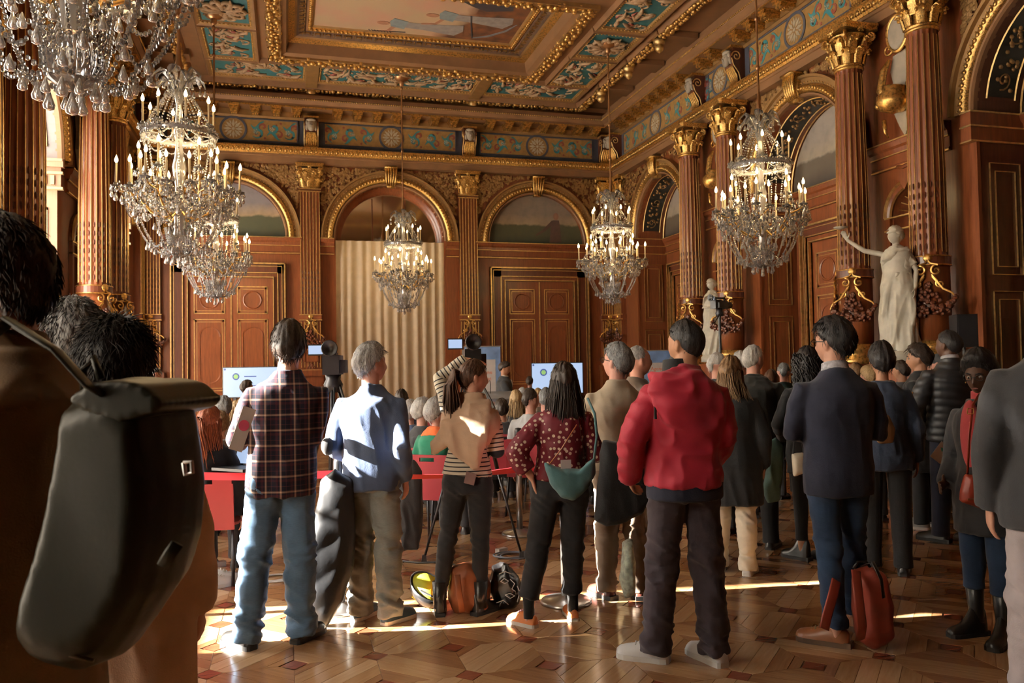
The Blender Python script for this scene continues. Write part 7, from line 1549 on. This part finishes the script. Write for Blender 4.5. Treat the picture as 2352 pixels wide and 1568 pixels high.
# red backpack beside the blazer man
RBK = plain('brick_red_canvas', (.26, .042, .024, 1), .5, 0, .12, 6)
o, b0 = soft([(1962, 1310), (1995, 1298), (2030, 1312), (2046, 1380), (2048, 1470), (2005, 1488), (1972, 1470), (1962, 1400)], 4.42, .20, 'backpack', RBK, 'brick-red backpack standing on the floor by the brown shoe', 'backpack', None, fold_top(64, .010, 3, 7), .010, 4)
world_tube('shoulder_strap', RBK, [at_depth(x, y, d)-b0 for x, y, d in ((1925, 1318, 4.45), (1912, 1370, 4.40), (1898, 1420, 4.34), (1893, 1444, 4.32))], [(.030, .006)]*4, None, o); world_tube('shoulder_strap', RBK, [at_depth(x, y, d)-b0 for x, y, d in ((1966, 1310, 4.30), (1972, 1370, 4.22), (1980, 1440, 4.22), (1976, 1468, 4.28))], [(.028, .006)]*4, None, o)
world_tube('top_strap', LEATHB, [at_depth(x, y, d)-b0 for x, y, d in ((1980, 1300, 4.36), (2005, 1290, 4.30), (2024, 1330, 4.28), (2030, 1372, 4.28))], [(.016, .005)]*4, None, o); world_tube('grab_handle', LEATHB, [at_depth(x, y, 4.4)-b0 for x, y in ((1960, 1305), (1970, 1290), (1990, 1290), (1998, 1302))], .008, None, o)
# bags at the feet of the woman in stripes
ORB = plain('rust_canvas', (.22, .062, .020, 1), .6, 0, .15, 8)
o, b0 = soft([(1040, 1300), (1075, 1288), (1110, 1300), (1128, 1360), (1122, 1404), (1050, 1408), (1030, 1370)], 5.22, .22, 'backpack', ORB, 'rust-orange backpack on the floor between the black boots', 'backpack', None, fold_top(65, .014, 4, 7), .011, 4); world_tube('shoulder_strap', ORB, [at_depth(x, y, 5.05)-b0 for x, y in ((1050, 1320), (1055, 1365), (1062, 1405))], [(.02, .005)]*3, None, o)
o, b0 = soft([(1130, 1300), (1165, 1290), (1192, 1320), (1202, 1362), (1182, 1398), (1140, 1398), (1124, 1350)], 5.30, .18, 'drawstring_bag', plain('black_glossy_bag', (.010, .010, .011, 1), .25), 'black bag with white line-drawn faces beside the black boots', 'bag', None, fold_top(66, .012, 5, 8), .010, 3)
for pts in (((1150, 1335), (1158, 1328), (1168, 1334), (1160, 1340), (1150, 1335)), ((1172, 1330), (1182, 1340), (1176, 1352), (1184, 1358)), ((1160, 1366), (1172, 1362), (1182, 1368), (1172, 1374), (1160, 1366)), ((1146, 1318), (1160, 1312), (1176, 1318)), ((1188, 1345), (1194, 1360), (1188, 1382)), ((1140, 1384), (1156, 1378), (1168, 1388))):
    world_tube('drawn_line', BANW, [at_depth(x, y, 5.195)-b0 for x, y in pts], .0028, None, o)
Hc = at_depth(985, 1352, 5.35); hm = thing('bicycle_helmet', (Hc.x, Hc.y, 0), .4, 'black bicycle helmet with yellow lining lying upside down on the floor', 'helmet')
mb = MB(); mb.lathe([(.0, -.12), (.07, -.11), (.115, -.06), (.13, .0), (.122, .004), (.108, -.05), (.065, -.095), (.0, -.105)], 24, T(0, 0, .125) @ RX(.5) @ S(.9, 1.2, 1)); mb.build('shell', BLKP, hm, True)
mb = MB(); mb.lathe([(.0, -.100), (.06, -.09), (.100, -.045), (.112, -.004)], 24, T(0, 0, .13) @ RX(.5) @ S(.9, 1.2, 1)); mb.build('lining', plain('acid_yellow', (.55, .55, .03, 1), .6), hm, True)
mb = MB()
for q in (-1, 1): mb.tube([(q*.10, -.06, .13), (q*.06, -.12, .10), (0, -.15, .06)], .006, 6)
mb.build('chin_strap', BLACKC, hm)
for k in range(5): mb = MB(); a = (k-2)*.5; mb.tube([(.115*math.sin(a), .09*math.cos(a), .07), (.06*math.sin(a), .05*math.cos(a)-.03, .022)], .010, 6); mb.build('rib', plain('acid_yellow', (.55, .55, .03, 1), .6), hm)
soft([(1432, 1245), (1452, 1235), (1458, 1300), (1456, 1362), (1436, 1372), (1425, 1330)], 5.25, .16, 'shopping_bag', plain('white_green_print', (.55, .66, .55, 1), .6, 0, .35, 30), 'white shopping bag with green print at the feet of the man in beige', 'bag', None, fold_top(67, .010, 4, 8), .011, 3)
# cables, plugs, laptop on the floor near the chairs
CABG = plain('grey_cable', (.14, .16, .20, 1), .5); CABW = plain('white_cable', (.62, .60, .56, 1), .5); CABK = plain('black_cable', (.012, .012, .013, 1), .5)
def coil(px, py, r, n, rc, mat, label, flat=.0):
    c = on_z(px, py); pts = []; rnd = random.Random(int(px))
    for i in range(n*18+1): a = 2*PI*i/18; q = r*(1+.10*math.sin(a*.37)+.06*math.sin(a*1.3)); pts.append((c.x+q*math.cos(a)+.02*math.sin(a*.21), c.y+q*.8*math.sin(a), rc+.0035*i/18*rc/.006))
    world_tube('cable_coil', mat, [Vector(p) for p in pts], rc, Vector((c.x, c.y, 0)), label=label, cat='cable', group='cables on the floor', n=6)
coil(1178, 1278, .13, 4, .006, CABG, 'grey cable coiled on the floor right of the striped woman'); coil(632, 1330, .13, 3, .006, CABW, 'white cable loops on the floor behind the blue jeans'); coil(490, 1330, .11, 2, .006, CABW, 'white cable loops beside the white trainers')
world_tube('floor_cable', CABK, [on_z(x, y, .008) for x, y in ((900, 1285), (960, 1292), (1015, 1290), (1060, 1300))], .007, label='black cable running along the floor behind the striped woman', cat='cable', group='cables on the floor')
c = on_z(1152, 1268); o = MB().cbox((0, 0, .018), .10, .05, .034).build('power_plug', CABW, loc=(c.x, c.y, 0), label='white plug lying on the coiled grey cable', cat='plug'); o.rotation_euler = (0, 0, .5)
c = on_z(470, 1305); t = thing('power_strip', (c.x, c.y, 0), .3, 'white multi-socket power strip under the bright red chair', 'power strip'); MB().box(-.16, .16, -.03, .03, 0, .04).build('housing', CABW, t)
for i in range(4): MB().lathe([(.018, .04), (.018, .043), (.014, .043), (.014, .041)], 12, T(-.11+i*.07, 0, 0)).build('socket', STEEL, t)
c = at_depth(548, 1075, 6.0); t = thing('laptop', c, -YAW-.5, 'open laptop in front of the red-haired woman', 'laptop'); MB().box(-.16, .16, -.11, .11, -.01, .01).build('keyboard_base', DARKM, t); MB().box(-.16, .16, -.006, .006, 0, .21, T(0, .11, .01) @ RX(-.25)).build('lid', DARKM, t); MB().box(-.15, .15, -.009, -.006, .01, .20, T(0, .11, .01) @ RX(-.25)).build('screen_picture', SCR, t)
c = on_z(478, 1352)
for q in (0, 1):
    t = thing('trainer', (c.x+.02*q, c.y+.14*q, 0), -1.1-.3*q, ['white trainer under the bright red chair, nearer of the pair', 'white trainer under the bright red chair, farther of the pair'][q], 'shoe', 'white trainers under the chair')
    for m, n_, mt in zip(SHOES['shoe'], ('upper', 'sole', 'lace'), (WHITEL, SOLEW, SOLEW)): obj(n_, m, mt, t)
# ================================================================== LOUDSPEAKER AND SENSOR
c = at_depth(2213, 760, 9.5); t = thing('loudspeaker', (c.x, c.y, 0), -YAW-.2, 'black loudspeaker on a stand in front of the right wall', 'loudspeaker'); z = c.z
MB().box(-.11, .11, -.14, .14, z-.19, z+.19).build('cabinet', BLKP, t); MB().box(-.10, .10, -.15, -.14, z-.18, z+.18).build('grille', DARKM, t); MB().tube([(0, 0, .5), (0, 0, z-.19)], .018, 8).build('pole', BLKP, t)
for k in range(3): a = k*2*PI/3; MB().tube([(0, 0, .55), (.4*math.cos(a), .4*math.sin(a), .01)], .014, 7).build('leg', BLKP, t)
r = ray(1639, 258); k = (XR-.20)/r.x; c = Vector((0, 0, CAM_H))+r*k; t = thing('wall_sensor', c, -HALFP, 'small white sensor box mounted under the right cornice', 'sensor'); MB().box(-.07, .07, -.03, .03, -.12, .12).build('housing', WHITEL, t); MB().box(-.025, .025, -.036, -.03, -.07, .07).build('lens', BLKP, t)
# ================================================================== STATUES
def statue(x, ytop, Xp, h, face, label, arms, head, zb, seed, stool=False):
    r = ray(x, ytop); k = Xp/r.x; c = Vector((0, 0, CAM_H))+r*k
    p = Person((c.x, c.y), face, h, label, 'f', MARBLE, 'marble statues', feet=((-.08, .02, 5), (.10, .06, -10)), arms=arms, head=head, res=.010, name='statue', cat='statue', z=zb, bulk=1.22)
    def ex(mb):
        mb.tube([(-.16, -.05, 1.0), (-.05, .13, 1.0), (.12, .13, .96), (.17, .0, .93)], [.035, .045, .04, .03], 8); mb.tube([(.0, .12, .98), (.06, .15, .80), (.10, .16, .55), (.08, .15, .40)], [.05, .05, .045, .03], 8); mb.tube([(-.14, .02, 1.02), (-.2, .04, .7), (-.22, .02, .4), (-.18, .0, .2)], [.05, .07, .07, .03], 8)
    p.top('draped_skirt', MARBLE, .02, .034, 0, 1, lambda P: .055*(ridged(P*np.array([9, 9, 1.1])+P[:, 2:3]*np.array([2.2, 1.2, 0]), seed)*.7+ridged(P*np.array([17, 17, 2.2]), seed+1)*.3-.3)*np.clip(1.25-P[:, 2], 0, 1), .35, arms=(), extra=ex, voxel=.012)
    p.top('bodice', MARBLE, 1.04, .026, .016, .5, fold_top(seed+4, .020, 6, 8), arms=(0,), voxel=.011, extra=lambda mb: [mb.tube([(-.15, .0, 1.44), (-.05, .13, 1.36), (.08, .14, 1.28), (.15, .08, 1.20)], [.03, .04, .04, .02], 8), mb.ell((-.06, .11, 1.27), (.06, .05, .06), 10, 8), mb.ell((.06, .11, 1.27), (.06, .05, .06), 10, 8), mb.tube([(-.14, .08, 1.12), (0, .13, 1.10), (.14, .08, 1.12)], .02, 8)])
    p.part('hair', hair_mesh(p.HM, 'tied', .018, 300, .04, seed, extra=lambda mb: (mb.ell((0, -.11, .0), (.045, .04, .045), 10, 8), mb.arch([(.085, -.012), (.10, 0), (.085, .012)], 0, 0, 24, 0, 2*PI, T(0, 0, .055) @ RX(HALFP-.25) @ S(1, 1, 1.2)))), MARBLE)
    m = MB(); m.lathe([(.27, -.14), (.27, -.02), (.24, .0), (.24, .03)], 24); b = m.build('plinth', MARBLE, p.o, True)
    return p
S1 = statue(2056, 524, 7.50, 1.61, -112, 'large white marble statue of a woman with one arm stretched out, between the right columns', {'R': ((.40, .10, 1.46), (.62, .16, 1.64), (.4, .1, .9), (-.3, 1, 0), .7), 'L': ((-.25, -.05, 1.13), (-.27, .03, .88), (0, .1, -1))}, (28, 4, 0), 1.65, 3, True)
m = MB(); m.lathe([(.02, 0), (.09, .02), (.10, .035), (.03, .03), (.0, .03)], 16, T(.70, .19, 1.80)); S1.part('dish', m.mesh('dish', True), MARBLE)
m = MB(); m.ell((-.10, -.12, .62), (.17, .10, .07), 16, 10); S1.part('stool_cushion', m.mesh('stool_cushion', True), MARBLE)
for sx in (-.2, .0): m = MB(); m.tube([(sx, -.15, .6), (sx*1.1, -.17, .3), (sx, -.16, .04)], [.03, .022, .03], 8); S1.part('stool_leg', m.mesh('stool_leg', True), MARBLE)
S2 = statue(1634, 642, 7.62, 1.42, -105, 'smaller white marble statue of a woman with folded arms, far right wall', {'R': ((.23, .03, 1.12), (.05, .2, 1.28), (-.6, .2, .5)), 'L': ((-.22, .0, 1.14), (-.02, .17, 1.10), (.8, .2, .1))}, (20, -6, 8), 1.70, 9)
c = at_depth(217, 640, 13.0); p = Person((c.x, c.y), 75, 1.66, 'white marble statue half hidden behind the left columns', 'f', MARBLE, 'marble statues', head=(-20, 2, 0), res=.012, name='statue', cat='statue', z=1.56); p.top('bodice', MARBLE, .02, .03, .015, 1, fold_top(77, .016, 3, 8), .3, voxel=.014); p.part('hair', hair_mesh(p.HM, 'tied', .02, 0, .04, 5), MARBLE)
soft([(918, 1065), (950, 1055), (968, 1080), (972, 1180), (962, 1262), (925, 1266), (914, 1180)], 6.7, .16, 'draped_coat', CHARC, 'dark grey coat draped over a chair right of the slate blue sweater', 'coat', None, fold_top(71, .012, 2, 8))
